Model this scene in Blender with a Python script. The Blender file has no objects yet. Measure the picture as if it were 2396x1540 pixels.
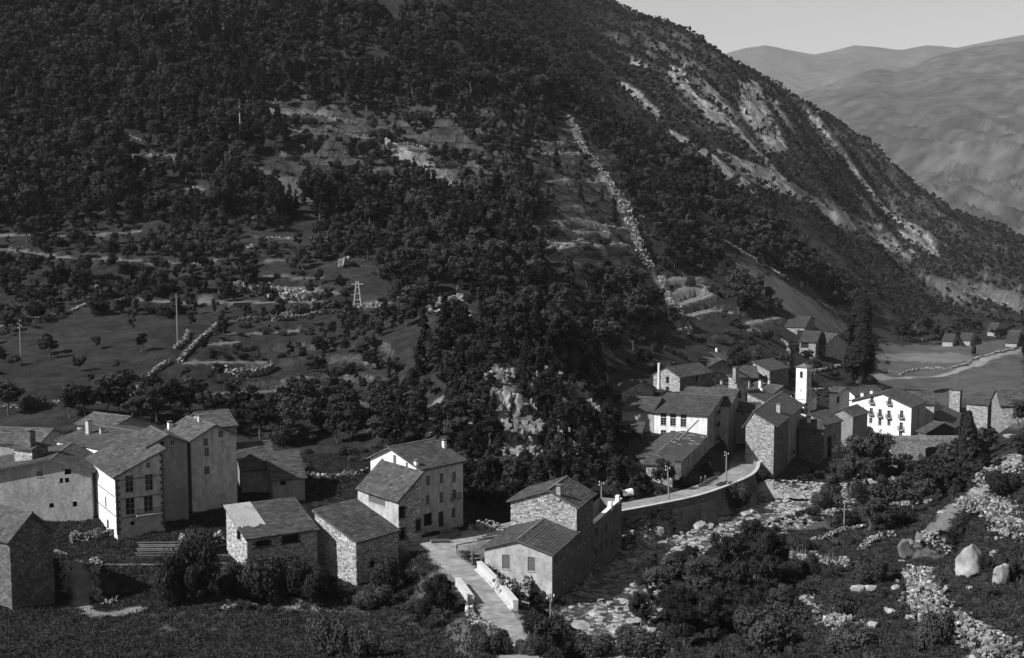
# Mountain village in a valley: stone and plaster houses, river, wooded slopes.  Monochrome photograph, so all colours are greys.
import bpy, bmesh, math, random
import numpy as np
from mathutils import Vector, Matrix
R = math.radians
rng = np.random.default_rng(7)
random.seed(7)
scene = bpy.context.scene
COL = scene.collection

# ------------------------------------------------------------------ camera, sky, sun, exposure
FPX = 2800.0                      # focal length in units of a 2396 x 1540 picture
PITCH = math.atan(290 / FPX)
CP, SP = math.cos(PITCH), math.sin(PITCH)
cam_d = bpy.data.cameras.new('camera'); cam = bpy.data.objects.new('camera', cam_d); COL.objects.link(cam)
cam_d.sensor_width = 36; cam_d.lens = 36 * FPX / 2396
cam_d.clip_start = 1; cam_d.clip_end = 60000
cam.rotation_euler = (R(90) - PITCH, 0, 0)
scene.camera = cam
SUN_AZ, SUN_EL = R(63), R(40)     # azimuth: from straight behind the camera towards its left
TO_SUN = Vector((-math.sin(SUN_AZ) * math.cos(SUN_EL), -math.cos(SUN_AZ) * math.cos(SUN_EL), math.sin(SUN_EL)))
world = bpy.data.worlds.new('World'); scene.world = world; world.use_nodes = True
wn = world.node_tree.nodes; wl = world.node_tree.links; wn.clear()
sky = wn.new('ShaderNodeTexSky'); sky.sky_type = 'NISHITA'; sky.sun_disc = False
sky.sun_elevation = SUN_EL
sky.sun_rotation = math.atan2(TO_SUN.x, TO_SUN.y)
sky.air_density = 1.0; sky.dust_density = 0.0; sky.altitude = 1050; sky.ozone_density = 1.0
bw = wn.new('ShaderNodeRGBToBW'); bg = wn.new('ShaderNodeBackground'); wo = wn.new('ShaderNodeOutputWorld')
wl.new(sky.outputs[0], bw.inputs[0]); wl.new(bw.outputs[0], bg.inputs[0]); wl.new(bg.outputs[0], wo.inputs[0])
bg.inputs[1].default_value = 0.09
sun_d = bpy.data.lights.new('sun', 'SUN'); sun = bpy.data.objects.new('sun', sun_d); COL.objects.link(sun)
sun_d.energy = 5.0; sun_d.angle = R(0.53); sun_d.color = (1, 1, 1)
sun.rotation_euler = (-TO_SUN).to_track_quat('-Z', 'Y').to_euler()
scene.view_settings.view_transform = 'Standard'; scene.view_settings.look = 'None'
scene.view_settings.gamma = 1; scene.view_settings.use_curve_mapping = False
scene.view_settings.exposure = 0.4
cy = scene.cycles
cy.max_bounces = 4; cy.diffuse_bounces = 2; cy.glossy_bounces = 2; cy.transmission_bounces = 2
cy.volume_bounces = 0; cy.transparent_max_bounces = 4; cy.caustics_reflective = False; cy.caustics_refractive = False

# ------------------------------------------------------------------ picture geometry helpers
def uw(px, py):
    """viewing direction of a picture point as x/y and z/y"""
    xc = (px - 1198) / FPX; yc = (770 - py) / FPX
    f = CP + yc * SP
    return xc / f, (-SP + yc * CP) / f
def P(px, py, D):
    u, w = uw(px, py); return np.array((u * D, D, w * D))
def proj(x, y, z):
    dep = y * CP - z * SP
    return 1198 + FPX * x / dep, 770 - FPX * (y * SP + z * CP) / dep
ZONES = {1: (0, 1100, 700 / 2396), 2: (550, 1150, 750 / 2396), 3: (1200, 1200, 750 / 2396), 4: (1600, 900, 600 / 1901), 5: (2100, 900, 721 / 2396),
         6: (2000, 1300, 821 / 2396), 7: (0, 1400, 800 / 2396), 8: (800, 1450, 900 / 2396), 9: (1780, 900, 440 / 2259), 10: (2300, 1050, 521 / 2292),
         11: (2080, 1030, 260 / 1213), 12: (0, 500, 1100 / 2396), 13: (900, 500, 1000 / 2200), 14: (1700, 400, 1121 / 2396), 15: (1500, 0, 1321 / 2396), 16: (0, 0, 1600 / 2396)}
def q(n, x, y):
    x0, y0, s = ZONES[n]; return ((x0 + x * s) * 0.84935, (y0 + y * s) * 0.84935)

# ------------------------------------------------------------------ numpy noise
_perm = rng.permutation(512)
def _h(ix, iy, iz):
    return _perm[(_perm[(_perm[ix & 511] + iy) & 511] + iz) & 511] / 511.0
def vnoise(x, y, z=0.0):
    x = np.asarray(x, float); y = np.asarray(y, float); z = np.asarray(z, float) + 0 * x
    ix, iy, iz = np.floor(x).astype(int), np.floor(y).astype(int), np.floor(z).astype(int)
    fx, fy, fz = x - ix, y - iy, z - iz
    fx, fy, fz = [f * f * (3 - 2 * f) for f in (fx, fy, fz)]
    r = 0
    for dx in (0, 1):
        for dy in (0, 1):
            for dz in (0, 1):
                r = r + _h(ix + dx, iy + dy, iz + dz) * (fx if dx else 1 - fx) * (fy if dy else 1 - fy) * (fz if dz else 1 - fz)
    return r * 2 - 1
def fbm(x, y, z=0.0, o=4, g=0.5):
    r = 0; a = 1; f = 1
    for i in range(o):
        r = r + a * vnoise(np.asarray(x) * f + 17 * i, np.asarray(y) * f + 31 * i, np.asarray(z) * f); a *= g; f *= 2.03
    return r
def ridged(x, y, z=0.0, o=4):
    r = 0; a = 1; f = 1
    for i in range(o):
        r = r + a * (1 - 2 * np.abs(vnoise(np.asarray(x) * f + 11 * i, np.asarray(y) * f + 5 * i, np.asarray(z) * f))); a *= .5; f *= 2.1
    return r
def inpoly(px, py, poly):
    px = np.asarray(px); py = np.asarray(py); inside = np.zeros(px.shape, bool)
    n = len(poly)
    for i in range(n):
        x1, y1 = poly[i]; x2, y2 = poly[(i + 1) % n]
        if y1 == y2: continue
        c = (y1 > py) != (y2 > py)
        inside ^= c & (px < (x2 - x1) * (py - y1) / (y2 - y1) + x1)
    return inside
def sstep(a, b, x):
    t = np.clip((np.asarray(x) - a) / (b - a), 0, 1); return t * t * (3 - 2 * t)

# ------------------------------------------------------------------ materials (all grey: the plate is black and white)
MATS = {}
def g(v): return (v, v, v, 1)
def material(name, base, var=0.35, scale=3.0, rough=0.9, bump=0.2, bscale=None, detail=6, spec=0.15, extra=None, rand=0.0, coords='Object', attr=None):
    """noise-varied grey surface; extra(nt, colour socket) -> colour socket"""
    if name in MATS: return MATS[name]
    m = bpy.data.materials.new(name); MATS[name] = m; m.use_nodes = True
    nt = m.node_tree; n = nt.nodes; l = nt.links
    b = n['Principled BSDF']; b.inputs['Roughness'].default_value = rough; b.inputs['Specular IOR Level'].default_value = spec
    tc = n.new('ShaderNodeTexCoord'); src = tc.outputs['UV' if coords == 'UV' else 'Object']
    if coords == 'World':
        ge = n.new('ShaderNodeNewGeometry'); src = ge.outputs['Position']
    nz = n.new('ShaderNodeTexNoise'); nz.inputs['Scale'].default_value = scale; nz.inputs['Detail'].default_value = detail; nz.inputs['Roughness'].default_value = .65
    l.new(src, nz.inputs['Vector'])
    mr = n.new('ShaderNodeMapRange'); mr.inputs['From Min'].default_value = .3; mr.inputs['From Max'].default_value = .7
    mr.inputs['To Min'].default_value = base * (1 - var); mr.inputs['To Max'].default_value = base * (1 + var)
    l.new(nz.outputs['Fac'], mr.inputs['Value'])
    c = mr.outputs[0]
    nz2 = n.new('ShaderNodeTexNoise'); nz2.inputs['Scale'].default_value = scale * .17; nz2.inputs['Detail'].default_value = 4
    l.new(src, nz2.inputs['Vector'])
    mr2 = n.new('ShaderNodeMapRange'); mr2.inputs['From Min'].default_value = .3; mr2.inputs['From Max'].default_value = .7
    mr2.inputs['To Min'].default_value = 1 - var * .6; mr2.inputs['To Max'].default_value = 1 + var * .4; l.new(nz2.outputs['Fac'], mr2.inputs['Value'])
    mu = n.new('ShaderNodeMath'); mu.operation = 'MULTIPLY'; l.new(c, mu.inputs[0]); l.new(mr2.outputs[0], mu.inputs[1]); c = mu.outputs[0]
    if rand:
        oi = n.new('ShaderNodeObjectInfo'); mr3 = n.new('ShaderNodeMapRange'); mr3.inputs['To Min'].default_value = 1 - rand; mr3.inputs['To Max'].default_value = 1 + rand
        l.new(oi.outputs['Random'], mr3.inputs['Value'])
        mu3 = n.new('ShaderNodeMath'); mu3.operation = 'MULTIPLY'; l.new(c, mu3.inputs[0]); l.new(mr3.outputs[0], mu3.inputs[1]); c = mu3.outputs[0]
    if attr:
        at = n.new('ShaderNodeAttribute'); at.attribute_name = attr
        mu4 = n.new('ShaderNodeMath'); mu4.operation = 'MULTIPLY'; l.new(c, mu4.inputs[0]); l.new(at.outputs['Fac'], mu4.inputs[1]); c = mu4.outputs[0]
    if extra: c = extra(nt, c, src)
    l.new(c, b.inputs['Base Color'])
    if bump:
        bn = n.new('ShaderNodeTexNoise'); bn.inputs['Scale'].default_value = bscale or scale * 2; bn.inputs['Detail'].default_value = 8; l.new(src, bn.inputs['Vector'])
        bp = n.new('ShaderNodeBump'); bp.inputs['Strength'].default_value = bump; bp.inputs['Distance'].default_value = .1
        l.new(bn.outputs['Fac'], bp.inputs['Height']); l.new(bp.outputs[0], b.inputs['Normal'])
    return m
def mul(nt, a, k):
    x = nt.nodes.new('ShaderNodeMath'); x.operation = 'MULTIPLY'; nt.links.new(a, x.inputs[0])
    if isinstance(k, (int, float)): x.inputs[1].default_value = k
    else: nt.links.new(k, x.inputs[1])
    return x.outputs[0]
def mixf(nt, a, b, f):
    x = nt.nodes.new('ShaderNodeMix'); x.data_type = 'FLOAT'
    for s, i in ((f, 0), (a, 2), (b, 3)):
        if isinstance(s, (int, float)): x.inputs[i].default_value = s
        else: nt.links.new(s, x.inputs[i])
    return x.outputs[0]
def slate_rows(nt, c, src):
    br = nt.nodes.new('ShaderNodeTexBrick'); br.inputs['Scale'].default_value = 1; br.inputs['Brick Width'].default_value = .42; br.inputs['Row Height'].default_value = .24
    br.inputs['Mortar Size'].default_value = .012; br.inputs['Color1'].default_value = g(1.0); br.inputs['Color2'].default_value = g(.78); br.inputs['Mortar'].default_value = g(.45)
    nt.links.new(src, br.inputs['Vector']); return mul(nt, c, br.outputs['Color'])
def rubble_cells(nt, c, src):
    mp = nt.nodes.new('ShaderNodeMapping'); mp.inputs['Scale'].default_value = (2.0, 2.0, 4.2); nt.links.new(src, mp.inputs['Vector'])
    v = nt.nodes.new('ShaderNodeTexVoronoi'); v.inputs['Scale'].default_value = 1; nt.links.new(mp.outputs[0], v.inputs['Vector'])
    v2 = nt.nodes.new('ShaderNodeTexVoronoi'); v2.feature = 'DISTANCE_TO_EDGE'; v2.inputs['Scale'].default_value = 1; nt.links.new(mp.outputs[0], v2.inputs['Vector'])
    mr = nt.nodes.new('ShaderNodeMapRange'); mr.inputs['From Max'].default_value = .08; mr.inputs['To Min'].default_value = .35; mr.inputs['To Max'].default_value = 1; nt.links.new(v2.outputs['Distance'], mr.inputs['Value'])
    sp = nt.nodes.new('ShaderNodeSeparateColor'); nt.links.new(v.outputs['Color'], sp.inputs[0])
    m2 = nt.nodes.new('ShaderNodeMapRange'); m2.inputs['To Min'].default_value = .6; m2.inputs['To Max'].default_value = 1.35; nt.links.new(sp.outputs[0], m2.inputs['Value'])
    return mul(nt, mul(nt, c, mr.outputs[0]), m2.outputs[0])
def wood_grain(nt, c, src):
    wv = nt.nodes.new('ShaderNodeTexNoise'); wv.inputs['Scale'].default_value = 6
    mp = nt.nodes.new('ShaderNodeMapping'); mp.inputs['Scale'].default_value = (6, 6, .4); nt.links.new(src, mp.inputs['Vector']); nt.links.new(mp.outputs[0], wv.inputs['Vector'])
    return mul(nt, c, mixf(nt, .6, 1.35, wv.outputs['Fac']))
def streaks(nt, c, src):
    mp = nt.nodes.new('ShaderNodeMapping'); mp.inputs['Scale'].default_value = (.9, .9, .3); nt.links.new(src, mp.inputs['Vector'])
    wv = nt.nodes.new('ShaderNodeTexNoise'); wv.inputs['Scale'].default_value = 1.2; wv.inputs['Detail'].default_value = 5; nt.links.new(mp.outputs[0], wv.inputs['Vector'])
    mr = nt.nodes.new('ShaderNodeMapRange'); mr.inputs['From Min'].default_value = .35; mr.inputs['From Max'].default_value = .6; mr.inputs['To Min'].default_value = .8; mr.inputs['To Max'].default_value = 1.03
    nt.links.new(wv.outputs['Fac'], mr.inputs['Value']); return mul(nt, c, mr.outputs[0])
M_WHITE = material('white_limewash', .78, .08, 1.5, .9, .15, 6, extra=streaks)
M_CREAM_SHADE = material('aged_and_shaded_plaster', .42, .28, 1.2, .9, .2, 6, extra=streaks)  # aged plaster; on white houses' turned-away faces its darkness paints their shade
M_PLASTER = material('grey_and_shaded_plaster', .24, .22, 1.2, .9, .25, 6, extra=streaks)  # plain grey plaster; also paints shade into fronts turned from the sun
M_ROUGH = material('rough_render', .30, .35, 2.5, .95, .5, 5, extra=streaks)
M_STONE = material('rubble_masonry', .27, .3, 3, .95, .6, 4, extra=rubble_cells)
M_SHADE_DSTONE = material('dark_shaded_rubble', .13, .35, 3, .95, .6, 4, extra=rubble_cells)  # darker copy of the rubble: shade of turned-away walls put into colour
M_FACING = material('facing_stone', .34, .25, 4, .95, .4, 9, attr='var')
M_DRY = material('dry_wall_stone', .24, .5, 2, .95, .5, 6, coords='World', attr='var')
M_SLATE = material('slate_roof', .064, .35, 1.1, .75, .35, 9, spec=.25, coords='UV', attr='var')
M_SLATE2 = material('weathered_slate_roof', .082, .35, 1.0, .8, .35, 9, spec=.2, coords='UV', attr='var')
M_WOOD = material('weathered_wood', .10, .3, 3, .9, .3, extra=wood_grain)
M_LWOOD = material('pale_sawn_wood', .34, .25, 3, .9, .3, extra=wood_grain)
M_DWOOD = material('dark_stained_wood', .035, .3, 3, .8, .2, extra=wood_grain)
M_SHUT = material('grey_painted_shutter', .13, .2, 4, .8, .2, extra=wood_grain)
M_FRAME = material('painted_window_frame', .28, .2, 4, .7, .1)
M_TRIM = material('painted_trim', .075, .2, 4, .8, .1)
M_DARK = material('dark_interior', .012, .2, 2, .9, 0)
M_IRON = material('wrought_iron', .03, .2, 6, .6, 0)
M_PANE = material('window_glass', .02, .2, 1, .12, 0, spec=.5)
M_DIRT = material('packed_earth_road', .25, .42, .8, .95, .4, 5, coords='World')
M_PARAPET = material('parapet_masonry', .50, .2, 2.2, .95, .5, 5, coords='World')
M_ROCK = material('granite_rock', .30, .5, .9, .95, .8, 2.2)
M_DROCK = material('dark_lichen_rock', .15, .4, .8, .95, .8, 2.2)  # darker stone of its own, mottled by noise
M_CLOTH = material('white_canvas', .8, .05, 3, .9, .1)
M_BARK = material('tree_bark', .10, .35, 5, .95, .5, 14, rand=.25)
M_PBARK = material('pale_birch_bark', .34, .35, 5, .95, .3, 14)
M_POLE = material('timber_pole', .20, .25, 4, .9, .2)
M_CERAM = material('white_insulator', .7, .05, 3, .4, 0)
def leaf_mat(name, base, rand=.3, trans=.25):
    if name in MATS: return MATS[name]
    m = bpy.data.materials.new(name); MATS[name] = m; m.use_nodes = True; nt = m.node_tree; n = nt.nodes; l = nt.links
    n.remove(n['Principled BSDF'])
    d = n.new('ShaderNodeBsdfDiffuse'); t = n.new('ShaderNodeBsdfTranslucent'); mx = n.new('ShaderNodeMixShader'); mx.inputs[0].default_value = trans
    oi = n.new('ShaderNodeObjectInfo'); mr = n.new('ShaderNodeMapRange'); mr.inputs['To Min'].default_value = base * (1 - rand); mr.inputs['To Max'].default_value = base * (1 + rand); l.new(oi.outputs['Random'], mr.inputs['Value'])
    ge = n.new('ShaderNodeNewGeometry'); nz = n.new('ShaderNodeTexNoise'); nz.inputs['Scale'].default_value = .9; nz.inputs['Detail'].default_value = 3; l.new(ge.outputs['Position'], nz.inputs['Vector'])
    m2 = n.new('ShaderNodeMapRange'); m2.inputs['From Min'].default_value = .3; m2.inputs['From Max'].default_value = .7; m2.inputs['To Min'].default_value = .6; m2.inputs['To Max'].default_value = 1.5; l.new(nz.outputs['Fac'], m2.inputs['Value'])
    c = mul(nt, mr.outputs[0], m2.outputs[0])
    l.new(c, d.inputs[0]); l.new(c, t.inputs[0]); l.new(d.outputs[0], mx.inputs[1]); l.new(t.outputs[0], mx.inputs[2]); l.new(mx.outputs[0], n['Material Output'].inputs[0])
    return m
M_LEAF = leaf_mat('broad_leaves', .040, .6, .18)
M_NEEDLE = leaf_mat('conifer_needles', .033, .25, .1)
M_BUSH = leaf_mat('bush_leaves', .046, .45, .18)
M_POPLAR = leaf_mat('poplar_leaves', .03, .2, .15)
M_GRASS = leaf_mat('grass_blades', .045, .3)

# ------------------------------------------------------------------ mesh and object helpers
class MB:
    def __init__(s): s.v = []; s.f = []; s.mi = []; s.uv = {}; s.var = None
    def quad(s, a, b, c, d, mi=0, uv=None):
        i = len(s.v); s.v += [tuple(a), tuple(b), tuple(c), tuple(d)]; s.f.append((i, i + 1, i + 2, i + 3)); s.mi.append(mi)
        if uv: s.uv[len(s.f) - 1] = uv
    def poly(s, pts, mi=0):
        i = len(s.v); s.v += [tuple(p) for p in pts]; s.f.append(tuple(range(i, i + len(pts)))); s.mi.append(mi)
    def hexa(s, c8, mi=0):
        """eight corners: bottom four anticlockwise, then top four"""
        i = len(s.v); s.v += [tuple(p) for p in c8]
        for f in ((3, 2, 1, 0), (4, 5, 6, 7), (0, 1, 5, 4), (1, 2, 6, 5), (2, 3, 7, 6), (3, 0, 4, 7)):
            s.f.append(tuple(i + k for k in f)); s.mi.append(mi)
    def box(s, x0, y0, z0, x1, y1, z1, mi=0):
        s.hexa([(x0, y0, z0), (x1, y0, z0), (x1, y1, z0), (x0, y1, z0), (x0, y0, z1), (x1, y0, z1), (x1, y1, z1), (x0, y1, z1)], mi)
    def bar(s, a, b, w, h=None, mi=0):
        a = Vector(a); b = Vector(b); d = (b - a).normalized(); h = h or w
        up = Vector((0, 0, 1)) if abs(d.z) < .95 else Vector((0, 1, 0))
        sd = d.cross(up).normalized() * w / 2; up = sd.cross(d).normalized() * h / 2
        s.hexa([a - sd - up, a + sd - up, b + sd - up, b - sd - up, a - sd + up, a + sd + up, b + sd + up, b - sd + up], mi)
    def tube(s, pts, rad, n=8, mi=0, cap=True):
        i0 = len(s.v); prev = None
        pts = [Vector(p) for p in pts]
        for k, p in enumerate(pts):
            d = (pts[min(k + 1, len(pts) - 1)] - pts[max(k - 1, 0)]).normalized()
            up = Vector((0, 0, 1)) if abs(d.z) < .9 else Vector((1, 0, 0))
            sd = d.cross(up).normalized(); u2 = sd.cross(d)
            for j in range(n):
                a = 2 * math.pi * j / n
                s.v.append(tuple(p + (sd * math.cos(a) + u2 * math.sin(a)) * rad[k]))
        for k in range(len(pts) - 1):
            for j in range(n):
                a = i0 + k * n + j; b = i0 + k * n + (j + 1) % n
                s.f.append((a, b, b + n, a + n)); s.mi.append(mi)
        if cap:
            s.f.append(tuple(range(i0 + n - 1, i0 - 1, -1))); s.mi.append(mi)
            e = i0 + (len(pts) - 1) * n; s.f.append(tuple(range(e, e + n))); s.mi.append(mi)
    def mesh(s, name, mats, smooth=False):
        me = bpy.data.meshes.new(name); me.from_pydata(s.v, [], s.f); 
        for m in (mats if isinstance(mats, (list, tuple)) else [mats]): me.materials.append(m)
        me.polygons.foreach_set('material_index', s.mi)
        if s.uv:
            uvl = me.uv_layers.new(name='UVMap')
            for fi, uv in s.uv.items():
                for k, li in enumerate(me.polygons[fi].loop_indices): uvl.data[li].uv = uv[k]
        if s.var is not None:
            at = me.attributes.new('var', 'FLOAT', 'FACE'); at.data.foreach_set('value', s.var)
        if smooth: me.polygons.foreach_set('use_smooth', [True] * len(me.polygons))
        me.update(); return me
    def build(s, name, mats, parent=None, smooth=False):
        return link(name, s.mesh(name, mats, smooth), parent)
def link(name, data, parent=None):
    o = bpy.data.objects.new(name, data); COL.objects.link(o)
    if parent is not None: o.parent = parent
    return o
def tag(o, label=None, cat=None, group=None, kind=None):
    if label: o['label'] = label
    if cat: o['category'] = cat
    if group: o['group'] = group
    if kind: o['kind'] = kind
    return o
def empty(name, loc, rz=0.0):
    o = bpy.data.objects.new(name, None); COL.objects.link(o); o.location = loc; o.rotation_euler = (0, 0, rz); o.empty_display_size = .5
    return o
def np_mesh(name, verts, faces, mat, smooth=False):
    me = bpy.data.meshes.new(name); nv, nf = len(verts), len(faces); k = faces.shape[1]
    me.vertices.add(nv); me.vertices.foreach_set('co', np.asarray(verts, np.float32).ravel())
    me.loops.add(nf * k); me.loops.foreach_set('vertex_index', np.asarray(faces, np.int32).ravel())
    me.polygons.add(nf); me.polygons.foreach_set('loop_start', np.arange(0, nf * k, k, dtype=np.int32))
    me.polygons.foreach_set('use_smooth', np.full(nf, smooth))
    for m in (mat if isinstance(mat, (list, tuple)) else [mat]): me.materials.append(m)
    me.update(calc_edges=True); me.validate(); return me

# ------------------------------------------------------------------ terrain: heights interpolated from surveyed profiles (column, distance -> where the ground is seen)
PROF = {
 -400: '100 1560 125 1480 140 1400 165 1240 190 1090 215 990 260 840 300 730 345 600 385 500 430 370 480 240 540 90 620 -80 800 -320',
 -150: '100 1560 125 1480 140 1405 165 1250 190 1100 215 1000 260 845 300 738 345 608 385 508 430 380 480 250 540 100 620 -60 800 -300',
 150: '100 1580 115 1530 128 1470 142 1405 158 1310 172 1225 190 1110 215 985 260 830 300 730 345 605 385 505 430 380 480 250 540 100 620 -60 800 -300 1400 -560',
 400: '100 1590 118 1520 130 1468 140 1410 155 1312 165 1262 180 1190 195 1115 215 1000 240 900 262 815 300 725 345 600 385 500 430 385 480 255 540 105 620 -50 800 -280',
 650: '100 1590 118 1510 130 1460 140 1415 150 1350 165 1270 180 1210 195 1130 205 1085 225 990 250 890 275 790 300 720 345 595 385 500 430 390 480 265 540 120 620 -30 800 -250 1400 -500',
 900: '100 1590 118 1510 130 1465 140 1425 150 1375 165 1280 180 1215 195 1130 205 1080 220 1010 240 900 262 790 285 735 310 680 345 600 390 500 440 385 490 270 550 140 630 0 800 -220',
 1100: '100 1600 112 1540 122 1470 133 1395 145 1345 160 1300 175 1240 185 1215 195 1140 207 1020 225 890 245 800 270 730 300 700 330 640 370 560 420 440 480 310 540 190 620 60 750 -60 950 -130 1400 -260',
 1300: '100 1600 115 1540 130 1480 146 1420 160 1330 175 1260 187 1205 196 1165 206 1080 222 960 245 850 275 790 310 720 360 620 420 490 480 380 540 290 620 180 720 110 900 40 1200 -30 1500 -60',
 1450: '100 1600 120 1540 144 1440 165 1345 178 1290 186 1238 192 1195 205 1150 220 1095 240 1030 265 975 285 942 310 865 370 700 420 580 470 480 540 370 640 270 760 170 900 110 1100 45 1400 5 1700 30 1900 80',
 1600: '100 1600 120 1540 145 1430 175 1300 188 1258 200 1212 210 1174 217 1156 228 1130 245 1060 270 970 290 930 320 880 370 790 420 690 470 590 540 470 640 350 760 250 900 160 1050 90 1200 70 1400 120 1700 220 2000 300',
 1750: '100 1600 120 1520 150 1400 180 1285 211 1206 228 1172 246 1136 255 1110 290 1000 320 930 350 870 400 770 450 690 520 590 620 470 750 350 900 230 1080 132 1200 150 1500 280 2000 380',
 1900: '100 1580 120 1480 150 1370 190 1265 235 1175 262 1125 300 1030 340 960 380 890 410 830 460 760 540 680 640 580 780 440 930 320 1100 218 1220 245 1500 350 2000 450',
 2050: '90 1580 110 1480 140 1370 175 1270 215 1200 270 1130 320 1030 360 950 400 900 440 870 480 850 560 790 640 720 740 620 880 500 1000 425 1130 358 1250 390 1500 460 2000 520',
 2200: '85 1580 100 1500 130 1390 160 1290 190 1210 230 1150 295 1110 320 1030 370 960 420 900 480 850 560 810 640 770 740 690 860 600 1000 530 1150 488 1300 510 1600 550 2000 570',
 2350: '80 1600 100 1480 120 1380 150 1260 180 1150 210 1075 250 1010 320 955 400 900 470 860 560 815 650 770 760 700 900 630 1050 575 1200 550 1400 570 1800 590 2000 595',
 2550: '80 1560 100 1420 125 1300 150 1190 190 1080 250 995 320 945 400 895 500 850 600 800 750 740 900 680 1100 620 1300 595 1800 600 2000 600',
 2800: '80 1500 100 1360 125 1240 150 1140 190 1050 250 980 320 930 400 885 500 845 600 800 750 740 900 690 1100 640 1300 610 2000 600',
}
VSC = 1.15
cps = []
for px, s in PROF.items():
    a = [float(t) for t in s.split()]
    for D, py in zip(a[::2], a[1::2]):
        u, w = uw(px, py); cps.append((u * 2.8, math.log(D) * VSC, w))
cps = np.array(cps)
def tps_fit(X, y, lam):
    d = np.linalg.norm(X[:, None] - X[None], axis=2); K = np.where(d > 0, d * d * np.log(d + 1e-12), 0) + lam * np.eye(len(X))
    Pm = np.hstack([np.ones((len(X), 1)), X]); A = np.block([[K, Pm], [Pm.T, np.zeros((3, 3))]])
    return np.linalg.solve(A, np.concatenate([y, np.zeros(3)]))
_co = tps_fit(cps[:, :2], cps[:, 2], 2e-3)
def tps(X):
    out = np.empty(len(X))
    for i in range(0, len(X), 20000):
        x = X[i:i + 20000]; d2 = ((x[:, None] - cps[None, :, :2]) ** 2).sum(2)
        out[i:i + 20000] = (.5 * d2 * np.log(d2 + 1e-12)) @ _co[:len(cps)] + _co[-3] + x @ _co[-2:]
    return out
PX = np.arange(-520, 2900, 8.0); NR = 620
DR = np.exp(np.linspace(math.log(72), math.log(2000), NR))
UG = (PX - 1198) / FPX
uu, dd = np.meshgrid(UG, DR)              # rows = distance
W0 = tps(np.stack([uu.ravel() * 2.8, np.log(dd.ravel()) * VSC], 1)).reshape(uu.shape)
XG = uu * dd; YG = dd; ZG = W0 * dd
ppx, ppy = proj(XG, YG, ZG)
# large and middle relief
amp = sstep(190, 320, dd)
ZG = ZG + amp * (1.6 * fbm(XG / 38, YG / 38, 0, 3) + .5 * fbm(XG / 9, YG / 9, 3, 3)) + .18 * fbm(XG / 5, YG / 5, 9, 3)
far = sstep(600, 900, dd) * sstep(1250, 1500, ppx)
GUL = ridged((XG + .35 * YG) / 95, (YG - .2 * XG) / 520, 4, 5)
ZG = ZG + far * (14 * (GUL - 1.0) + 4.5 * (ridged((XG + .35 * YG) / 24, YG / 110, 5, 3) - .9) - 3)
# terraces: steps in the ground where the slope was walled
TERR = [([(0, 520), (300, 540), (560, 590), (840, 600), (940, 700), (800, 800), (640, 900), (560, 960), (260, 960), (0, 960)], 2.3, .12),
        ([(560, 210), (1250, 230), (1260, 460), (900, 470), (700, 420)], 3.4, .8),
        ([(1240, 320), (1420, 330), (1480, 470), (1560, 640), (1270, 640), (1230, 470)], 3.6, .35),
        ([(1520, 630), (1680, 620), (1760, 760), (1700, 830), (1560, 760)], 3.0, .25),
        ([(2050, 570), (2396, 600), (2396, 700), (2200, 680)], 4, .5), ([(1840, 1290), (2000, 1240), (2200, 1200), (2396, 1120), (2396, 1560), (1500, 1560), (1800, 1400)], 1.7, .75),
        ([(600, 800), (900, 800), (960, 960), (700, 980), (560, 930)], 2.4, .7)]
TM = np.zeros_like(ZG)
for poly, h, k in TERR:
    m = inpoly(ppx + 14 * fbm(XG / 12, YG / 12, 1, 2), ppy + 8 * fbm(XG / 12, YG / 12, 2, 2), poly) * k
    zz = ZG + 1.0 * fbm(XG / 30, YG / 30, 6, 2)
    fr = zz / h - np.floor(zz / h)
    st = (np.floor(zz / h) + sstep(.80, .97, fr) + .06 * fr) * h - (zz - ZG)
    ZG = ZG * (1 - m) + st * m; TM = np.maximum(TM, m)

def hit(px, py, dmin=72):
    """ground point seen at a picture point"""
    u, w = uw(px, py); c = (u - UG[0]) / (UG[1] - UG[0]); i = int(np.clip(math.floor(c), 0, len(UG) - 2)); f = min(max(c - i, 0), 1)
    col = (ZG[:, i] * (1 - f) + ZG[:, i + 1] * f) / DR
    k0 = int(np.searchsorted(DR, dmin)); idx = np.nonzero(col[k0:] >= w)[0]
    if len(idx) == 0: return np.array((u * DR[-1], DR[-1], col[-1] * DR[-1]))
    j = idx[0] + k0
    if j == 0: D = DR[0]
    else:
        a, b = col[j - 1], col[j]; t = (w - a) / (b - a + 1e-12); D = DR[j - 1] * (1 - t) + DR[j] * t
    return np.array((u * D, D, w * D))
def seg_near(pts, x, y):
    """nearest distance to a polyline in plan and height there"""
    best = np.full(x.shape, 1e9); zb = np.zeros(x.shape); side = np.zeros(x.shape)
    for a, b in zip(pts[:-1], pts[1:]):
        ax, ay, az = a; bx, by, bz = b; L2 = (bx - ax) ** 2 + (by - ay) ** 2
        t = np.clip(((x - ax) * (bx - ax) + (y - ay) * (by - ay)) / L2, 0, 1)
        d = np.hypot(x - ax - t * (bx - ax), y - ay - t * (by - ay)); c = d < best
        best = np.where(c, d, best); zb = np.where(c, az + t * (bz - az), zb)
        side = np.where(c, np.sign((bx - ax) * (y - ay) - (by - ay) * (x - ax)), side)
    return best, zb, side
def Pz(px, py, z):
    u, w = uw(px, py); D = z / w; return (u * D, D, z)
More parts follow.
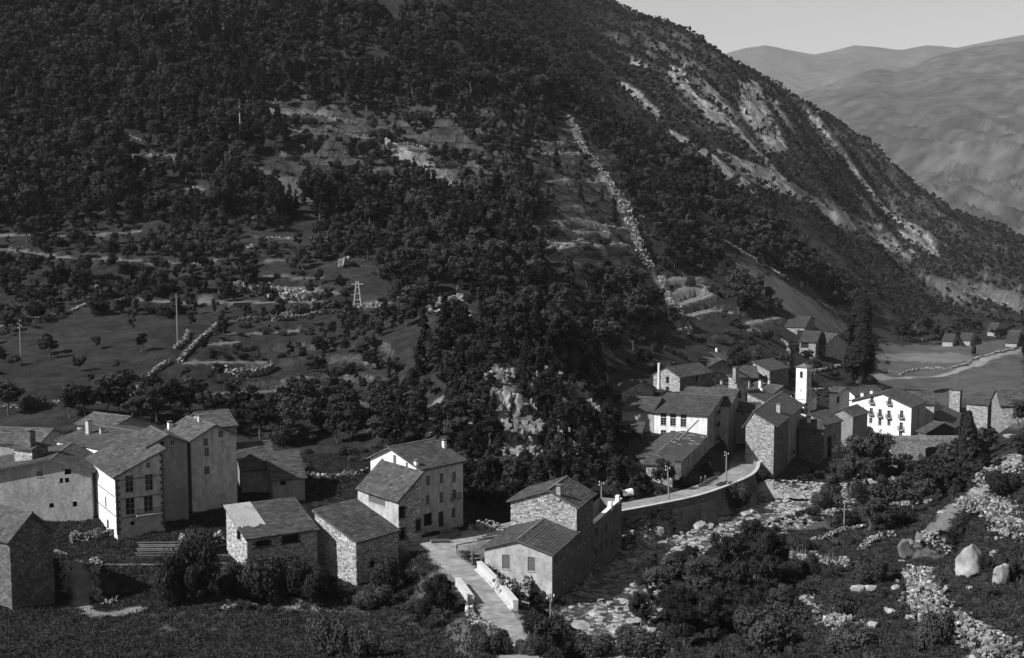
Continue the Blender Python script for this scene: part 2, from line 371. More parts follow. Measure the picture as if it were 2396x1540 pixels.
def smooth_line(pts, n=6):
    pts = [np.array(p, float) for p in pts]; out = []
    for i in range(len(pts) - 1):
        p0 = pts[max(i - 1, 0)]; p1 = pts[i]; p2 = pts[i + 1]; p3 = pts[min(i + 2, len(pts) - 1)]
        for k in range(n):
            t = k / n; out.append(.5 * ((2 * p1) + (-p0 + p2) * t + (2 * p0 - 5 * p1 + 4 * p2 - p3) * t * t + (-p0 + 3 * p1 - 3 * p2 + p3) * t ** 3))
    out.append(pts[-1]); return out
# cultivated benches on the slopes: level strips with a steep bank below
BENCH = [(12, [(0, 320), (300, 325), (560, 318), (820, 305)], 1.3), (12, [(0, 400), (420, 460), (700, 465), (900, 490), (1200, 480), (1300, 465)], 1.6), (12, [(740, 708), (1100, 722), (1500, 726), (1920, 722)], 2.4), (12, [(2150, 735), (2300, 730)], 2.6), (12, [(1590, 570), (1900, 578)], 1.2), (12, [(1560, 630), (1820, 640), (2110, 685)], 1.3),
         (12, [(1400, 915), (1700, 905), (1800, 890)], 1.8), (12, [(1270, 978), (1390, 966)], 1.8), (12, [(1130, 1085), (1550, 1085)], 1.8), (12, [(1340, 1268), (1620, 1260), (1930, 1235)], 2.0), (12, [(1510, 338), (1770, 342)], 1.2), (12, [(1600, 475), (1700, 475)], 1.2),
         (13, [(1250, 272), (1430, 270)], 1.5), (13, [(1365, 236), (1570, 236), (1700, 268), (1830, 290)], 1.8), (13, [(1500, 304), (1640, 302), (1700, 312)], 1.8), (13, [(1350, 408), (1500, 388)], 1.8), (13, [(1340, 368), (1620, 366)], 1.8), (13, [(1630, 388), (1740, 374), (1810, 384)], 2.2), (13, [(1400, 490), (1520, 492)], 1.5),
         (14, [(270, 798), (350, 782), (470, 778)], 2.0), (14, [(290, 884), (400, 844), (505, 834)], 2.2), (14, [(350, 938), (450, 912), (540, 876)], 2.2), (14, [(420, 1003), (560, 974), (660, 988)], 2.0), (14, [(770, 1048), (930, 1014)], 1.8), (14, [(760, 1090), (830, 1086), (880, 1130)], 1.6), (14, [(220, 900), (270, 925)], 2.0),
         (15, [(0, 715), (160, 712)], 2.0), (15, [(0, 770), (160, 768)], 2.0), (15, [(30, 640), (170, 650)], 1.8), (15, [(20, 905), (120, 895)], 2.0), (15, [(100, 1030), (180, 1030)], 1.8), (15, [(240, 910), (300, 905)], 2.0),
         (16, [(1000, 435), (1120, 450)], 1.6), (16, [(1130, 475), (1300, 475), (1400, 495)], 1.6), (16, [(1200, 545), (1330, 550)], 1.6), (16, [(1430, 555), (1560, 568)], 1.6), (16, [(1640, 590), (1780, 620)], 1.6), (16, [(520, 635), (720, 650)], 1.6), (16, [(530, 690), (700, 690)], 1.6), (16, [(680, 770), (830, 778)], 1.6)]
BM = np.zeros_like(ZG)
bl = [(smooth_line([hit(*q(n_, *p), 215) for p in pl], 4), hw) for n_, pl, hw in BENCH]
for pts, hw in bl:
    d_, z_, s_ = seg_near(pts, XG, YG); wob = .35 * hw * fbm(XG / 4, YG / 4, 30, 2); k_ = 1 - sstep(hw + wob, hw + 1.5 + wob, d_); ZG = ZG * (1 - k_) + z_ * k_; BM = np.maximum(BM, 1 - sstep(hw * .75 + wob, hw + wob, d_))
BD = np.zeros_like(ZG)
for (pts, hw), (n_, pl, hw2) in zip(bl, BENCH):
    if n_ in (13, 14): BD = np.maximum(BD, 1 - sstep(hw * .7, hw, seg_near(pts, XG, YG)[0]))
RIVER = smooth_line([Pz(1500, 1640, -45.5), Pz(1455, 1540, -47.5), Pz(1425, 1440, -49.8), Pz(1440, 1368, -50.7), Pz(1500, 1318, -51.3), Pz(1570, 1284, -52.0), Pz(1650, 1250, -53.2), Pz(1750, 1211, -55.2),
                     Pz(1870, 1174, -58.4), Pz(2010, 1135, -62.5), Pz(2130, 1110, -66), Pz(2200, 1088, -67.5), Pz(2300, 1050, -69), Pz(2420, 1010, -71)])
RIV_W = 4.6
STREAM = smooth_line([Pz(560, 1425, -49.5), Pz(700, 1432, -49), Pz(800, 1436, -49), Pz(900, 1432, -49.2), Pz(1000, 1438, -49.6), Pz(1120, 1440, -50), Pz(1260, 1440, -50), Pz(1420, 1440, -50)])
ROAD = smooth_line([Pz(985, 1275, -46.6), Pz(1060, 1262, -46.6), Pz(1150, 1245, -46.8), Pz(1270, 1222, -47.2), Pz(1400, 1199, -48), Pz(1500, 1181, -49), Pz(1600, 1160, -50.4), Pz(1680, 1133, -52.3), Pz(1728, 1110, -54.4), Pz(1742, 1085, -56.4), Pz(1745, 1060, -57.6)])
LANE = smooth_line([Pz(1225, 1570, -39.5), Pz(1200, 1500, -40.8), Pz(1165, 1440, -42), Pz(1128, 1390, -43.3), Pz(1085, 1340, -44.8), Pz(1040, 1300, -46.2), Pz(1040, 1268, -46.6)])
PATH2 = smooth_line([Pz(2190, 1240, -44), Pz(2230, 1190, -45), Pz(2290, 1150, -45), Pz(2330, 1120, -45)])
YARD = smooth_line([Pz(130, 1312, -45.5), Pz(300, 1312, -45.7), Pz(530, 1306, -45.8)])
def carve(pts, hw, bank, depth):
    global ZG
    d, z, s = seg_near(pts, XG, YG)
    tgt = z - depth + np.maximum(0, d - hw) * bank + .35 * fbm(XG / 3, YG / 3, 5, 3)
    ZG = np.where(d < hw + 22, np.minimum(ZG, tgt), ZG)
    ZG = np.where(d < hw + 3, np.maximum(ZG, z - depth - .3), ZG)
    return d
def level(pts, hw, blend):
    global ZG
    d, z, s = seg_near(pts, XG, YG); k = 1 - sstep(hw, hw + blend, d); ZG = ZG * (1 - k) + (z - .06) * k
    return d
d_yard = level(YARD, 4.5, 3)
d_riv = carve(RIVER, RIV_W, .75, .8)
d_str = carve(STREAM, 1.3, 1.1, .5)
d_lane = seg_near(LANE, XG, YG)[0]
dl, zl, _ = seg_near(LANE, XG, YG); kl = (1 - sstep(2.8, 5.5, dl)) * sstep(2.2, 4.5, d_str); ZG = ZG * (1 - kl) + (zl - .06) * kl
d_road, zr, sd = seg_near(ROAD, XG, YG); kr = (1 - sstep(3.0, 4.6, d_road)); ZG = ZG * (1 - kr) + (zr - .06) * kr
bank_t = zr - 2.2 - np.maximum(0, d_road - 4.2) * .55 + .3 * fbm(XG / 2.5, YG / 2.5, 33, 3)
rs_side = np.sign(seg_near(ROAD, np.array([RIVER[30][0]]), np.array([RIVER[30][1]]))[2][0])
ZG = np.where((sd == rs_side) & (d_road > 3.2) & (d_road < 10) & (d_riv > RIV_W + .8) & (ppx > 1440), np.maximum(ZG, bank_t), ZG)
d_path2 = level(PATH2, 1.4, 2)
ppx, ppy = proj(XG, YG, ZG)
WG = ZG / YG
def ground(x, y):
    x = np.asarray(x, float); y = np.asarray(y, float)
    c = np.clip((x / y - UG[0]) / (UG[1] - UG[0]), 0, len(UG) - 1.001); r = np.clip((np.log(y) - math.log(72)) / (math.log(2000) - math.log(72)) * (NR - 1), 0, NR - 1.001)
    i = c.astype(int); j = r.astype(int); fi = c - i; fj = r - j
    return (ZG[j, i] * (1 - fi) + ZG[j, i + 1] * fi) * (1 - fj) + (ZG[j + 1, i] * (1 - fi) + ZG[j + 1, i + 1] * fi) * fj
# ground cover: r = bare rock and scree, g = trodden earth, b = mown field, a = low crops
BMASK = BM; rock = np.zeros_like(ZG); earth = np.zeros_like(ZG); field = np.zeros_like(ZG)
jx = ppx + 10 * fbm(XG / 7, YG / 7, 11, 3); jy = ppy + 7 * fbm(XG / 7, YG / 7, 12, 3)
nearz = dd < 620
for poly in ([(1140, 850), (1190, 860), (1250, 1000), (1260, 1090), (1200, 1070), (1150, 960)], [(1330, 880), (1390, 900), (1400, 960), (1350, 960)],
             [(985, 960), (1030, 930), (1025, 1000), (1000, 1020)], [(900, 320), (1000, 380), (1110, 450), (1060, 450), (900, 370)],
             [(2300, 1080), (2396, 1060), (2396, 1240), (2260, 1190)], [(1840, 1370), (1930, 1400), (2080, 1480), (2060, 1510), (1920, 1450), (1830, 1390)],
             [(2150, 1370), (2250, 1430), (2396, 1500), (2396, 1560), (2250, 1560)]):
    rock = np.maximum(rock, inpoly(jx, jy, poly) * (nearz & (dd < 560)))
farm = (dd > 560)
jx2 = ppx + 8 * fbm(XG / 60, YG / 60, 11, 3); jy2 = ppy + 8 * fbm(XG / 60, YG / 60, 12, 3)
for poly in ([(1555, 150), (1590, 160), (1690, 300), (1660, 290), (1600, 215)], [(1440, 190), (1475, 195), (1560, 270), (1550, 285)], [(1725, 190), (1770, 190), (1840, 350), (1800, 360), (1735, 270)],
             [(1880, 260), (1905, 270), (1960, 350), (1950, 370), (1920, 330)], [(1800, 220), (1820, 230), (1850, 300), (1835, 300)], [(1560, 290), (1640, 330), (1760, 420), (1790, 460), (1700, 420), (1600, 350)],
             [(1660, 330), (1800, 400), (1960, 480), (2080, 545), (1900, 490), (1750, 410)], [(1800, 440), (1900, 470), (2050, 540), (2160, 610), (2120, 600), (1950, 520)]):
    rock = np.maximum(rock, inpoly(jx2, jy2, poly) * farm)
stk = fbm((XG + .35 * YG) / 16, (YG - .2 * XG) / 120, 21, 4); rock = np.maximum(rock, sstep(.5, .85, stk) * inpoly(ppx, ppy, [(1480, 120), (1620, 110), (1800, 170), (2000, 330), (2140, 470), (2200, 600), (2050, 600), (1800, 440), (1600, 330), (1450, 220)]) * farm)
for poly in (             [(2050, 830), (2230, 825), (2290, 838), (2230, 850), (2050, 842)],):
    field = np.maximum(field, inpoly(ppx + 3 * fbm(XG / 6, YG / 6, 13, 2), ppy + 2 * fbm(XG / 6, YG / 6, 14, 2), poly) * 1.0)
for poly in ([(2050, 806), (2396, 796), (2396, 1010), (2150, 930), (2050, 905)], [(1660, 585), (1800, 640), (1900, 700), (1985, 760), (1960, 800), (1850, 735), (1720, 645)], [(200, 1420), (1150, 1440), (1120, 1530), (0, 1560), (0, 1470)],
             [(1850, 1230), (2000, 1160), (2050, 1180), (1900, 1260), (1840, 1260)], [(560, 380), (720, 420), (760, 470), (640, 470)], [(2150, 640), (2396, 690), (2396, 730), (2200, 690)]):
    field = np.maximum(field, inpoly(jx, jy, poly) * .45)
earth = np.maximum(earth, .6 * BD); field = np.maximum(field, BM); field = np.maximum(field, .26 * inpoly(jx, jy, [(1840, 1290), (2000, 1240), (2396, 1150), (2396, 1560), (1850, 1560)]))
earth = np.maximum(earth, 1 - sstep(2.6, 3.6, d_road)); earth = np.maximum(earth, (1 - sstep(1.6, 3.0, d_lane))); earth = np.maximum(earth, .8 * (1 - sstep(.8, 1.8, d_path2)))
earth = np.maximum(earth, .28 * (1 - sstep(3, 5.5, d_yard)) * (ppx > 20))
ZIG = smooth_line([hit(a, b_) for a, b_ in ((165, 1318), (185, 1345), (200, 1385), (190, 1415), (215, 1435), (270, 1437), (320, 1425))], 4)
earth = np.maximum(earth, .8 * (1 - sstep(.8, 1.7, seg_near(ZIG, XG, YG)[0])))
pz = hit(1075, 1258)
earth = np.maximum(earth, 1 - sstep(6, 8.5, np.hypot(XG - pz[0], (YG - pz[1]))))
def streak_path(pix, hw, val, dmin=200):
    pts = smooth_line([hit(a, b, dmin) for a, b in pix], 4); d = seg_near(pts, XG, YG)[0]
    return val * (1 - sstep(hw * .6, hw * 1.3, d + .5 * hw * fbm(XG / 5, YG / 5, 20, 2)))
earth = np.maximum(earth, streak_path([(2050, 885), (2130, 882), (2230, 872), (2300, 845), (2390, 820)], 2.2, .9, 330))
TRACK = [(1325, 270), (1352, 325), (1400, 400), (1440, 460), (1470, 520), (1495, 580), (1530, 640), (1550, 680), (1575, 720), (1600, 760), (1590, 785)]
earth = np.maximum(earth, streak_path(TRACK, 2.0, .9, 300))
rock = np.maximum(rock, (1 - sstep(RIV_W - 1, RIV_W + 5, d_riv)) * .9 * (dd < 330)); rock = np.maximum(rock, .8 * (1 - sstep(1, 2.5, d_str)))
verts = np.stack([XG, YG, ZG], 2).reshape(-1, 3); nc = len(PX)
ii, jj = np.meshgrid(np.arange(nc - 1), np.arange(NR - 1)); a0 = (jj * nc + ii).ravel()
faces = np.stack([a0, a0 + 1, a0 + nc + 1, a0 + nc], 1)
mt = bpy.data.materials.new('hillside_ground'); mt.use_nodes = True; nt = mt.node_tree; n = nt.nodes; l = nt.links
b = n['Principled BSDF']; b.inputs['Roughness'].default_value = .95; b.inputs['Specular IOR Level'].default_value = .1
ge = n.new('ShaderNodeNewGeometry'); at = n.new('ShaderNodeAttribute'); at.attribute_name = 'cover'; sp = n.new('ShaderNodeSeparateColor'); l.new(at.outputs['Color'], sp.inputs[0])
def nz(scale, lo, hi, det=8, vec=None):
    t = n.new('ShaderNodeTexNoise'); t.inputs['Scale'].default_value = scale; t.inputs['Detail'].default_value = det; t.inputs['Roughness'].default_value = .65; l.new(vec or ge.outputs['Position'], t.inputs['Vector'])
    m = n.new('ShaderNodeMapRange'); m.inputs['From Min'].default_value = .3; m.inputs['From Max'].default_value = .7; m.inputs['To Min'].default_value = lo; m.inputs['To Max'].default_value = hi; l.new(t.outputs['Fac'], m.inputs['Value']); return m.outputs[0]
grass = mul(nt, nz(.35, .013, .042), nz(.05, .7, 1.3, 3)); fld = mul(nt, nz(1.2, .11, .19), nz(.08, .75, 1.2, 3))
c = mixf(nt, grass, fld, sp.outputs[2])
dirt = mul(nt, nz(.9, .20, .33), nz(.15, .8, 1.15, 3)); c = mixf(nt, c, dirt, sp.outputs[1])
mpn = n.new('ShaderNodeMapping'); mpn.inputs['Rotation'].default_value = (0, 0, R(-22)); mpn.inputs['Scale'].default_value = (1, .35, .35); l.new(ge.outputs['Position'], mpn.inputs['Vector'])
rk = mul(nt, nz(.5, .16, .6, 10, mpn.outputs[0]), nz(2.5, .6, 1.2))
msk = nz(.22, -.1, 1.3, 7, mpn.outputs[0]); mm = n.new('ShaderNodeMath'); mm.operation = 'MULTIPLY'; mm.use_clamp = True; l.new(msk, mm.inputs[0]); l.new(sp.outputs[0], mm.inputs[1])
c = mixf(nt, c, rk, mm.outputs[0])
sx = n.new('ShaderNodeSeparateXYZ'); l.new(ge.outputs['True Normal'], sx.inputs[0]); st = n.new('ShaderNodeMapRange'); st.inputs['From Min'].default_value = .80; st.inputs['From Max'].default_value = .62; l.new(sx.outputs[2], st.inputs['Value'])
stm = mul(nt, mul(nt, st.outputs[0], nz(.12, -.1, 1.0, 5)), .6)
vv = n.new('ShaderNodeTexVoronoi'); vv.inputs['Scale'].default_value = 1.3; l.new(ge.outputs['Position'], vv.inputs['Vector']); vs = n.new('ShaderNodeSeparateColor'); l.new(vv.outputs['Color'], vs.inputs[0])
c = mixf(nt, c, mixf(nt, .07, .26, vs.outputs[0]), stm)
l.new(c, b.inputs['Base Color'])
t = n.new('ShaderNodeTexNoise'); t.inputs['Scale'].default_value = 1.6; t.inputs['Detail'].default_value = 9; t.inputs['Roughness'].default_value = .7; l.new(ge.outputs['Position'], t.inputs['Vector'])
bp = n.new('ShaderNodeBump'); bp.inputs['Strength'].default_value = .9; bp.inputs['Distance'].default_value = .5; l.new(t.outputs['Fac'], bp.inputs['Height']); l.new(bp.outputs[0], b.inputs['Normal'])
me = np_mesh('ground', verts, faces, mt, True)
ca = me.color_attributes.new('cover', 'FLOAT_COLOR', 'POINT')
ca.data.foreach_set('color', np.stack([rock, earth, field, np.ones_like(rock)], 2).astype(np.float32).ravel())
tag(link('ground', me), 'steep terraced valley side and valley floor', None, None, 'structure')

# ------------------------------------------------------------------ far mountains
def mountain(name, label, sil, d0, d1, d2, y0, seed, amp, base):
    pxs = np.arange(1350, 3300, 9.0); t = np.concatenate([np.linspace(0, 1, 170), np.linspace(1.02, 1.5, 12)])
    sy = np.interp(pxs, [s[0] for s in sil], [s[1] for s in sil])
    PXm, T = np.meshgrid(pxs, t); SY = np.broadcast_to(sy, PXm.shape)
    D = np.where(T <= 1, d0 + (d1 - d0) * T, d1 + (d2 - d1) * (T - 1) * 2)
    PY = np.where(T <= 1, y0 + (SY - y0) * T ** .9, SY + (T - 1) * 300)
    u, w = uw(PXm, PY); X = u * D; Z = w * D
    k = np.clip(T * 4, 0, 1) * np.where(T <= 1, 1, 1)
    rg = ridged((X + .25 * D) / (d1 * .032), (D - .5 * X) / (d1 * .22), seed, 6)
    Z = Z + amp * k * (rg - .5) * np.clip((1 - T) * 2.2, 0.04, 1) 
    v = np.stack([X, D, Z], 2).reshape(-1, 3); c_ = len(pxs)
    ii, jj = np.meshgrid(np.arange(c_ - 1), np.arange(len(t) - 1)); a = (jj * c_ + ii).ravel()
    m = material(name + '_slopes', base, .85, .009, .95, .0, coords='World', detail=10)
    o = link(name, np_mesh(name, v, np.stack([a, a + 1, a + c_ + 1, a + c_], 1), m, True)); tag(o, label, None, None, 'structure'); return o
mountain('mountain', 'hazy wooded mountain flank across the valley', [(1300, 620), (1700, 330), (1880, 214), (1960, 192), (2020, 170), (2051, 161), (2095, 168), (2140, 155), (2200, 128), (2300, 108), (2420, 95), (2700, 60), (3300, 40)], 2300, 8500, 11000, 640, 3.3, 105, .055)
mountain('mountain_ridge', 'pale distant ridge under the sky', [(1300, 140), (1690, 128), (1745, 112), (1790, 106), (1850, 118), (1905, 128), (1950, 120), (2000, 107), (2060, 112), (2110, 116), (2170, 105), (2240, 112), (2400, 80), (3300, 60)], 9500, 16000, 20000, 420, 8.1, 150, .055)

# ------------------------------------------------------------------ haze
hz = MB(); hz.box(-4500, -60, -900, 16000, 20500, 3300)
hm = bpy.data.materials.new('valley_haze'); hm.use_nodes = True; hn = hm.node_tree.nodes; hn.clear()
pv = hn.new('ShaderNodeVolumePrincipled'); pv.inputs['Color'].default_value = g(.92); pv.inputs['Density'].default_value = 3.2e-5; pv.inputs['Anisotropy'].default_value = 0
ho = hn.new('ShaderNodeOutputMaterial'); hm.node_tree.links.new(pv.outputs[0], ho.inputs['Volume'])
HAZE = hz.build('haze', hm); tag(HAZE, 'thin valley haze', None, None, 'stuff')

# ------------------------------------------------------------------ water
def ribbon(name, pts, hw, mat, label, lift=.0, cross=5):
    vs = []; n_ = len(pts)
    for i, p in enumerate(pts):
        a = pts[max(i - 1, 0)]; b_ = pts[min(i + 1, n_ - 1)]; dx, dy = b_[0] - a[0], b_[1] - a[1]; L = math.hypot(dx, dy); nx, ny = -dy / L, dx / L
        h = hw(i / (n_ - 1)) if callable(hw) else hw
        for k in range(cross + 1):
            t_ = (k / cross * 2 - 1) * h; vs.append((p[0] + nx * t_, p[1] + ny * t_, p[2] + lift))
    fs = [(i * (cross + 1) + k, i * (cross + 1) + k + 1, (i + 1) * (cross + 1) + k + 1, (i + 1) * (cross + 1) + k) for i in range(n_ - 1) for k in range(cross)]
    o = link(name, np_mesh(name, np.array(vs), np.array(fs), mat, True)); tag(o, label, None, None, 'structure'); return o
def dense(pts, step=1.0):
    out = []
    for a, b_ in zip(pts[:-1], pts[1:]):
        k = max(1, int(np.linalg.norm(np.array(b_) - np.array(a)) / step)); out += [np.array(a) + (np.array(b_) - np.array(a)) * t / k for t in range(k)]
    return out + [np.array(pts[-1])]
wm = bpy.data.materials.new('white_water'); wm.use_nodes = True; nt = wm.node_tree; n = nt.nodes; l = nt.links; b = n['Principled BSDF']
ge = n.new('ShaderNodeNewGeometry'); f1 = n.new('ShaderNodeTexNoise'); f1.inputs['Scale'].default_value = .55; f1.inputs['Detail'].default_value = 9; f1.inputs['Roughness'].default_value = .7; f1.inputs['Distortion'].default_value = 1.2; l.new(ge.outputs['Position'], f1.inputs['Vector'])
fm = n.new('ShaderNodeMapRange'); fm.inputs['From Min'].default_value = .52; fm.inputs['From Max'].default_value = .68; l.new(f1.outputs['Fac'], fm.inputs['Value'])
l.new(mixf(nt, .05, .62, fm.outputs[0]), b.inputs['Base Color']); l.new(mixf(nt, .12, .8, fm.outputs[0]), b.inputs['Roughness'])
bp = n.new('ShaderNodeBump'); bp.inputs['Strength'].default_value = 1; bp.inputs['Distance'].default_value = .5; l.new(f1.outputs['Fac'], bp.inputs['Height']); l.new(bp.outputs[0], b.inputs['Normal'])
def rough_water(o, k):
    me = o.data; co = np.empty(len(me.vertices) * 3, np.float32); me.vertices.foreach_get('co', co); co = co.reshape(-1, 3)
    co[:, 2] += k * fbm(co[:, 0] / 1.7, co[:, 1] / 1.7, 2, 3); me.vertices.foreach_set('co', co.ravel()); me.update()
rough_water(ribbon('river', dense(RIVER, .8), RIV_W - .3, wm, 'foaming mountain river below the houses', -.25, 14), .22)
rough_water(ribbon('mill_stream', dense(STREAM, .6), 1.7, wm, 'narrow mill stream running under the bridge', -.15, 6), .15)

# ------------------------------------------------------------------ houses
def top_fn(kind, W, L, he, rise, r):
    """height of wall tops: left face (a from the near corner), right face (b from the near corner), back, far side"""
    def tent(t, n_): 
        c = r * n_; return he + rise * (t / c if t <= c else (n_ - t) / max(n_ - c, 1e-6))
    if kind == 'GL': return (lambda a: tent(a, W)), (lambda b: he), (lambda a: tent(a, W)), (lambda b: he)
    if kind == 'GR': return (lambda a: he), (lambda b: tent(b, L)), (lambda a: he), (lambda b: tent(b, L))
    if kind == 'SL': return (lambda a: he), (lambda b: he + rise * b / L), (lambda a: he + rise), (lambda b: he + rise * b / L)
    if kind == 'SR': return (lambda a: he + rise * a / W), (lambda b: he), (lambda a: he + rise * a / W), (lambda b: he + rise)
    return (lambda a: he), (lambda b: he), (lambda a: he), (lambda b: he)
def wall_face(mb, o, ad, inn, length, top, ops, z0, mi, breaks=(), depth=.22, split=None):
    """one wall with real recessed openings; ops = (a0, a1, h0, h1, arch)"""
    cuts = sorted(set([0, length] + [c for c in breaks if 0 < c < length] + [max(0, min(length, c)) for p in ops for c in p[:2]]))
    pt = lambda a, h, d=0: (o[0] + ad[0] * a + inn[0] * d, o[1] + ad[1] * a + inn[1] * d, h)
    for a, b_ in zip(cuts[:-1], cuts[1:]):
        if b_ - a < 1e-5: continue
        m = (a + b_) / 2; col = sorted([p for p in ops if p[0] <= m <= p[1]], key=lambda p: p[2]); h = z0
        mm = mi if split is None or m < split[0] else split[1]
        for p in col:
            if p[2] > h: mb.quad(pt(a, h), pt(b_, h), pt(b_, p[2]), pt(a, p[2]), mm)
            h = max(h, p[3])
        mb.quad(pt(a, h), pt(b_, h), pt(b_, top(b_)), pt(a, top(a)), mm)
    for p in ops:
        a, b_, h0, h1 = p[:4]
        mm = mi if split is None or (a + b_) / 2 < split[0] else split[1]
        for s_ in ((a, h0, b_, h0), (b_, h0, b_, h1), (b_, h1, a, h1), (a, h1, a, h0)):
            mb.quad(pt(s_[0], s_[1]), pt(s_[2], s_[3]), pt(s_[2], s_[3], depth), pt(s_[0], s_[1], depth), mm)
        if len(p) > 4 and p[4]:      # arched head: fill the corners
            w = (b_ - a) / 2; c = (a + b_) / 2; hc = h1 - w * .8
            for sg in (-1, 1):
                arc = [(c + sg * w * math.cos(t), hc + .8 * w * math.sin(t)) for t in np.linspace(0, math.pi / 2, 6)]
                for d in (0.004,):
                    for k in range(5): mb.quad(pt(c + sg * w, h1, d), pt(*arc[k], d), pt(*arc[k + 1], d), pt(c + sg * w, h1, d), mm)
def rubble_face(mb, o, ad, inn, length, top, ops, z0, sz=(.62, .27), split=None):
    """every stone of a rubble wall as a low block proud of the mortar"""
    out = (-inn[0], -inn[1]); h = z0; var = mb.var
    while True:
        rh = sz[1] * random.uniform(.7, 1.35); a = -random.uniform(0, sz[0])
        if h > max(top(t) for t in np.linspace(0, length, 12)): break
        while a < length:
            w = sz[0] * random.uniform(.45, 1.5); x0 = max(a, 0) + .015; x1 = min(a + w, length) - .015; y0 = h + .012; y1 = h + rh - .012
            a += w
            if x1 - x0 < .08: continue
            ymax = min(top(x0), top(x1)) - .02
            if y1 > ymax:
                if ymax - y0 < .07: continue
                y1 = ymax
            if split and (x0 + x1) / 2 > split: continue
            if any(x0 < p[1] + .05 and x1 > p[0] - .05 and y0 < p[3] + .05 and y1 > p[2] - .05 for p in ops): continue
            e = random.uniform(.015, .075); ch = min(.05, (y1 - y0) * .22)
            j = lambda s=.02: random.uniform(-s, s)
            bk = [(x0, y0), (x1, y0), (x1, y1), (x0, y1)]; fr = [(x0 + ch + j(), y0 + ch + j()), (x1 - ch + j(), y0 + ch + j()), (x1 - ch + j(), y1 - ch + j()), (x0 + ch + j(), y1 - ch + j())]
            P3 = lambda t, d: (o[0] + ad[0] * t[0] + out[0] * d, o[1] + ad[1] * t[0] + out[1] * d, t[1])
            i = len(mb.v); mb.v += [P3(t, 0) for t in bk] + [P3(t, e + random.uniform(-.01, .01)) for t in fr]
            fl = ((4, 5, 6, 7), (0, 1, 5, 4), (1, 2, 6, 5), (2, 3, 7, 6), (3, 0, 4, 7)); v_ = min(1.7, max(.45, random.gauss(1, .28)))
            for f in fl: mb.f.append(tuple(i + k for k in f)); mb.mi.append(0); var.append(v_)
        h += rh
def slope_slab(mb, e0, e1, r1, r0, th, nx, ny, seed, jag=.06, mi=(0, 1)):
    """roof slope between eave e0-e1 and ridge r0-r1, thick, slightly sagging, ragged at the eave"""
    e0, e1, r0, r1 = [np.array(p, float) for p in (e0, e1, r0, r1)]; rs = np.random.default_rng(seed)
    lx = np.linalg.norm(e1 - e0); ly = np.linalg.norm(r0 - e0); nrm = np.cross(e1 - e0, r0 - e0); nrm /= np.linalg.norm(nrm)
    if nrm[2] < 0: nrm = -nrm
    top = np.empty((ny + 1, nx + 1, 3))
    for j in range(ny + 1):
        for i in range(nx + 1):
            s, t = i / nx, j / ny; p = (e0 * (1 - s) + e1 * s) * (1 - t) + (r0 * (1 - s) + r1 * s) * t
            dn = (r0 - e0) / ly
            if j == 0: p = p - dn * rs.uniform(-jag, jag)
            sag = -.10 * math.sin(math.pi * s) * math.sin(math.pi * min(t * 1.2, 1)) * min(lx / 8, 1)
            top[j, i] = p + nrm * (sag + rs.normal(0, .012))
    fl = np.cross(top[0, 1] - top[0, 0], top[1, 0] - top[0, 0])[2] > 0
    rs2 = seed * 13.7 % 50
    def at(s_, t_):
        x = min(max(s_, 0), 1) * nx; y = min(max(t_, 0), 1) * ny; i = min(int(x), nx - 1); j = min(int(y), ny - 1); fx, fy = x - i, y - j
        return (top[j, i] * (1 - fx) + top[j, i + 1] * fx) * (1 - fy) + (top[j + 1, i] * (1 - fx) + top[j + 1, i + 1] * fx) * fy
    nco = max(3, int(ly / .42)); nsl = max(3, int(lx / .62))
    while len(mb.var) < len(mb.f): mb.var.append(1.0)
    for j in range(nco):           # overlapping courses of slabs, each lifted at its lower edge
        t0, t1 = j / nco, (j + 1) / nco; xs_ = [0.0]
        while xs_[-1] < 1: xs_.append(min(1.0, xs_[-1] + rs.uniform(.6, 1.5) / nsl))
        for i in range(len(xs_) - 1):
            s0, s1 = xs_[i], xs_[i + 1]; l0 = .035 + rs.uniform(0, .035); l1 = l0 + rs.uniform(-.015, .015); tj = t0 - rs.uniform(0, .12) / nco if j else t0; vv_ = min(1.6, max(.5, rs.normal(1, .2)))
            a0, a1, b1, b0 = at(s0, tj) + nrm * l0, at(s1, tj) + nrm * l1, at(s1, t1) + nrm * .012, at(s0, t1) + nrm * .012; uv = [(rs2 + lx * s0, ly * t0), (rs2 + lx * s1, ly * t0), (rs2 + lx * s1, ly * t1), (rs2 + lx * s0, ly * t1)]
            c0, c1 = at(s0, tj) - nrm * .01, at(s1, tj) - nrm * .01
            if fl: mb.quad(a0, a1, b1, b0, mi[0], uv); mb.quad(c0, c1, a1, a0, mi[0], uv)
            else: mb.quad(b0, b1, a1, a0, mi[0], uv[::-1]); mb.quad(a0, a1, c1, c0, mi[0], uv)
            mb.var += [vv_, vv_ * .8]
    low = lambda p: p - nrm * th
    edge = [top[0, i] for i in range(nx + 1)] + [top[j, nx] for j in range(1, ny + 1)] + [top[ny, i] for i in range(nx - 1, -1, -1)] + [top[j, 0] for j in range(ny - 1, 0, -1)]
    for k in range(len(edge)):
        a, b_ = edge[k], edge[(k + 1) % len(edge)]; mb.quad(a, b_, low(b_), low(a), mi[1])
    mb.quad(low(top[0, 0]), low(top[0, nx]), low(top[ny, nx]), low(top[ny, 0]), mi[1])
    while len(mb.var) < len(mb.f): mb.var.append(1.0)
WCACHE = {}
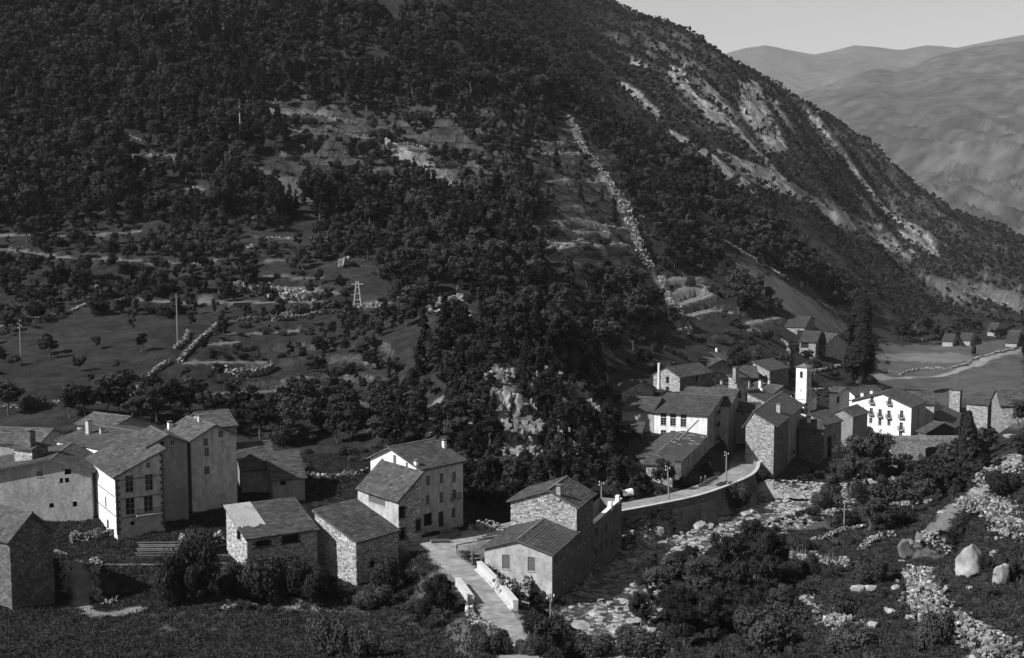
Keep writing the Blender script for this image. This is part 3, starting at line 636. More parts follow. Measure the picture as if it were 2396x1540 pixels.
def window_meshes(w, h, kind):
    key = (round(w, 2), round(h, 2), kind)
    if key in WCACHE: return WCACHE[key]
    f = MB(); p = None
    if kind in ('w', 'b', 'a'):
        t = .07
        for bx in ((-w / 2, 0, -w / 2 + t, h), (w / 2 - t, 0, w / 2, h), (-w / 2 + t, 0, w / 2 - t, t), (-w / 2 + t, h - t, w / 2 - t, h), (-.03, t, .03, h - t)):
            f.box(bx[0], -.03, bx[1], bx[2], .03, bx[3])
        for k in range(1, 3 if h > 1.3 else 2):
            z = h * k / (3 if h > 1.3 else 2)
            f.box(-w / 2 + t, -.02, z - .02, -.03, .02, z + .02); f.box(.03, -.02, z - .02, w / 2 - t, .02, z + .02)
        p = MB(); p.box(-w / 2 + .01, .032, .01, w / 2 - .01, .05, h - .01); pm = p.mesh('pane', M_PANE)
        r = (f.mesh('window', M_FRAME), pm)
    elif kind == 'o':
        f.box(-w / 2, .25, 0, w / 2, .3, h); r = (f.mesh('opening', M_DARK), None)
    else:
        n_ = max(3, int(w / .16)); 
        for k in range(n_): f.box(-w / 2 + w * k / n_ + .006, -.02 + .008 * (k % 2), .01, -w / 2 + w * (k + 1) / n_ - .006, .03, h - .01)
        for z in (h * .2, h * .8): f.box(-w / 2 + .03, -.05, z - .05, w / 2 - .03, -.021, z + .05)
        r = (f.mesh('shutter', M_SHUT if kind == 's' else M_DWOOD), None)
    WCACHE[key] = r; return r
BCACHE = {}
def balcony_mesh(w, d=.75):
    key = round(w, 1)
    if key not in BCACHE:
        s = MB(); s.box(-w / 2, -d, -.14, w / 2, 0, 0)
        for x in (-w / 2 + .25, w / 2 - .25): s.bar((x, 0, -.5), (x, -d * .8, -.15), .08)
        rl = MB(); 
        for z in (.08, .95): rl.bar((-w / 2 + .03, -d + .03, z), (w / 2 - .03, -d + .03, z), .05)
        for sx in (-1, 1):
            for z in (.08, .95): rl.bar((sx * (w / 2 - .03), -d + .06, z), (sx * (w / 2 - .03), 0, z), .05)
        n_ = int(w / .16)
        for k in range(n_ + 1): x = -w / 2 + .03 + (w - .06) * k / n_; rl.bar((x, -d + .03, 0), (x, -d + .03, .95), .03)
        for sx in (-1, 1):
            for k in range(1, 4): rl.bar((sx * (w / 2 - .03), -d + d * k / 4, 0), (sx * (w / 2 - .03), -d + d * k / 4, .95), .03)
        BCACHE[key] = (s.mesh('balcony', M_CREAM_SHADE), rl.mesh('railing', M_IRON))
    return BCACHE[key]
M_RIDGE = material('ridge_slab', .13, .35, 2, .85, .3)
HOUSES = []
def house(name, label, K, th, xl, xr, yb, roof, rise, r=.5, W=None, L=None, mats=(M_WHITE, M_CREAM_SHADE), ov=.45, og=.35, left=(), right=(), roofmat=M_SLATE,
          stone=(), split=None, chim=(), cat='house', group='village houses', drop=5.0, rafters=False, thick=.2, ssz=(.46, .2)):
    """K = near vertical edge at the eave (picture x, y and distance); th = turn of the plan; left/right = openings (zone, x, y of its centre, width, height, kind)"""
    px, py, D = K; p = P(px, py, D); zb = uw(px, yb)[1] * D; he = p[2] - zb; t = R(th)
    def solve(x, dx, dy):
        # distance along (dx, dy) from the corner until it is seen at column x
        k = (x - 1198) / FPX; dep = p[1] * CP - p[2] * SP; return (k * dep - p[0]) / (dx - k * dy * CP)
    if W is None: W = abs(solve(xl, -math.cos(t), math.sin(t)))
    if L is None: L = abs(solve(xr, math.sin(t), math.cos(t)))
    e = empty(name, (p[0], p[1], zb), -t); tag(e, label, cat, group, 'thing')
    tops = top_fn(roof, W, L, he, rise, r); z0 = -drop
    def on_face(ops, side):
        out = []
        for o in ops:
            n_, x, y, w, h, kd = o[:6]; X, Y = (x, y) if n_ == 0 else q(n_, x, y); u, ww = uw(X, Y)
            # ray against the vertical plane of the face
            if side == 'L': nx, ny = math.sin(t), math.cos(t); dx, dy = -math.cos(t), math.sin(t)
            else: nx, ny = math.cos(t), -math.sin(t); dx, dy = math.sin(t), math.cos(t)
            Dh = (nx * p[0] + ny * p[1]) / (nx * u + ny); a = (u * Dh - p[0]) * dx + (Dh - p[1]) * dy; z = ww * Dh - zb
            n_ = W if side == 'L' else L
            a = min(max(a, w / 2 + .15), n_ - w / 2 - .15)
            tp = min((tops[0] if side == 'L' else tops[1])(a - w / 2), (tops[0] if side == 'L' else tops[1])(a + w / 2))
            h0 = min(z - h / 2, tp - h - .12); out.append((a - w / 2, a + w / 2, h0, h0 + h, kd == 'a', kd, o[6] if len(o) > 6 else None))
        return out
    oL, oR = on_face(left, 'L'), on_face(right, 'R')
    mb = MB(); ml, mr = mats  # second material is often darker: that face's shade put into colour
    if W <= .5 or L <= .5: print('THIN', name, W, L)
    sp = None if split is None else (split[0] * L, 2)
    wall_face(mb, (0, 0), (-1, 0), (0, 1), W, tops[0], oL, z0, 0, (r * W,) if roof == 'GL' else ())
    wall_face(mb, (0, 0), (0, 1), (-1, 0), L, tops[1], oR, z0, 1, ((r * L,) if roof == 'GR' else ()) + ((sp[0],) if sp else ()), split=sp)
    wall_face(mb, (0, L), (-1, 0), (0, -1), W, tops[2], [], z0, 0, (r * W,) if roof == 'GL' else ())
    wall_face(mb, (-W, 0), (0, 1), (1, 0), L, tops[3], [], z0, 0, (r * L,) if roof == 'GR' else ())
    if roof == 'RUIN':
        mb.quad((-W, 0, -1), (0, 0, -1), (0, L, -1), (-W, L, -1), 0)
    mb.build('wall', [ml, mr] + ([split[1]] if split else []), e)
    for side, ops in (('L', oL), ('R', oR)):
        if side in stone:
            fb = MB(); fb.var = []
            if side == 'L': rubble_face(fb, (0, 0), (-1, 0), (0, 1), W, tops[0], ops, -2.5, ssz)
            else: rubble_face(fb, (0, 0), (0, 1), (-1, 0), L, tops[1], ops, -2.5, ssz, sp[0] if sp else None)
            o = fb.build('stone_facing', M_FACING, e); o['kind'] = 'stuff'
        for (a0, a1, h0, h1, ar, kd, opt) in ops:
            m1, m2 = window_meshes(a1 - a0, h1 - h0, kd)
            wo_ = link({'o': 'opening', 's': 'shutter', 'd': 'door'}.get(kd, 'window'), m1, e); a = (a0 + a1) / 2
            wo_.location = (-a, .1, h0) if side == 'L' else (-.1, a, h0); wo_.rotation_euler = (0, 0, 0 if side == 'L' else R(90))
            if m2: link('pane', m2, wo_)
            if kd == 'b':
                bs, rl = balcony_mesh((opt or 1.0) + (a1 - a0)); bo = link('balcony', bs, e); bo.location = (-a, -.002, h0) if side == 'L' else (.002, a, h0); bo.rotation_euler = wo_.rotation_euler; link('railing', rl, bo)
            elif kd in ('w', 's') and a1 - a0 > .5:
                sl = MB(); w = a1 - a0; sl.box(-w / 2 - .08, -.09, -.07, w / 2 + .08, -.003, -.0); so = sl.build('sill', M_CREAM_SHADE, wo_); so.location = (0, -.1, 0)
    # roof
    sd = int(abs(px * 3 + py)) ; rb = MB(); rb.var = []; n1 = max(4, int(W / 1.0)); n2 = max(4, int(L / 1.0))
    if roof == 'GL':
        for s in (0, 1):
            a_e, a_r = (0, r * W) if s == 0 else (W, r * W); k = rise / abs(a_e - a_r); out = -1 if s == 0 else 1
            ae = a_e + out * ov; ze = he - k * ov
            slope_slab(rb, (-ae, -og, ze + thick), (-ae, L + og, ze + thick), (-a_r, L + og, he + rise + thick), (-a_r, -og, he + rise + thick), thick, n2, 5, sd + s)
    elif roof == 'GR':
        for s in (0, 1):
            b_e, b_r = (0, r * L) if s == 0 else (L, r * L); k = rise / abs(b_e - b_r); out = -1 if s == 0 else 1
            be = b_e + out * ov; ze = he - k * ov
            slope_slab(rb, (og, be, ze + thick), (-W - og, be, ze + thick), (-W - og, b_r, he + rise + thick), (og, b_r, he + rise + thick), thick, n1, 5, sd + s)
    elif roof == 'SL':
        k = rise / L; slope_slab(rb, (og, -ov, he - k * ov + thick), (-W - og, -ov, he - k * ov + thick), (-W - og, L + ov, he + rise + k * ov + thick), (og, L + ov, he + rise + k * ov + thick), thick, n1, 8, sd)
    elif roof == 'SR':
        k = rise / W; slope_slab(rb, (ov, -og, he - k * ov + thick), (ov, L + og, he - k * ov + thick), (-W - ov, L + og, he + rise + k * ov + thick), (-W - ov, -og, he + rise + k * ov + thick), thick, n2, 8, sd)
    elif roof == 'FLAT':
        rb.box(-W - .2, -.2, he, .2, L + .2, he + .15)
        rb.mi = [0] * len(rb.f); rb.var = [1.0] * len(rb.f)
    ro = None
    if rb.f: ro = rb.build('roof', [roofmat, M_WOOD], e)
    if roof in ('GL', 'GR') and ro is not None:
        cb = MB(); z = he + rise + thick + .03
        nseg = max(4, int((L if roof == 'GL' else W) / .9))
        for k in range(nseg):
            j = random.uniform(-.02, .02)
            if roof == 'GL': ln = (L + 2 * og) / nseg; cb.box(-r * W - .16, -og + ln * k + .01, z - .05 + j, -r * W + .16, -og + ln * (k + 1) - .01, z + .05 + j)
            else: ln = (W + 2 * og) / nseg; cb.box(og - ln * (k + 1) + .01, r * L - .16, z - .05 + j, og - ln * k - .01, r * L + .16, z + .05 + j)
        cb.build('ridge_stones', M_RIDGE, ro)['kind'] = 'stuff'
    if rafters and roof in ('GL', 'GR', 'SL', 'SR'):
        fb = MB()
        if roof in ('GR', 'SL'):
            nn = int(W / .7); k = rise / (r * L if roof == 'GR' else L)
            for i in range(nn + 1): x = -W * i / nn; fb.hexa([(x - .06, -ov + .05, he - k * ov - .16), (x + .06, -ov + .05, he - k * ov - .16), (x + .06, .2, he + k * .2 - .16), (x - .06, .2, he + k * .2 - .16), (x - .06, -ov + .05, he - k * ov - .012), (x + .06, -ov + .05, he - k * ov - .012), (x + .06, .2, he + k * .2 - .012), (x - .06, .2, he + k * .2 - .012)])
        else:
            nn = int(L / .7); k = rise / (r * W if roof == 'GL' else W)
            for i in range(nn + 1): y = L * i / nn; fb.hexa([(ov - .05, y - .06, he - k * ov - .16), (ov - .05, y + .06, he - k * ov - .16), (-.2, y + .06, he + k * .2 - .16), (-.2, y - .06, he + k * .2 - .16), (ov - .05, y - .06, he - k * ov - .012), (ov - .05, y + .06, he - k * ov - .012), (-.2, y + .06, he + k * .2 - .012), (-.2, y - .06, he + k * .2 - .012)])
        fb.build('rafters', M_DWOOD, ro)['kind'] = 'stuff'
    # chimneys: (zone, x, y of the foot, width, height, material)
    for cdef in chim:
        n_, x, y, w, h = cdef[:5]; m = cdef[5] if len(cdef) > 5 else M_CREAM_SHADE; X, Y = (x, y) if n_ == 0 else q(n_, x, y)
        # find the roof point on the ray
        best = None; c, s = math.cos(-t), math.sin(-t); u, ww = uw(X, Y)
        for Dd in np.linspace(D - 3, D + 26, 500):
            wx, wy, wz = u * Dd - p[0], Dd - p[1], ww * Dd - zb; lx = wx * c + wy * s; ly = -wx * s + wy * c
            if -W <= lx <= 0.05 and -.05 <= ly <= L:
                a, b_ = -lx, ly; hz_ = {'GL': tops[0](a), 'GR': tops[1](b_), 'SL': tops[1](b_), 'SR': tops[0](a)}.get(roof, he)
                dd_ = abs(wz - hz_ - thick)
                if best is None or dd_ < best[0]: best = (dd_, lx, ly, hz_)
        if best is None: print('NO CHIMNEY SPOT', name, cdef); best = (0, -W / 2, L / 2, he + rise * .8)
        cb = MB(); cb.box(best[1] - w / 2, best[2] - w / 2, best[3] - .6, best[1] + w / 2, best[2] + w / 2, best[3] + thick + h)
        co = cb.build('chimney', m, e); c2 = MB(); zt = best[3] + thick + h
        for sx in (-1, 1):
            for sy in (-1, 1): c2.box(best[1] + sx * w * .36 - .05, best[2] + sy * w * .36 - .05, zt, best[1] + sx * w * .36 + .05, best[2] + sy * w * .36 + .05, zt + .22)
        c2.box(best[1] - w * .62, best[2] - w * .62, zt + .22, best[1] + w * .62, best[2] + w * .62, zt + .30); c2.build('chimney_cap', M_RIDGE, co)
    HOUSES.append((e, W, L, he, rise, z0)); e['dims'] = (W, L, he)
    return e, W, L, he, tops

# ---- the houses on the near bank
house('stone_house', 'shadowed gable house at the picture edge above the zigzag path', (22, 1265, 136), 34, -120, 122, 1455, 'GR', 2.6, .52, mats=(M_SHADE_DSTONE, M_SHADE_DSTONE))
house('farmhouse', 'grey plastered house beside the white house with dark quoins', (213, 1101, 173), -6, -45, None, 1218, 'GL', 1.75, .36, L=11, mats=(M_ROUGH, M_ROUGH), ov=.7, og=.75,
      left=[(1, 640, 685, .95, .85, 'o'), (1, 578, 768, .5, .75, 'o'), (1, 632, 765, .6, .75, 'o'), (1, 487, 1003, .65, .7, 'o'), (1, 706, 990, .65, .8, 'o'), (1, 375, 705, .9, .8, 's')], rafters=True)
hA = house('white_house', 'white house with dark corner quoins and floor bands', (270, 1117, 165), 57, 207, 383, 1252, 'SL', 3.0, mats=(M_WHITE, M_CREAM_SHADE), ov=.4, og=.3, rafters=True,
      left=[(1, 888, 722, .75, 1.45, 'w'), (1, 888, 935, .8, 1.5, 's'), (1, 998, 968, .8, 1.5, 's'), (1, 876, 1105, .5, .7, 'w'), (1, 1018, 1200, 1.1, 2.0, 'd')],
      right=[(1, 1220, 800, 1.15, 2.5, 'w'), (1, 1405, 785, 1.15, 2.4, 'w'), (1, 1398, 622, .6, .8, 'w'), (1, 1228, 1010, 1.3, 2.4, 'w'), (1, 1400, 985, 1.3, 2.4, 'w'), (1, 1250, 1170, .6, .6, 'o')])
house('plaster_house', 'house with white attic wall and two roof chimneys behind the quoined house', (253, 1053, 180), 35, 133, None, 1164, 'GR', 1.35, .5, L=14, mats=(M_WHITE, M_PLASTER), ov=.35, rafters=True,
      left=[(1, 573, 460, .55, .9, 'o'), (1, 755, 500, .7, 1.9, 'd')], chim=[(1, 840, 320, .75, 1.9, M_CREAM_SHADE), (1, 955, 320, .45, .7, M_CREAM_SHADE)])
house('slate_house', 'low slate roofed house with rubble along its ridge at the hill foot', (262, 1003, 202), 30, 180, None, 1060, 'GR', 1.3, .5, L=8, mats=(M_CREAM_SHADE, M_PLASTER), roofmat=M_SLATE2)
house('gable_house', 'narrow dark gabled house between white house and tall plain house', (346, 1045, 172), 57, 300, 437, 1150, 'GR', 1.25, .5, W=8, mats=(M_PLASTER, M_PLASTER), ov=.4, og=.5,
      right=[(1, 1530, 415, .5, .6, 'o'), (1, 1627, 410, .65, .8, 'w')], rafters=True)
house('tall_house', 'tall plain plastered house with three windows one above another', (446, 1031, 178), 50, None, 552, 1165, 'GR', 1.8, .52, W=9, mats=(M_PLASTER, M_CREAM_SHADE), ov=.6, og=.6,
      right=[(1, 1940, 405, .75, 1.2, 'w'), (1, 1950, 500, .75, 1.35, 'w'), (1, 1952, 670, .85, 1.3, 'w'), (1, 2082, 325, .8, 1.1, 'w')], chim=[(1, 1520, 330, .7, 1.0, M_CREAM_SHADE), (1, 1600, 195, .6, .8, M_WHITE)], rafters=True, roofmat=M_SLATE2)
house('back_house', 'slate roofed house hidden behind the tall plain house', (480, 1003, 192), 60, 440, 552, 1100, 'GL', 1.7, .5, mats=(M_CREAM_SHADE, M_PLASTER), roofmat=M_SLATE2)
house('low_house', 'low house with broad slate roof at the picture edge under the meadow', (90, 1040, 187), 10, -70, None, 1110, 'GR', 1.6, .5, L=8, mats=(M_ROUGH, M_PLASTER), roofmat=M_SLATE2)
house('oven_house', 'small rubble oven house with a stout chimney', (75, 1052, 174), 25, 33, None, 1078, 'GR', .5, .5, L=3, mats=(M_STONE, M_SHADE_DSTONE), stone=('L',), chim=[(1, 290, 440, 1.0, 2.2, M_SHADE_DSTONE)])
house('hay_barn', 'dark barn with wide slate roof beside the kitchen garden', (638, 1123, 186), 70, 600, 713, 1186, 'GL', 2.8, .75, W=9.5, mats=(M_PLASTER, M_PLASTER), ov=.5,
      right=[(2, 735, 577, .9, .75, 'o')])
house('hay_barn', 'shadowed barn squeezed between tall plain house and wide barn', (566, 1102, 189), 70, 520, 645, 1190, 'GL', 3.0, .75, W=9.5, mats=(M_PLASTER, M_PLASTER), ov=.4)
house('white_house', 'three storey white house with iron balcony beside the log yard', (984, 1098, 172), 44, 867, 1083, 1238, 'GL', 2.2, .58, mats=(M_WHITE, M_CREAM_SHADE), ov=.6, og=.5, rafters=True,
      left=[(2, 1610, 385, .55, .8, 'w'), (2, 1717, 390, .7, 2.0, 's'), (2, 1823, 420, .5, .75, 'w')],
      right=[(2, 2012, 555, .75, 1.45, 'w'), (2, 2130, 535, .75, 1.6, 'w'), (2, 2240, 525, .75, 1.6, 's'), (2, 2008, 728, .75, 1.45, 'w'), (2, 2128, 705, .75, 1.6, 'w'), (2, 2242, 675, .75, 1.5, 'b', 1.0),
             (2, 2010, 900, 1.6, 1.9, 'o'), (2, 2125, 895, 1.0, 2.3, 'd'), (2, 2236, 840, .75, 1.5, 'w')], chim=[(2, 2152, 265, .5, 1.0, M_WHITE), (2, 1908, 480, .55, .5, M_WHITE)])
house('mill_house', 'tall stone house with white boarded loft in front of the white house', (932, 1175, 160), 50, 837, 986, 1338, 'SL', 3.1, mats=(M_CREAM_SHADE, M_SHADE_DSTONE), stone=('R',), ov=.35, og=.2, thick=.25,
      left=[(2, 1560, 705, 4.2, 1.2, 's')], right=[(2, 1770, 840, .9, 1.6, 'o'), (2, 1770, 1030, .9, 1.6, 'o'), (2, 1925, 950, .8, 1.6, 'o'), (2, 1760, 1220, 1.6, 2.3, 'o'), (2, 1678, 1235, .8, 1.0, 'o')])
house('stone_barn', 'stone barn with plain slate roof sloping towards the mill stream', (833, 1271, 150), 40, 737, 932, 1362, 'SR', 2.7, mats=(M_STONE, M_SHADE_DSTONE), stone=('L', 'R'), ov=.35, og=.15, thick=.25, right=[(2, 1520, 1290, .8, .8, 'o')])
hB = house('plank_barn', 'stone barn with pale planks patching its slate roof', (577, 1263, 147), 60, 530, 742, 1352, 'SR', 2.1, mats=(M_STONE, M_SHADE_DSTONE), stone=('L', 'R'), ov=.4, og=.2, thick=.22,
      left=[(2, 345, 1030, 1.6, 1.4, 'o')], right=[(2, 590, 1280, .75, .75, 'o'), (2, 800, 1060, 2.2, 1.2, 'o'), (2, 560, 1110, 1.8, .8, 'o'), (2, 810, 1245, .5, .5, 'o')])
# ---- the row above the river
SH = [(3, 1090, 1060, .75, 1.5), (3, 1135, 1030, .75, 1.5), (3, 1190, 985, .75, 1.5), (3, 1130, 1255, .7, 1.3), (3, 1190, 1170, .7, 1.2)]
house('cottage', 'cottage with two closed shutters on its rendered gable', (1292, 1298, 146), 20, 1134, 1352, 1361, 'GL', 1.35, .51, mats=(M_CREAM_SHADE, M_SHADE_DSTONE), ov=.4, og=.35, drop=9,
      left=[(3, 620, 1112, 1.05, 1.85, 's'), (3, 843, 1132, 1.0, 1.8, 's')], right=[a + ('w',) for a in SH])
house('rubble_house', 'rubble stone gable house joined behind the shuttered cottage', (1350, 1186, 156), 20, 1195, 1388, 1311, 'GL', 1.9, .42, mats=(M_STONE, M_SHADE_DSTONE), stone=('L',), ov=.5, og=.4, drop=12,
      right=[(3, 1305, 720, .75, 1.5, 'w'), (3, 1345, 690, .75, 1.5, 'w'), (3, 1305, 895, .75, 1.5, 'w'), (3, 1345, 865, .75, 1.5, 'w'), (3, 1250, 940, .7, 1.4, 'w')], chim=[(3, 1085, 520, .6, 1.1, M_STONE)], rafters=True)
house('roofless_mill', 'roofless mill shell with rows of empty window holes above the river', (1390, 1226, 163), 20, 1335, 1455, 1290, 'RUIN', 0, mats=(M_PLASTER, M_SHADE_DSTONE), drop=12,
      right=[(3, x, y, .75, 1.5, 'o') for x, y in ((1410, 1030), (1460, 985), (1505, 945), (1550, 920), (1598, 880), (1500, 800), (1415, 860))], group=None, cat='ruin')
# ---- the village round the church
house('inn', 'large white building with shaded balcony front facing the street', (1655, 971, 252), 20, 1531, 1703, 1097, 'GR', 1.7, .58, mats=(M_WHITE, M_PLASTER), ov=.6, og=.7, rafters=True,
      left=[(4, 723, 757, 1.3, 1.0, 'w'), (4, 806, 765, 1.3, 1.0, 'w'), (4, 897, 772, 1.3, 1.0, 'w'), (4, 722, 827, 1.25, 1.7, 'w'), (4, 805, 833, 1.25, 1.7, 'w'), (4, 896, 841, 1.25, 1.7, 'w'), (4, 722, 937, 1.2, 1.7, 'w'), (4, 806, 943, 1.2, 1.7, 'w'), (4, 896, 950, 1.2, 1.5, 'w')],
      right=[(4, 1180, 735, .9, 1.6, 'b', 2.0), (4, 1215, 715, .9, 1.6, 'w'), (4, 1135, 855, 1.0, 2.0, 'w'), (4, 1175, 835, 1.0, 2.0, 'b', 2.6), (4, 1213, 820, 1.0, 2.0, 'w'), (4, 1252, 870, 1.0, 2.0, 'w'), (4, 1135, 985, 1.0, 2.0, 'w'), (4, 1175, 960, 1.0, 2.0, 'b', 2.6), (4, 1213, 940, 1.0, 2.0, 'w'), (4, 1252, 900, 1.0, 1.9, 'w'),
             (4, 1130, 1190, 1.3, 2.6, 'a'), (4, 1170, 1165, 1.3, 2.6, 'a'), (4, 1208, 1140, 1.3, 2.6, 'a'), (4, 1248, 1120, 1.3, 2.6, 'a')])
house('inn_wing', 'low plastered wing under the long slate roof of the white inn', (1530, 962, 256), 20, 1456, None, 1060, 'GR', 1.7, .58, L=12, mats=(M_CREAM_SHADE, M_PLASTER), ov=.6, og=.2)
house('street_house', 'second gabled house with rows of tall windows behind the inn', (1705, 951, 266), 20, 1588, 1729, 1085, 'GR', 2.1, .8, mats=(M_CREAM_SHADE, M_PLASTER), ov=.5, og=.6,
      right=[(4, 1290, 830, .9, 1.9, 'w'), (4, 1320, 810, .9, 1.9, 'w'), (4, 1290, 945, .9, 1.9, 'w'), (4, 1320, 925, .9, 1.9, 'w'), (4, 1328, 715, .8, 1.2, 'w'), (4, 1260, 745, .8, 1.5, 'w'), (4, 1318, 1085, 1.3, 2.6, 'a'), (4, 1285, 1050, .9, 1.6, 'w')],
      chim=[(4, 880, 640, .75, 1.6, M_CREAM_SHADE), (9, 1145, 935, .6, .6, M_WHITE)], roofmat=M_SLATE2)
house('arcade_house', 'low house with arched doorways and half ruined roof along the road', (1594, 1079, 227), 20, 1490, 1657, 1147, 'GL', .6, .6, mats=(M_SHADE_DSTONE, M_PLASTER), ov=.4, og=.3,
      right=[(4, 935, 1285, 1.5, 3.0, 'a'), (4, 990, 1265, 1.5, 3.0, 'a'), (4, 1035, 1240, 1.3, 2.8, 'a'), (4, 1078, 1215, 1.3, 2.8, 'a'), (4, 940, 1165, .9, 1.7, 'o'), (4, 992, 1125, .9, 1.7, 'o'), (4, 1035, 1100, .9, 1.7, 'o'), (4, 1080, 1075, .9, 1.7, 'o')])
house('lean_to_shed', 'small slate lean to shed below the arcaded house', (1574, 1089, 219), 12, 1512, None, 1140, 'SL', 1.1, L=3.2, mats=(M_STONE, M_SHADE_DSTONE), stone=('L',), cat='shed', group=None)
house('wood_shed', 'dark timber shed roof in the shade beside the inn wing', (1500, 1012, 247), 15, 1420, None, 1045, 'SL', 1.2, L=4, mats=(M_DWOOD, M_DWOOD), cat='shed', group=None)
house('tower_house', 'tall narrow house with blank sunlit stone gable over the river', (1812, 994, 256), 24, 1745, 1874, 1128, 'GL', 2.4, .75, mats=(M_STONE, M_SHADE_DSTONE), stone=('L',), ov=.9, og=.25, drop=7, split=(.52, M_PLASTER), ssz=(.44, .22),
      right=[(11, 285, 840, .8, 1.3, 'w'), (11, 345, 680, .7, 1.0, 'w'), (11, 345, 800, .8, 1.3, 'o'), (11, 400, 780, .8, 1.3, 'w'), (11, 280, 1000, .8, 1.3, 'w'), (11, 342, 975, .8, 1.4, 'w'), (11, 395, 950, .8, 1.3, 'w'), (11, 280, 1165, .8, 1.3, 'w'), (11, 392, 1110, .8, 1.4, 'o'), (11, 268, 1330, .8, 1.2, 'w'), (11, 335, 1300, .8, 1.2, 'o'),
             (11, 472, 670, .9, 2.0, 'w'), (11, 510, 640, .9, 2.0, 'w'), (11, 548, 615, .9, 2.0, 'w'), (11, 468, 815, .9, 1.6, 'w'), (11, 508, 795, .9, 1.6, 'w'), (11, 547, 770, .9, 1.6, 'w'), (11, 465, 985, .9, 1.8, 'b', .6), (11, 545, 935, .9, 1.7, 'w'), (11, 460, 1190, .9, 1.6, 'w'), (11, 540, 1170, .9, 1.6, 'w')],
      chim=[(11, 300, 490, .85, 1.7, M_CREAM_SHADE)])
house('river_house', 'dark walled house with low roof wedged beside the tall narrow house', (1927, 1004, 279), 4, 1870, None, 1120, 'SL', 1.2, L=4.5, mats=(M_SHADE_DSTONE, M_SHADE_DSTONE), drop=7, chim=[(11, 690, 620, .8, .9, M_WHITE)])
house('loggia_house', 'plastered riverside house with open loggia and white shutters', (1930, 994, 287), 45, 1897, 1969, 1120, 'SR', 1.9, mats=(M_STONE, M_PLASTER), stone=('L',), drop=7,
      right=[(11, 955, 865, 2.2, 2.2, 'o'), (11, 960, 1000, 2.2, 3.0, 'o'), (11, 1022, 820, .8, 1.9, 's'), (11, 955, 705, .6, .7, 'w')])
house('slate_house', 'house with wide slate roof beside the loggia house', (1996, 975, 306), 40, 1945, 2030, 1040, 'GL', 1.5, .5, mats=(M_PLASTER, M_PLASTER))
house('hotel', 'big white gabled hotel with four rows of small iron balconies', (2133, 952, 322), 38, 1993, 2167, 1030, 'GL', 3.0, .487, mats=(M_WHITE, M_CREAM_SHADE), ov=.6, og=.6,
      left=[(10, 450, 230, .95, 1.7, 'b', .5), (10, 663, 245, .95, 1.7, 'b', .5), (10, 335, 360, .95, 2.0, 'b', .5), (10, 440, 365, .95, 1.8, 'b', .5), (10, 548, 385, .95, 2.0, 'b', .5), (10, 655, 400, .95, 2.0, 'b', .5), (10, 808, 400, .95, 2.0, 'b', .6),
            (10, 435, 475, .9, 1.5, 'w'), (10, 545, 498, .9, 1.7, 'w'), (10, 655, 505, .9, 1.4, 'w'), (10, 803, 545, .95, 2.0, 'b', .5), (10, 320, 470, .9, 1.5, 'w'), (10, 795, 650, .95, 1.6, 'w')],
      right=[(10, 1012, 375, .9, 2.3, 'w'), (10, 1010, 510, .9, 2.4, 's')], chim=[(10, 335, 185, .9, .9, M_WHITE), (10, 448, 145, .8, .8, M_WHITE)])
house('hotel_annex', 'slate roofed annex running back from the white hotel', (2186, 946, 336), 12, 2110, None, 1010, 'GR', 2.6, .5, L=10, mats=(M_CREAM_SHADE, M_PLASTER))
house('plaster_house', 'small cream house with one tall window between church and hotel', (1966, 920, 337), 35, 1941, 1988, 958, 'GR', .9, .5, mats=(M_WHITE, M_CREAM_SHADE), ov=.5, left=[(5, 693, 670, .9, 1.9, 'w')])
house('slate_house', 'slate roofed house just behind the small cream house', (2000, 926, 349), 58, 1965, 2066, 970, 'GL', 1.6, .5, mats=(M_WHITE, M_CREAM_SHADE))
house('barn', 'dark open gabled barn beside the arched bridge', (2167, 1013, 316), 60, 2148, 2233, 1036, 'GR', 2.0, .58, mats=(M_SHADE_DSTONE, M_DWOOD), ov=.4, og=.5, drop=5)
house('stone_house', 'house with long sunlit stone rake behind the dark barn', (2234, 1000, 336), 36, 2177, 2292, 1036, 'SR', 2.6, mats=(M_STONE, M_SHADE_DSTONE), stone=('L',))
house('stone_turret', 'square stone turret with a thin mast behind the hotel', (2247, 915, 352), 32, 2222, 2252, 955, 'FLAT', 0, mats=(M_STONE, M_SHADE_DSTONE), stone=('L',), cat='tower', group=None)
house('stone_house', 'rubble house with short roof left of the edge house', (2312, 948, 347), 30, 2262, 2322, 985, 'GR', 1.4, .5, mats=(M_STONE, M_SHADE_DSTONE), stone=('L',))
house('plaster_house', 'pale stone house cut by the picture edge above the bridge', (2402, 950, 302), 8, 2342, None, 1018, 'GR', 3.4, .5, L=9, mats=(M_STONE, M_PLASTER), stone=('L',), left=[(10, 2180, 425, 1.0, 1.5, 'w'), (10, 2185, 570, 1.0, 1.4, 'w')])
# ---- behind the inn
house('stone_house', 'rubble house with tall white flue pipe on its gable', (1591, 884, 290), 45, 1529, 1666, 942, 'GL', 1.9, .5, mats=(M_STONE, M_SHADE_DSTONE), stone=('L',), left=[(9, 303, 755, .85, 1.6, 'o'), (9, 302, 900, .85, 1.6, 'o')], right=[(9, 715, 740, .9, 1.4, 'o')], ov=.3, og=.15)
house('shed', 'low slate shed with whitewashed front at the wood edge', (1455, 917, 283), 50, 1426, 1530, 940, 'GR', 1.7, .6, mats=(M_CREAM_SHADE, M_STONE), cat='shed', group=None)
house('gable_house', 'broad dark gabled house behind the flue pipe house', (1648, 864, 336), 55, 1607, 1720, 905, 'GR', 2.0, .55, mats=(M_CREAM_SHADE, M_PLASTER))
house('slate_house', 'uppermost slate roof of the village below the terraces', (1697, 846, 350), 50, 1630, 1724, 880, 'GL', 2.0, .5, mats=(M_ROUGH, M_PLASTER), chim=[(9, 690, 490, .6, 1.4, M_WHITE)])
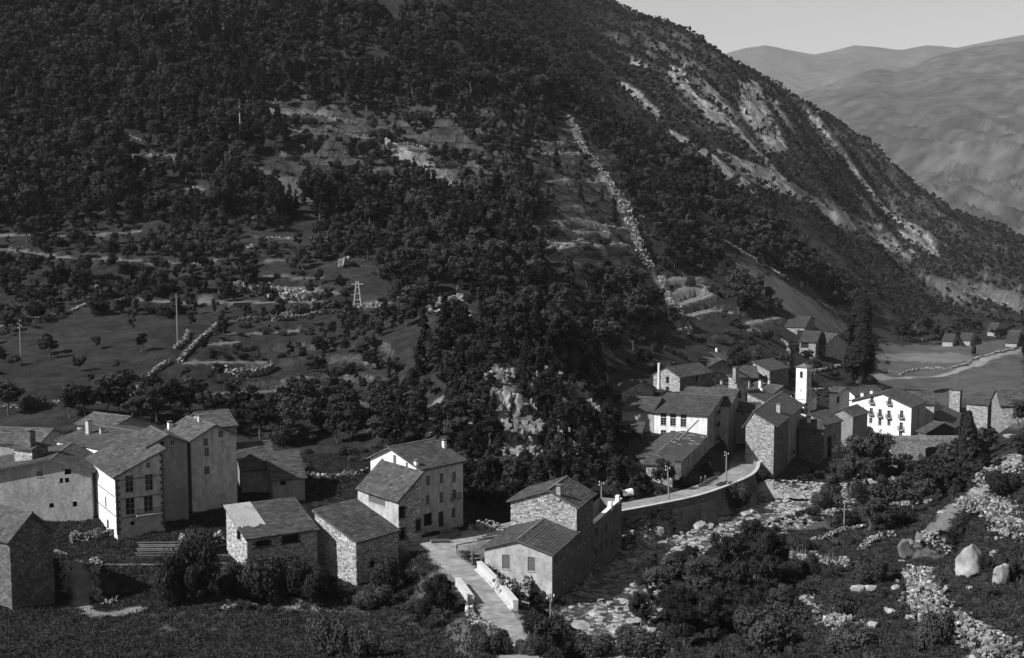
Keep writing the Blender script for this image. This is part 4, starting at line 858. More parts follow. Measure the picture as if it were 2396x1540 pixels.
house('stone_barn', 'stone barn with pale rubble end under the steep lane', (1801, 868, 352), 45, 1762, 1846, 895, 'SR', 2.0, mats=(M_STONE, M_SHADE_DSTONE), stone=('L',))
house('lean_to_shed', 'dark lean to roof between the gabled house and stone barn', (1773, 884, 346), 5, 1727, None, 900, 'SL', 2.4, L=5, mats=(M_SHADE_DSTONE, M_SHADE_DSTONE), cat='shed', group=None)
house('slate_house', 'low slate roof under the tall stone stack', (1708, 921, 291), 50, 1652, 1737, 945, 'GL', 1.5, .5, mats=(M_STONE, M_SHADE_DSTONE), chim=[(9, 1070, 775, .6, .8, M_CREAM_SHADE)])
house('stone_turret', 'square stone house end beside the tall rubble stack', (1724, 890, 284), 55, 1705, 1751, 940, 'SR', .7, mats=(M_STONE, M_SHADE_DSTONE), stone=('L', 'R'), chim=[(9, 1265, 740, 1.0, 2.6, M_STONE)])
house('slate_house', 'house with pale chimney stack and gable turned to the church', (1812, 920, 300), 50, 1750, 1850, 950, 'GR', 1.4, .5, mats=(M_CREAM_SHADE, M_PLASTER), chim=[(9, 1615, 860, .7, 1.7, M_WHITE), (9, 1455, 760, .7, 1.5, M_CREAM_SHADE), (9, 2110, 880, .6, 1.2, M_CREAM_SHADE)])
house('stone_house', 'small stone house with ragged front above the street', (1793, 941, 282), 42, 1748, 1826, 968, 'SR', 1.6, mats=(M_STONE, M_SHADE_DSTONE), stone=('L',), chim=[(9, 1635, 905, .6, .6, M_WHITE)])
house('lean_to_shed', 'low street shed with short dark flue', (1781, 964, 275), 8, 1722, None, 990, 'SL', 1.2, L=4.5, mats=(M_PLASTER, M_PLASTER), chim=[(9, 1360, 1230, .6, 1.1, M_SHADE_DSTONE)], cat='shed', group=None)
# ---- barns on the slope
house('field_barn', 'upper stone barn with plank door on the meadow slope', (1883, 766, 425), 20, 1837, 1906, 792, 'GR', 2.2, .5, mats=(M_STONE, M_SHADE_DSTONE), stone=('L',), left=[(14, 1083, 1110, 2.4, 2.3, 'd')])
house('field_barn', 'lower stone barn with dark loft door beside the lane', (1909, 801, 405), 20, 1871, 1930, 828, 'GR', 2.0, .5, mats=(M_STONE, M_SHADE_DSTONE), stone=('L',), left=[(14, 1105, 1175, 2.4, 2.0, 'd')])
house('field_barn', 'long stone barn between the two loft barns and the poplar', (1932, 806, 414), 52, 1900, 1980, 840, 'GR', 3.0, .55, mats=(M_STONE, M_STONE), stone=('R',))
FARH = [((2229, 799, 560), 2205, 'whitewashed field hut behind the valley meadow'), ((2270, 797, 566), 2245, 'pale field hut with low roof near the valley road'), ((2379, 803, 560), 2353, 'stone hut by the road at the valley end'), ((2160, 772, 520), 2138, 'small hut half hidden by trees beyond the poplar'), ((2330, 776, 640), 2310, 'tiny far hut among the valley trees')]
for (K, xl, lb) in FARH:
    K = (K[0], K[1], float(hit(K[0], K[1] + 12, 400)[1]))
    house('field_hut', lb, K, 25, xl, K[0] + 12, K[1] + 12, 'GR', 1.8, .5, mats=(M_CREAM_SHADE, M_PLASTER), group='huts in the valley fields', cat='hut')
house('field_hut', 'lone stone hut with flat slate roof on the wooded terraces', (1252, 487, 462), 15, 1228, None, 497, 'SL', .8, L=4, mats=(M_STONE, M_SHADE_DSTONE), cat='hut', group=None)

# ---- details that belong to single houses
e, W, L, he, tops = hA
h = 0.0; k = 0
while h < tops[1](L) - .7:
    w = .55 if k % 2 else .32
    if h < he - .5:
        qb = MB(); qb.box(-.03 - w * .55, -.035, h + .02, .035, -.003, h + .48); qb.box(.003, -.003, h + .02, .035, w, h + .48); qb.build('quoin', M_TRIM, e)
    qb = MB(); qb.box(.003, L - w, h + .02, .035, L, h + .48); qb.build('quoin', M_TRIM, e); h += .5; k += 1
sb = MB()
for hb in (he * .30, he * .63): sb.box(-W, -.03, hb, -.62, -.004, hb + .14)
for hb in (he * .27, he * .60, he * .93): sb.box(.004, .6, hb, .03, L - .6, hb + .14)
sb.build('floor_bands', M_TRIM, e)
bs = MB(); bs.box(.004, 2.6, he * .285, .8, L - .5, he * .285 + .15); bo = bs.build('balcony', M_CREAM_SHADE, e)
rl = MB(); z = he * .285 + .15
for zz in (z + .1, z + .95): rl.bar((.77, 2.6, zz), (.77, L - .5, zz), .045)
for k in range(32): y = 2.62 + (L - 3.14) * k / 31; rl.bar((.77, y, z), (.77, y, z + .95), .028)
rl.build('railing', M_IRON, bo)
ft = MB()
for o in [c for c in e.children if c.name.startswith('window')]: pass
# plank patch on the barn roof
e, W, L, he, tops = hB
k = 2.1 / W
for i in range(16):
    pl = MB(); y0 = -.25 + i * .23; a1 = W + .45; a0 = W * .30 + random.uniform(-.25, .35); zf = lambda a: he + k * a + .23
    pl.hexa([(-a0, y0, zf(a0)), (-a0, y0 + .2, zf(a0)), (-a1, y0 + .2, zf(a1)), (-a1, y0, zf(a1)), (-a0, y0, zf(a0) + .06), (-a0, y0 + .2, zf(a0) + .06), (-a1, y0 + .2, zf(a1) + .06), (-a1, y0, zf(a1) + .06)])
    pl.build('plank', M_LWOOD, e)
# flue pipe on the rubble house
e = [h for h in HOUSES if 'flue pipe on' in h[0]['label']][0][0]; W_, L_, he_ = e['dims']
fp = MB(); a = W_ * .77; fp.tube([(-a, -.28, -.6), (-a, -.28, he_ + 2.9)], [.3, .3], 10); fp.tube([(-a, -.28, he_ + 2.9), (-a, -.28, he_ + 3.0)], [.42, .42], 10); fp.build('flue_pipe', M_WHITE, e)
# mast on the turret
e = [h for h in HOUSES if 'thin mast' in h[0]['label']][0][0]; W_, L_, he_ = e['dims']
fp = MB(); fp.tube([(-W_ * .6, L_ * .5, he_), (-W_ * .6, L_ * .5, he_ + 4)], [.06, .04], 6); fp.build('mast', M_POLE, e)
# ruined roof timbers and pale rubble on the arcade house
e = [h for h in HOUSES if 'arched doorways' in h[0]['label']][0][0]; W_, L_, he_ = e['dims']
for i in range(26):
    tb = MB(); y = L_ * random.uniform(.45, .97); x0 = -W_ * random.uniform(.05, .5); z = he_ + .6 * min(-x0 / (.6 * W_), 1) + .32
    dx, dy = random.uniform(-1.4, 1.4), random.uniform(-.9, .9); z2 = he_ + .6 * min(max(-(x0 + dx), 0) / (.6 * W_), 1) + .36
    tb.bar((x0, y, z), (x0 + dx, min(y + dy, L_), z2), random.uniform(.1, .22), .06); tb.build('loose_board', M_LWOOD if i % 3 else M_WOOD, e)
tb = MB(); tb.bar((-W_ * .45, L_ * .6, he_ + 1.0), (-W_ * .12, L_ * .8, he_ + 4.2), .22); tb.build('leaning_pole', M_POLE, e)
# white upright posts on the ruin
e = [h for h in HOUSES if 'roofless' in h[0]['label']][0][0]; W_, L_, he_ = e['dims']
for y in (L_ * .62, L_ * .9):
    pb = MB(); pb.box(-.55, y - .35, he_ - .4, .03, y + .35, he_ + .9); pb.build('wall_stub', M_WHITE, e)
cb = MB(); cb.box(-.6, 0, he_ + .01, .05, L_, he_ + .16); cb.box(-W_, -.04, he_ + .01, -.61, .5, he_ + .16); cb.build('wall_capping', M_WHITE, e)

# ------------------------------------------------------------------ church
t = R(37); D = 330; p = P(1888, 862, D); zb = uw(1888, 992)[1] * D; H = p[2] - zb
ch = empty('church', (p[0], p[1], zb), -t); tag(ch, 'small white church with a slim square bell tower', 'church')
W, L = 3.15, 3.3; he = H
def tower_ops(sid):
    c = (W if sid == 'L' else L) / 2
    return [(c - .42, c + .42, H - 2.9, H - 1.0, True, 'o')] + ([(c - .12, c + .12, H - 6.8, H - 5.9, False, 'o')] if sid == 'L' else [(c - .3, c + .3, H - 5.2, H - 4.0, False, 'o'), (c - .38, c + .38, H - 8.0, H - 6.3, True, 'o')])
mb = MB(); oL, oR = tower_ops('L'), tower_ops('R'); flat = lambda a: H
wall_face(mb, (0, 0), (-1, 0), (0, 1), W, flat, oL, -5, 0, depth=.5); wall_face(mb, (0, 0), (0, 1), (-1, 0), L, flat, oR, -5, 1, depth=.5)
wall_face(mb, (0, L), (-1, 0), (0, -1), W, flat, [], -5, 0); wall_face(mb, (-W, 0), (0, 1), (1, 0), L, flat, [], -5, 0)
mb.build('bell_tower', [M_WHITE, M_CREAM_SHADE], ch)  # second face of the white tower carries its shade as a darker colour
for sid, ops in (('L', oL), ('R', oR)):
    for a0, a1, h0, h1, ar, kd in ops:
        o = link('opening', window_meshes(a1 - a0, h1 - h0, 'o')[0], ch); a = (a0 + a1) / 2; o.location = (-a, .3, h0) if sid == 'L' else (-.3, a, h0); o.rotation_euler = (0, 0, 0 if sid == 'L' else R(90))
bl = MB(); bl.tube([(-W / 2, .3, H - 1.5), (-W / 2, .3, H - 1.6), (-W / 2, .3, H - 2.0), (-W / 2, .3, H - 2.25)], [.08, .16, .2, .3], 12); bl.build('bell', M_IRON, ch)
sc = MB(); zc = H - 9.0
sc.box(-W - .06, -.06, zc, .06, -.003, zc + .18); sc.box(.003, -.06, zc, .06, L + .06, zc + .18); sc.box(-W - .12, -.12, H - .02, .12, -.0, H + .14); sc.box(0, -.12, H - .02, .12, L + .12, H + .14); sc.build('string_course', M_CREAM_SHADE, ch)
rf = MB(); ap = (-W / 2, L / 2, H + 1.15); c4 = [(.3, -.3, H + .15), (.3, L + .3, H + .15), (-W - .3, L + .3, H + .15), (-W - .3, -.3, H + .15)]
for i in range(4): rf.quad(c4[i], c4[(i + 1) % 4], ap, ap, 0)
rf.poly(c4[::-1]); ro = rf.build('tower_roof', M_RIDGE, ch)
fi = MB(); fi.tube([(ap[0], ap[1], ap[2] - .1), (ap[0], ap[1], ap[2] + 1.7)], [.05, .03], 6); fi.bar((ap[0] - .35, ap[1], ap[2] + 1.3), (ap[0] + .35, ap[1], ap[2] + 1.3), .06); fi.build('cross', M_IRON, ro)
nb = MB(); nw, nl, nh = 5.2, 14, H - 8.3
tops2 = top_fn('GL', nw, nl, nh - 1.6, 1.9, .42)
def shift(v): return v
wall_face(nb, (-W, 1.0), (-1, 0), (0, 1), nw, tops2[0], [], -5, 0, (.42 * nw,)); wall_face(nb, (-W - nw, 1.0), (0, 1), (1, 0), nl, tops2[3], [], -5, 0); wall_face(nb, (-W, L), (0, 1), (-1, 0), nl - L + 1, lambda b: nh - 1.6, [], -5, 1)
nb.build('nave', [M_WHITE, M_CREAM_SHADE], ch)
rb = MB(); rb.var = []
for s, (ae, ar) in enumerate(((-.5, .42 * nw), (nw + .4, .42 * nw))):
    hr = nh + .5; hh = nh - 1.75
    slope_slab(rb, (-W - ae if s else -W + .4, .8 if s else L + .05, hh), (-W - ae if s else -W + .4, nl + 1, hh), (-W - ar, nl + 1, hr), (-W - ar, .8 if s else L + .05, hr), .2, 12, 4, 77 + s)
rb.build('nave_roof', [M_SLATE, M_WOOD], ch)

# ------------------------------------------------------------------ roads, bridge and retaining walls
def offset_line(pts, d):
    out = []
    for i, p in enumerate(pts):
        a = pts[max(i - 1, 0)]; b_ = pts[min(i + 1, len(pts) - 1)]; dx, dy = b_[0] - a[0], b_[1] - a[1]; Ln = math.hypot(dx, dy); out.append(np.array((p[0] + dy / Ln * d, p[1] - dx / Ln * d, p[2])))
    return out
def strip_wall(name, pts, th, up, down, mat, label, cat, group=None, cop=None):
    """masonry wall following a line: top at line + up, foot at line - down"""
    mb = MB(); o1 = offset_line(pts, -th / 2); o2 = offset_line(pts, th / 2)
    for i in range(len(pts) - 1):
        c = [o1[i], o2[i], o2[i + 1], o1[i + 1]]
        mb.hexa([(p[0], p[1], p[2] - down) for p in c] + [(p[0], p[1], p[2] + up + random.uniform(-.015, .015)) for p in c])
    e = empty(name, pts[0]); w = mb.build('masonry', mat, None)
    w.parent = e; w.matrix_parent_inverse = Matrix.Translation(e.location).inverted()
    if cop:
        cb = MB(); o1 = offset_line(pts, -th / 2 - .06); o2 = offset_line(pts, th / 2 + .06)
        for i in range(len(pts) - 1):
            c = [o1[i] * .985 + o1[i + 1] * .015, o2[i] * .985 + o2[i + 1] * .015, o2[i + 1], o1[i + 1]]
            cb.hexa([(p[0], p[1], p[2] + up + .02) for p in c] + [(p[0], p[1], p[2] + up + .02 + cop) for p in c])
        c = cb.build('coping', M_PARAPET, None); c.parent = e; c.matrix_parent_inverse = w.matrix_parent_inverse; c['kind'] = 'stuff'
    w['kind'] = 'stuff'
    return tag(e, label, cat, group, 'thing')
rd = dense(ROAD, 2.0)
def road_sheet(name, pts, hw, label, mat=M_DIRT, lift=.05):
    o = ribbon(name, pts, hw, mat, label, lift, 6)
    me = o.data; co = np.empty(len(me.vertices) * 3, np.float32); me.vertices.foreach_get('co', co); co = co.reshape(-1, 3); co[:, 2] += .05 * fbm(co[:, 0] / 2, co[:, 1] / 2, 4, 3); me.vertices.foreach_set('co', co.ravel()); me.update(); return o
road_sheet('road', rd, 2.7, 'pale packed earth road curving along the river into the village')
ln_ = dense(LANE, 1.0); road_sheet('lane', ln_, 1.75, 'earth lane coming down over the small bridge')
riv_side = [p for p in offset_line(rd, 3.1)]
strip_wall('retaining_wall', riv_side[14:-3], .6, .55, 7, M_SHADE_DSTONE, 'long stone retaining wall carrying the road above the river', 'wall', None, .12)
def lane_part(a, b_): return [p for p in ln_ if b_ <= proj(*p)[1] <= a]
seg = lane_part(1435, 1335)
strip_wall('bridge_parapet', offset_line(seg, 2.15), .5, .95, 3.0, M_PARAPET, 'long pale parapet on the cottage side of the lane bridge', 'parapet', None, .14)
kerb = offset_line(seg, 1.72); strip_wall('kerb', kerb, .3, .18, .6, M_PARAPET, 'low pale kerb along the bridge lane', 'kerb')
strip_wall('bridge_parapet', offset_line(lane_part(1420, 1365), -2.0), .5, .85, 4, M_PARAPET, 'short parapet half hidden by the lane tree', 'parapet', None, .14)
# arched bridge by the barn
a_, b_ = P(2130, 1032, 303), P(2246, 1030, 303); bw_ = 3.2; mb = MB()
dirv = (b_ - a_); Lb = np.linalg.norm(dirv[:2]); ang = math.atan2(dirv[1], dirv[0]); be = empty('arched_bridge', tuple(a_), ang); tag(be, 'old stone bridge with one dark round arch', 'bridge')
c0, rad, sp_ = Lb * .45, 3.9, -1.5 - 3.9
N = 20; top = .0
arc = [(c0 + rad * math.cos(math.pi * (1 - k / N)), sp_ + rad * math.sin(math.pi * (1 - k / N))) for k in range(N + 1)]
for y in (0, bw_):
    for k in range(N): mb.quad((arc[k][0], y, arc[k][1]), (arc[k + 1][0], y, arc[k + 1][1]), (arc[k + 1][0], y, top), (arc[k][0], y, top))
    mb.quad((-4, y, -12), (c0 - rad, y, -12), (c0 - rad, y, top), (-4, y, top)); mb.quad((c0 + rad, y, -12), (Lb + 4, y, -12), (Lb + 4, y, top), (c0 + rad, y, top))
for k in range(N): mb.quad((arc[k][0], 0, arc[k][1]), (arc[k][0], bw_, arc[k][1]), (arc[k + 1][0], bw_, arc[k + 1][1]), (arc[k + 1][0], 0, arc[k + 1][1]))
for x in (c0 - rad, c0 + rad): mb.quad((x, 0, -12), (x, bw_, -12), (x, bw_, sp_), (x, 0, sp_))
mb.quad((-4, 0, top), (Lb + 4, 0, top), (Lb + 4, bw_, top), (-4, bw_, top)); mb.build('bridge_body', M_STONE, be)
for k in range(N):
    vb = MB(); a2 = [(c0 + (rad + .45) * math.cos(math.pi * (1 - t_ / N)), sp_ + (rad + .45) * math.sin(math.pi * (1 - t_ / N))) for t_ in (k, k + 1)]
    vb.hexa([(arc[k][0], -.06, arc[k][1]), (arc[k + 1][0], -.06, arc[k + 1][1]), (a2[1][0], -.06, a2[1][1]), (a2[0][0], -.06, a2[0][1]), (arc[k][0], -.003, arc[k][1]), (arc[k + 1][0], -.003, arc[k + 1][1]), (a2[1][0], -.003, a2[1][1]), (a2[0][0], -.003, a2[0][1])]); vb.build('voussoir', M_STONE, be)
for y in (-.05, bw_ - .35):
    pb = MB(); pb.box(-4, y, .003, Lb + 4, y + .4, .8); pb.build('parapet', M_STONE, be)

# ------------------------------------------------------------------ dry stone walls
_t = (1 + 5 ** .5) / 2
ICO_V = np.array([(-1, _t, 0), (1, _t, 0), (-1, -_t, 0), (1, -_t, 0), (0, -1, _t), (0, 1, _t), (0, -1, -_t), (0, 1, -_t), (_t, 0, -1), (_t, 0, 1), (-_t, 0, -1), (-_t, 0, 1)]) / 1.7
ICO_F = [(0, 11, 5), (0, 5, 1), (0, 1, 7), (0, 7, 10), (0, 10, 11), (1, 5, 9), (5, 11, 4), (11, 10, 2), (10, 7, 6), (7, 1, 8), (3, 9, 4), (3, 4, 2), (3, 2, 6), (3, 6, 8), (3, 8, 9), (4, 9, 5), (2, 4, 11), (6, 2, 10), (8, 6, 7), (9, 8, 1)]
HEX_V = np.array([(-1, -1, -1), (1, -1, -1), (1, 1, -1), (-1, 1, -1), (-1, -1, 1), (1, -1, 1), (1, 1, 1), (-1, 1, 1)], float)
HEX_F = [(3, 2, 1, 0), (4, 5, 6, 7), (0, 1, 5, 4), (1, 2, 6, 5), (2, 3, 7, 6), (3, 0, 4, 7)]
def stone_block(mb, c, sx, sy, sz, rz):
    """angular broken stone"""
    k = float(np.clip(rng.lognormal(-.15, .35), .45, 1.4)); v = HEX_V * rng.uniform(.5, 1.12, (8, 3)) * np.array((sx, sy, sz)) * k; tl = rng.normal(0, .22); v[:, 2] += v[:, 0] * tl; cs, sn = math.cos(rz), math.sin(rz); i = len(mb.v)
    mb.v += [(c[0] + a * cs - b2 * sn, c[1] + a * sn + b2 * cs, c[2] + z) for a, b2, z in v]
    mb.f += [tuple(i + t_ for t_ in f) for f in HEX_F]; mb.mi += [0] * 6; mb.var += [min(1.9, max(.25, random.gauss(.9, .42)))] * 6
def drywall(label, pix, h=1.1, size=.5, thick=.6, dmin=72, mess=.15, name='dry_stone_wall', world=None, mat=M_DRY, gap=0.0):
    size *= .72; pts = world or [hit(a, b_, dmin) for a, b_ in pix]; pts = smooth_line(pts, 5); mb = MB(); mb.var = []
    ds = dense(pts, size * .8)
    for i in range(len(ds) - 1):
        p = ds[i]; d = ds[i + 1] - p; rz = math.atan2(d[1], d[0]); zg = float(ground(p[0], p[1])); nx, ny = -math.sin(rz), math.cos(rz)
        if random.random() < gap: continue
        rows = max(1, int(h * random.uniform(.7, 1.15) / (size * .55)))
        for r_ in range(rows):
            for s in ((-1.6, -.6, .6, 1.6) if thick > 1.1 else (-1, 1)):
                o = s * thick * .28 + random.gauss(0, mess * .4)
                stone_block(mb, (p[0] + nx * o + random.gauss(0, mess), p[1] + ny * o + random.gauss(0, mess), zg + (r_ + .1) * size * .5), size * random.uniform(.35, .7), size * random.uniform(.3, .55), size * .33, rz + random.gauss(0, .25))
    e = empty(name, tuple(pts[0])); w = mb.build('stones', mat); w.parent = e; w.matrix_parent_inverse = Matrix.Translation(e.location).inverted(); w['kind'] = 'stuff'
    return tag(e, label, 'wall', 'dry stone walls', 'thing')
Z6 = lambda L_: [q(6, *p) for p in L_]; Z12 = lambda L_: [q(12, *p) for p in L_]; Z13 = lambda L_: [q(13, *p) for p in L_]; Z14 = lambda L_: [q(14, *p) for p in L_]
drywall('dry stone wall climbing diagonally across the meadow terraces', [(418, 850), (450, 815), (490, 780), (530, 762), (600, 748), (680, 738), (745, 720)], 1.2, .55, dmin=200)
drywall('broken dry stone wall dropping towards the plastered houses', [(308, 933), (330, 905), (362, 872), (400, 848)], 1.2, .6, dmin=200)
drywall('short dry stone spur standing in the meadow', [(410, 818), (432, 800), (442, 778)], 1.3, .55, dmin=200)
drywall('dry stone wall behind the slate roofs at the hill foot', [(0, 958), (120, 947), (250, 941)], .9, .5, dmin=195)
drywall('dry stone track edge winding below the upper terraces', [(5, 765), (60, 750), (150, 735), (200, 715), (232, 690), (225, 665)], .8, .55, dmin=220)
drywall('collapsed heap of pale terrace stones on the long field strip', [(525, 694), (560, 682), (610, 684), (660, 696), (740, 704)], 3.0, .8, 2.2, dmin=250, mess=.5)
drywall('dry stone wall under the long field strip', [(640, 752), (720, 742), (790, 732), (840, 722), (900, 718)], 1.3, .6, dmin=230)
drywall('dry stone terrace wall above the kitchen garden', [(500, 862), (560, 880), (610, 878), (640, 860)], 2.0, .6, dmin=190)
drywall('low garden wall along the vegetable plot', Z12([]) or [(712, 1112), (760, 1118), (820, 1112), (866, 1104)], .9, .5, dmin=185)
# scree line beside the climbing track and the walled terraces there
drywall('ragged stone wall climbing beside the steep track, upper part', [(1328, 275), (1350, 315), (1372, 360), (1405, 405), (1440, 455)], 1.8, .9, 1.2, dmin=330, mess=.7)
drywall('ragged stone wall climbing beside the steep track, middle part', [(1440, 455), (1465, 500), (1480, 545), (1500, 600), (1525, 635)], 2.4, 1.0, 1.6, dmin=330, mess=.8)
drywall('ragged stone wall climbing beside the steep track, lowest part', [(1545, 655), (1560, 700), (1590, 740), (1605, 765), (1588, 785)], 1.8, .8, 1.2, dmin=300, mess=.5)
for k, pl in enumerate(([(1365, 235), (1570, 235), (1700, 270), (1830, 290)], [(1500, 302), (1640, 300), (1690, 310)], [(1350, 405), (1500, 385)], [(1340, 365), (1620, 365)], [(1630, 385), (1740, 370), (1800, 380)], [(1250, 275), (1430, 270)], [(1420, 490), (1500, 492)])):
    drywall('pale terrace wall top, number %s down in the walled steps beside the track' % ['one', 'two', 'three', 'four', 'five', 'six', 'seven'][k], Z13(pl), .6, .6, .5, dmin=330, gap=.35)
for k, pl in enumerate(([(270, 795), (350, 780), (470, 775)], [(290, 880), (400, 840), (505, 830)], [(350, 935), (450, 910), (540, 870)], [(420, 1000), (560, 970), (660, 985)], [(770, 1045), (930, 1010)], [(750, 1090), (820, 1085), (850, 1120), (900, 1150)])):
    drywall('crescent terrace wall, number %s down, under the wooded slope behind the village' % ['one', 'two', 'three', 'four', 'five', 'six'][k], Z14(pl), .5, .5, .5, dmin=300, gap=.35)
drywall('stone wall bordering the steep meadow strip', Z14([(570, 545), (720, 620), (850, 690), (950, 760), (1010, 800)]), 1.3, .8, dmin=330, mess=.4)
drywall('broken wall at the foot of the steep meadow strip', Z14([(1180, 920), (1245, 960), (1370, 1010)]), 1.3, .7, dmin=330, mess=.3)
drywall('garden wall below the stone barns', Z14([(970, 1150), (1000, 1180), (1010, 1260), (1000, 1310)]), 1.1, .6, dmin=310)
drywall('field wall behind the church tower', [(1855, 912), (1900, 913), (1960, 912)], .9, .6, dmin=330)
drywall('field wall along the valley road', [(2055, 868), (2150, 866), (2230, 862), (2280, 842), (2330, 826), (2390, 816)], 1.0, .7, dmin=350)
drywall('second field wall nearer the poplar', [(1900, 870), (1960, 858), (2000, 848)], .9, .6, dmin=350)
drywall('stone wall at the far end of the valley meadow', [(2190, 668), (2290, 690), (2390, 715)], 1.2, 1.0, dmin=500)
HILLW = []
for k, (pl, lb) in enumerate([([(430, 540), (520, 560), (600, 590)], 'under the topmost hillside'), ([(520, 635), (620, 640), (720, 650)], 'west of the birch foot'), ([(530, 690), (700, 690)], 'below the birch'), ([(1000, 435), (1120, 450)], 'uppermost in the high terraces'), ([(1130, 475), (1300, 475), (1400, 495)], 'second in the high terraces'),
     ([(1200, 545), (1330, 550)], 'third in the high terraces'), ([(1430, 555), (1560, 568)], 'above the high scree'), ([(1640, 590), (1720, 600), (1780, 620)], 'crossing the high scree'), ([(680, 770), (750, 765), (830, 778)], 'in the upper clearing'), ([(1850, 695), (2000, 690)], 'in the upper wood clearing'), ([(2190, 600), (2390, 600)], 'high beside the steep track'),
     ([(2200, 640), (2390, 632)], 'one step lower beside the steep track'), ([(2000, 770), (2100, 780), (2200, 775)], 'over the lone terrace hut'), ([(970, 920), (1010, 905), (1050, 900)], 'under the small white stone'), ([(1080, 985), (1220, 985)], 'above the rock rib ledge'), ([(1600, 520), (1720, 525)], 'at the top of the scree'), ([(60, 730), (120, 715)], 'on the fogged edge slope'), ([(380, 890), (520, 893)], 'on the edge of the upper meadow')]):
    pts_ = [q(16, *p) for p in pl]; HILLW.append(pts_); drywall('thin pale terrace wall ' + lb, pts_, .9, .7, .7, dmin=260, mess=.2, gap=.3)
# river-side slope in front
drywall('pale rubble wall under the vine stakes', Z6([(520, 700), (640, 720), (760, 740), (900, 765), (980, 775)]), 1.3, .5, dmin=90)
drywall('wide pale rubble wall crossing the bouldery slope', Z6([(450, 990), (600, 1060), (720, 1150), (880, 1230), (1000, 1300), (1110, 1330)]), 1.3, .5, 1.5, dmin=80, mess=.4, gap=.25)
drywall('long bright rubble bank running to the picture corner', Z6([(1570, 850), (1600, 980), (1640, 1100), (1800, 1230), (1930, 1330), (2120, 1440), (2300, 1520)]), 1.5, .55, 2.4, dmin=75, mess=.55, gap=.3)
drywall('dark dry stone wall edging the small meadow', Z6([(690, 560), (830, 520), (920, 480), (1110, 455)]), .9, .45, dmin=90)
drywall('dark dry stone wall below the riverside bushes', Z6([(1110, 340), (1200, 300), (1400, 265), (1640, 245)]), 1.0, .5, dmin=110)
drywall('short bright wall stub above the lichened boulder', Z6([(1090, 630), (1140, 590), (1220, 545), (1360, 515)]), 1.1, .5, .9, dmin=90)
drywall('rubble slope edge under the pointed boulder', Z6([(1620, 545), (1700, 590), (1790, 660)]), 1.3, .6, 1.4, dmin=80, mess=.4)
drywall('high bright rubble bank below the picture edge house', Z6([(1930, 330), (1990, 290), (2080, 260), (2180, 330), (2280, 450), (2360, 560)]), 1.8, .6, 2.8, dmin=90, mess=.75, gap=.35)
drywall('pale stone bank beside the footpath', Z6([(2060, 100), (2120, 60), (2240, 30), (2350, 20)]), 2.2, .7, 1.8, dmin=110, mess=.4)
drywall('small tumbled wall near the bottom bushes', Z6([(310, 1150), (400, 1230), (500, 1310), (560, 1380)]), .8, .45, dmin=80)
drywall('bank wall holding the cottage terrace', q(3, 0, 0) and [q(3, 560, 1370), q(3, 680, 1420), q(3, 800, 1400), q(3, 900, 1330)], 2.2, .5, .8, dmin=100)
drywall('mossy wall at the lane bend', [q(8, 1310, 640), q(8, 1340, 700), q(8, 1420, 740), q(8, 1480, 780)], 1.0, .45, dmin=90)
drywall('pale wall following the lane below the parapet', [q(8, 1690, 600), q(8, 1780, 660), q(8, 1850, 720), q(8, 1900, 790)], 1.0, .45, dmin=90)
drywall('rubble edge of the zigzag path', [q(7, 780, 440), q(7, 790, 560), q(7, 790, 680), q(7, 830, 780), q(7, 960, 790)], 1.0, .5, .9, dmin=100)
drywall('rubble wall stub beside the shadowed gable house', [q(7, 470, 420), q(7, 530, 460), q(7, 540, 600), q(7, 545, 700)], 1.4, .5, .8, dmin=100)
drywall('low stones edging the grass below the plank barn', [q(7, 1850, 830), q(7, 2050, 815), q(7, 2180, 800), q(7, 2300, 785)], .6, .45, dmin=100)
drywall('yard wall in front of the quoined house', [q(7, 590, 290), q(7, 700, 270), q(7, 840, 250), q(7, 950, 235)], 1.9, .5, .8, dmin=140)
drywall('garden wall beside the plank barn', [q(7, 1490, 320), q(7, 1600, 300), q(7, 1860, 290)], 2.0, .5, .8, dmin=145)
# yard retaining wall over the stream gully
yl = dense(smooth_line([Pz(232, 1322, -45.6), Pz(380, 1322, -45.7), Pz(540, 1318, -45.8)]), 2.0)
strip_wall('retaining_wall', yl, .5, .1, 6, M_SHADE_DSTONE, 'dark retaining wall under the log yard terrace', 'wall')

# ------------------------------------------------------------------ rocks
def rock_mesh(seed, sub=3, k=.35, fl=.75):
    bm = bmesh.new(); bmesh.ops.create_icosphere(bm, subdivisions=sub, radius=1)
    co = np.array([v.co[:] for v in bm.verts]); n_ = fbm(co[:, 0] * 1.1 + seed * 7, co[:, 1] * 1.1, co[:, 2] * 1.1 + seed, 4); n2 = np.abs(fbm(co[:, 0] * .7 + seed * 3, co[:, 1] * .7 + 5, co[:, 2] * .7, 2))
    for v, a, b2 in zip(bm.verts, n_, n2):
        v.co *= 1 + k * a - .35 * b2; v.co.z *= fl
    # cut a few flat faces
    rs = np.random.default_rng(seed)
    for _ in range(13):
        nn = Vector(rs.normal(size=3)).normalized(); d = rs.uniform(.48, .78)
        for v in bm.verts:
            s = v.co.dot(nn) - d
            if s > 0: v.co -= nn * s * .97
    me = bpy.data.meshes.new('rock'); bm.to_mesh(me); bm.free(); return me
ROCKS = []
for s in range(7):
    m = rock_mesh(s + 1, 3 if s < 4 else 2); m.materials.append(M_ROCK); ROCKS.append(m)
DROCK = rock_mesh(38, 4, .28, .9); DROCK.materials.append(M_DROCK)
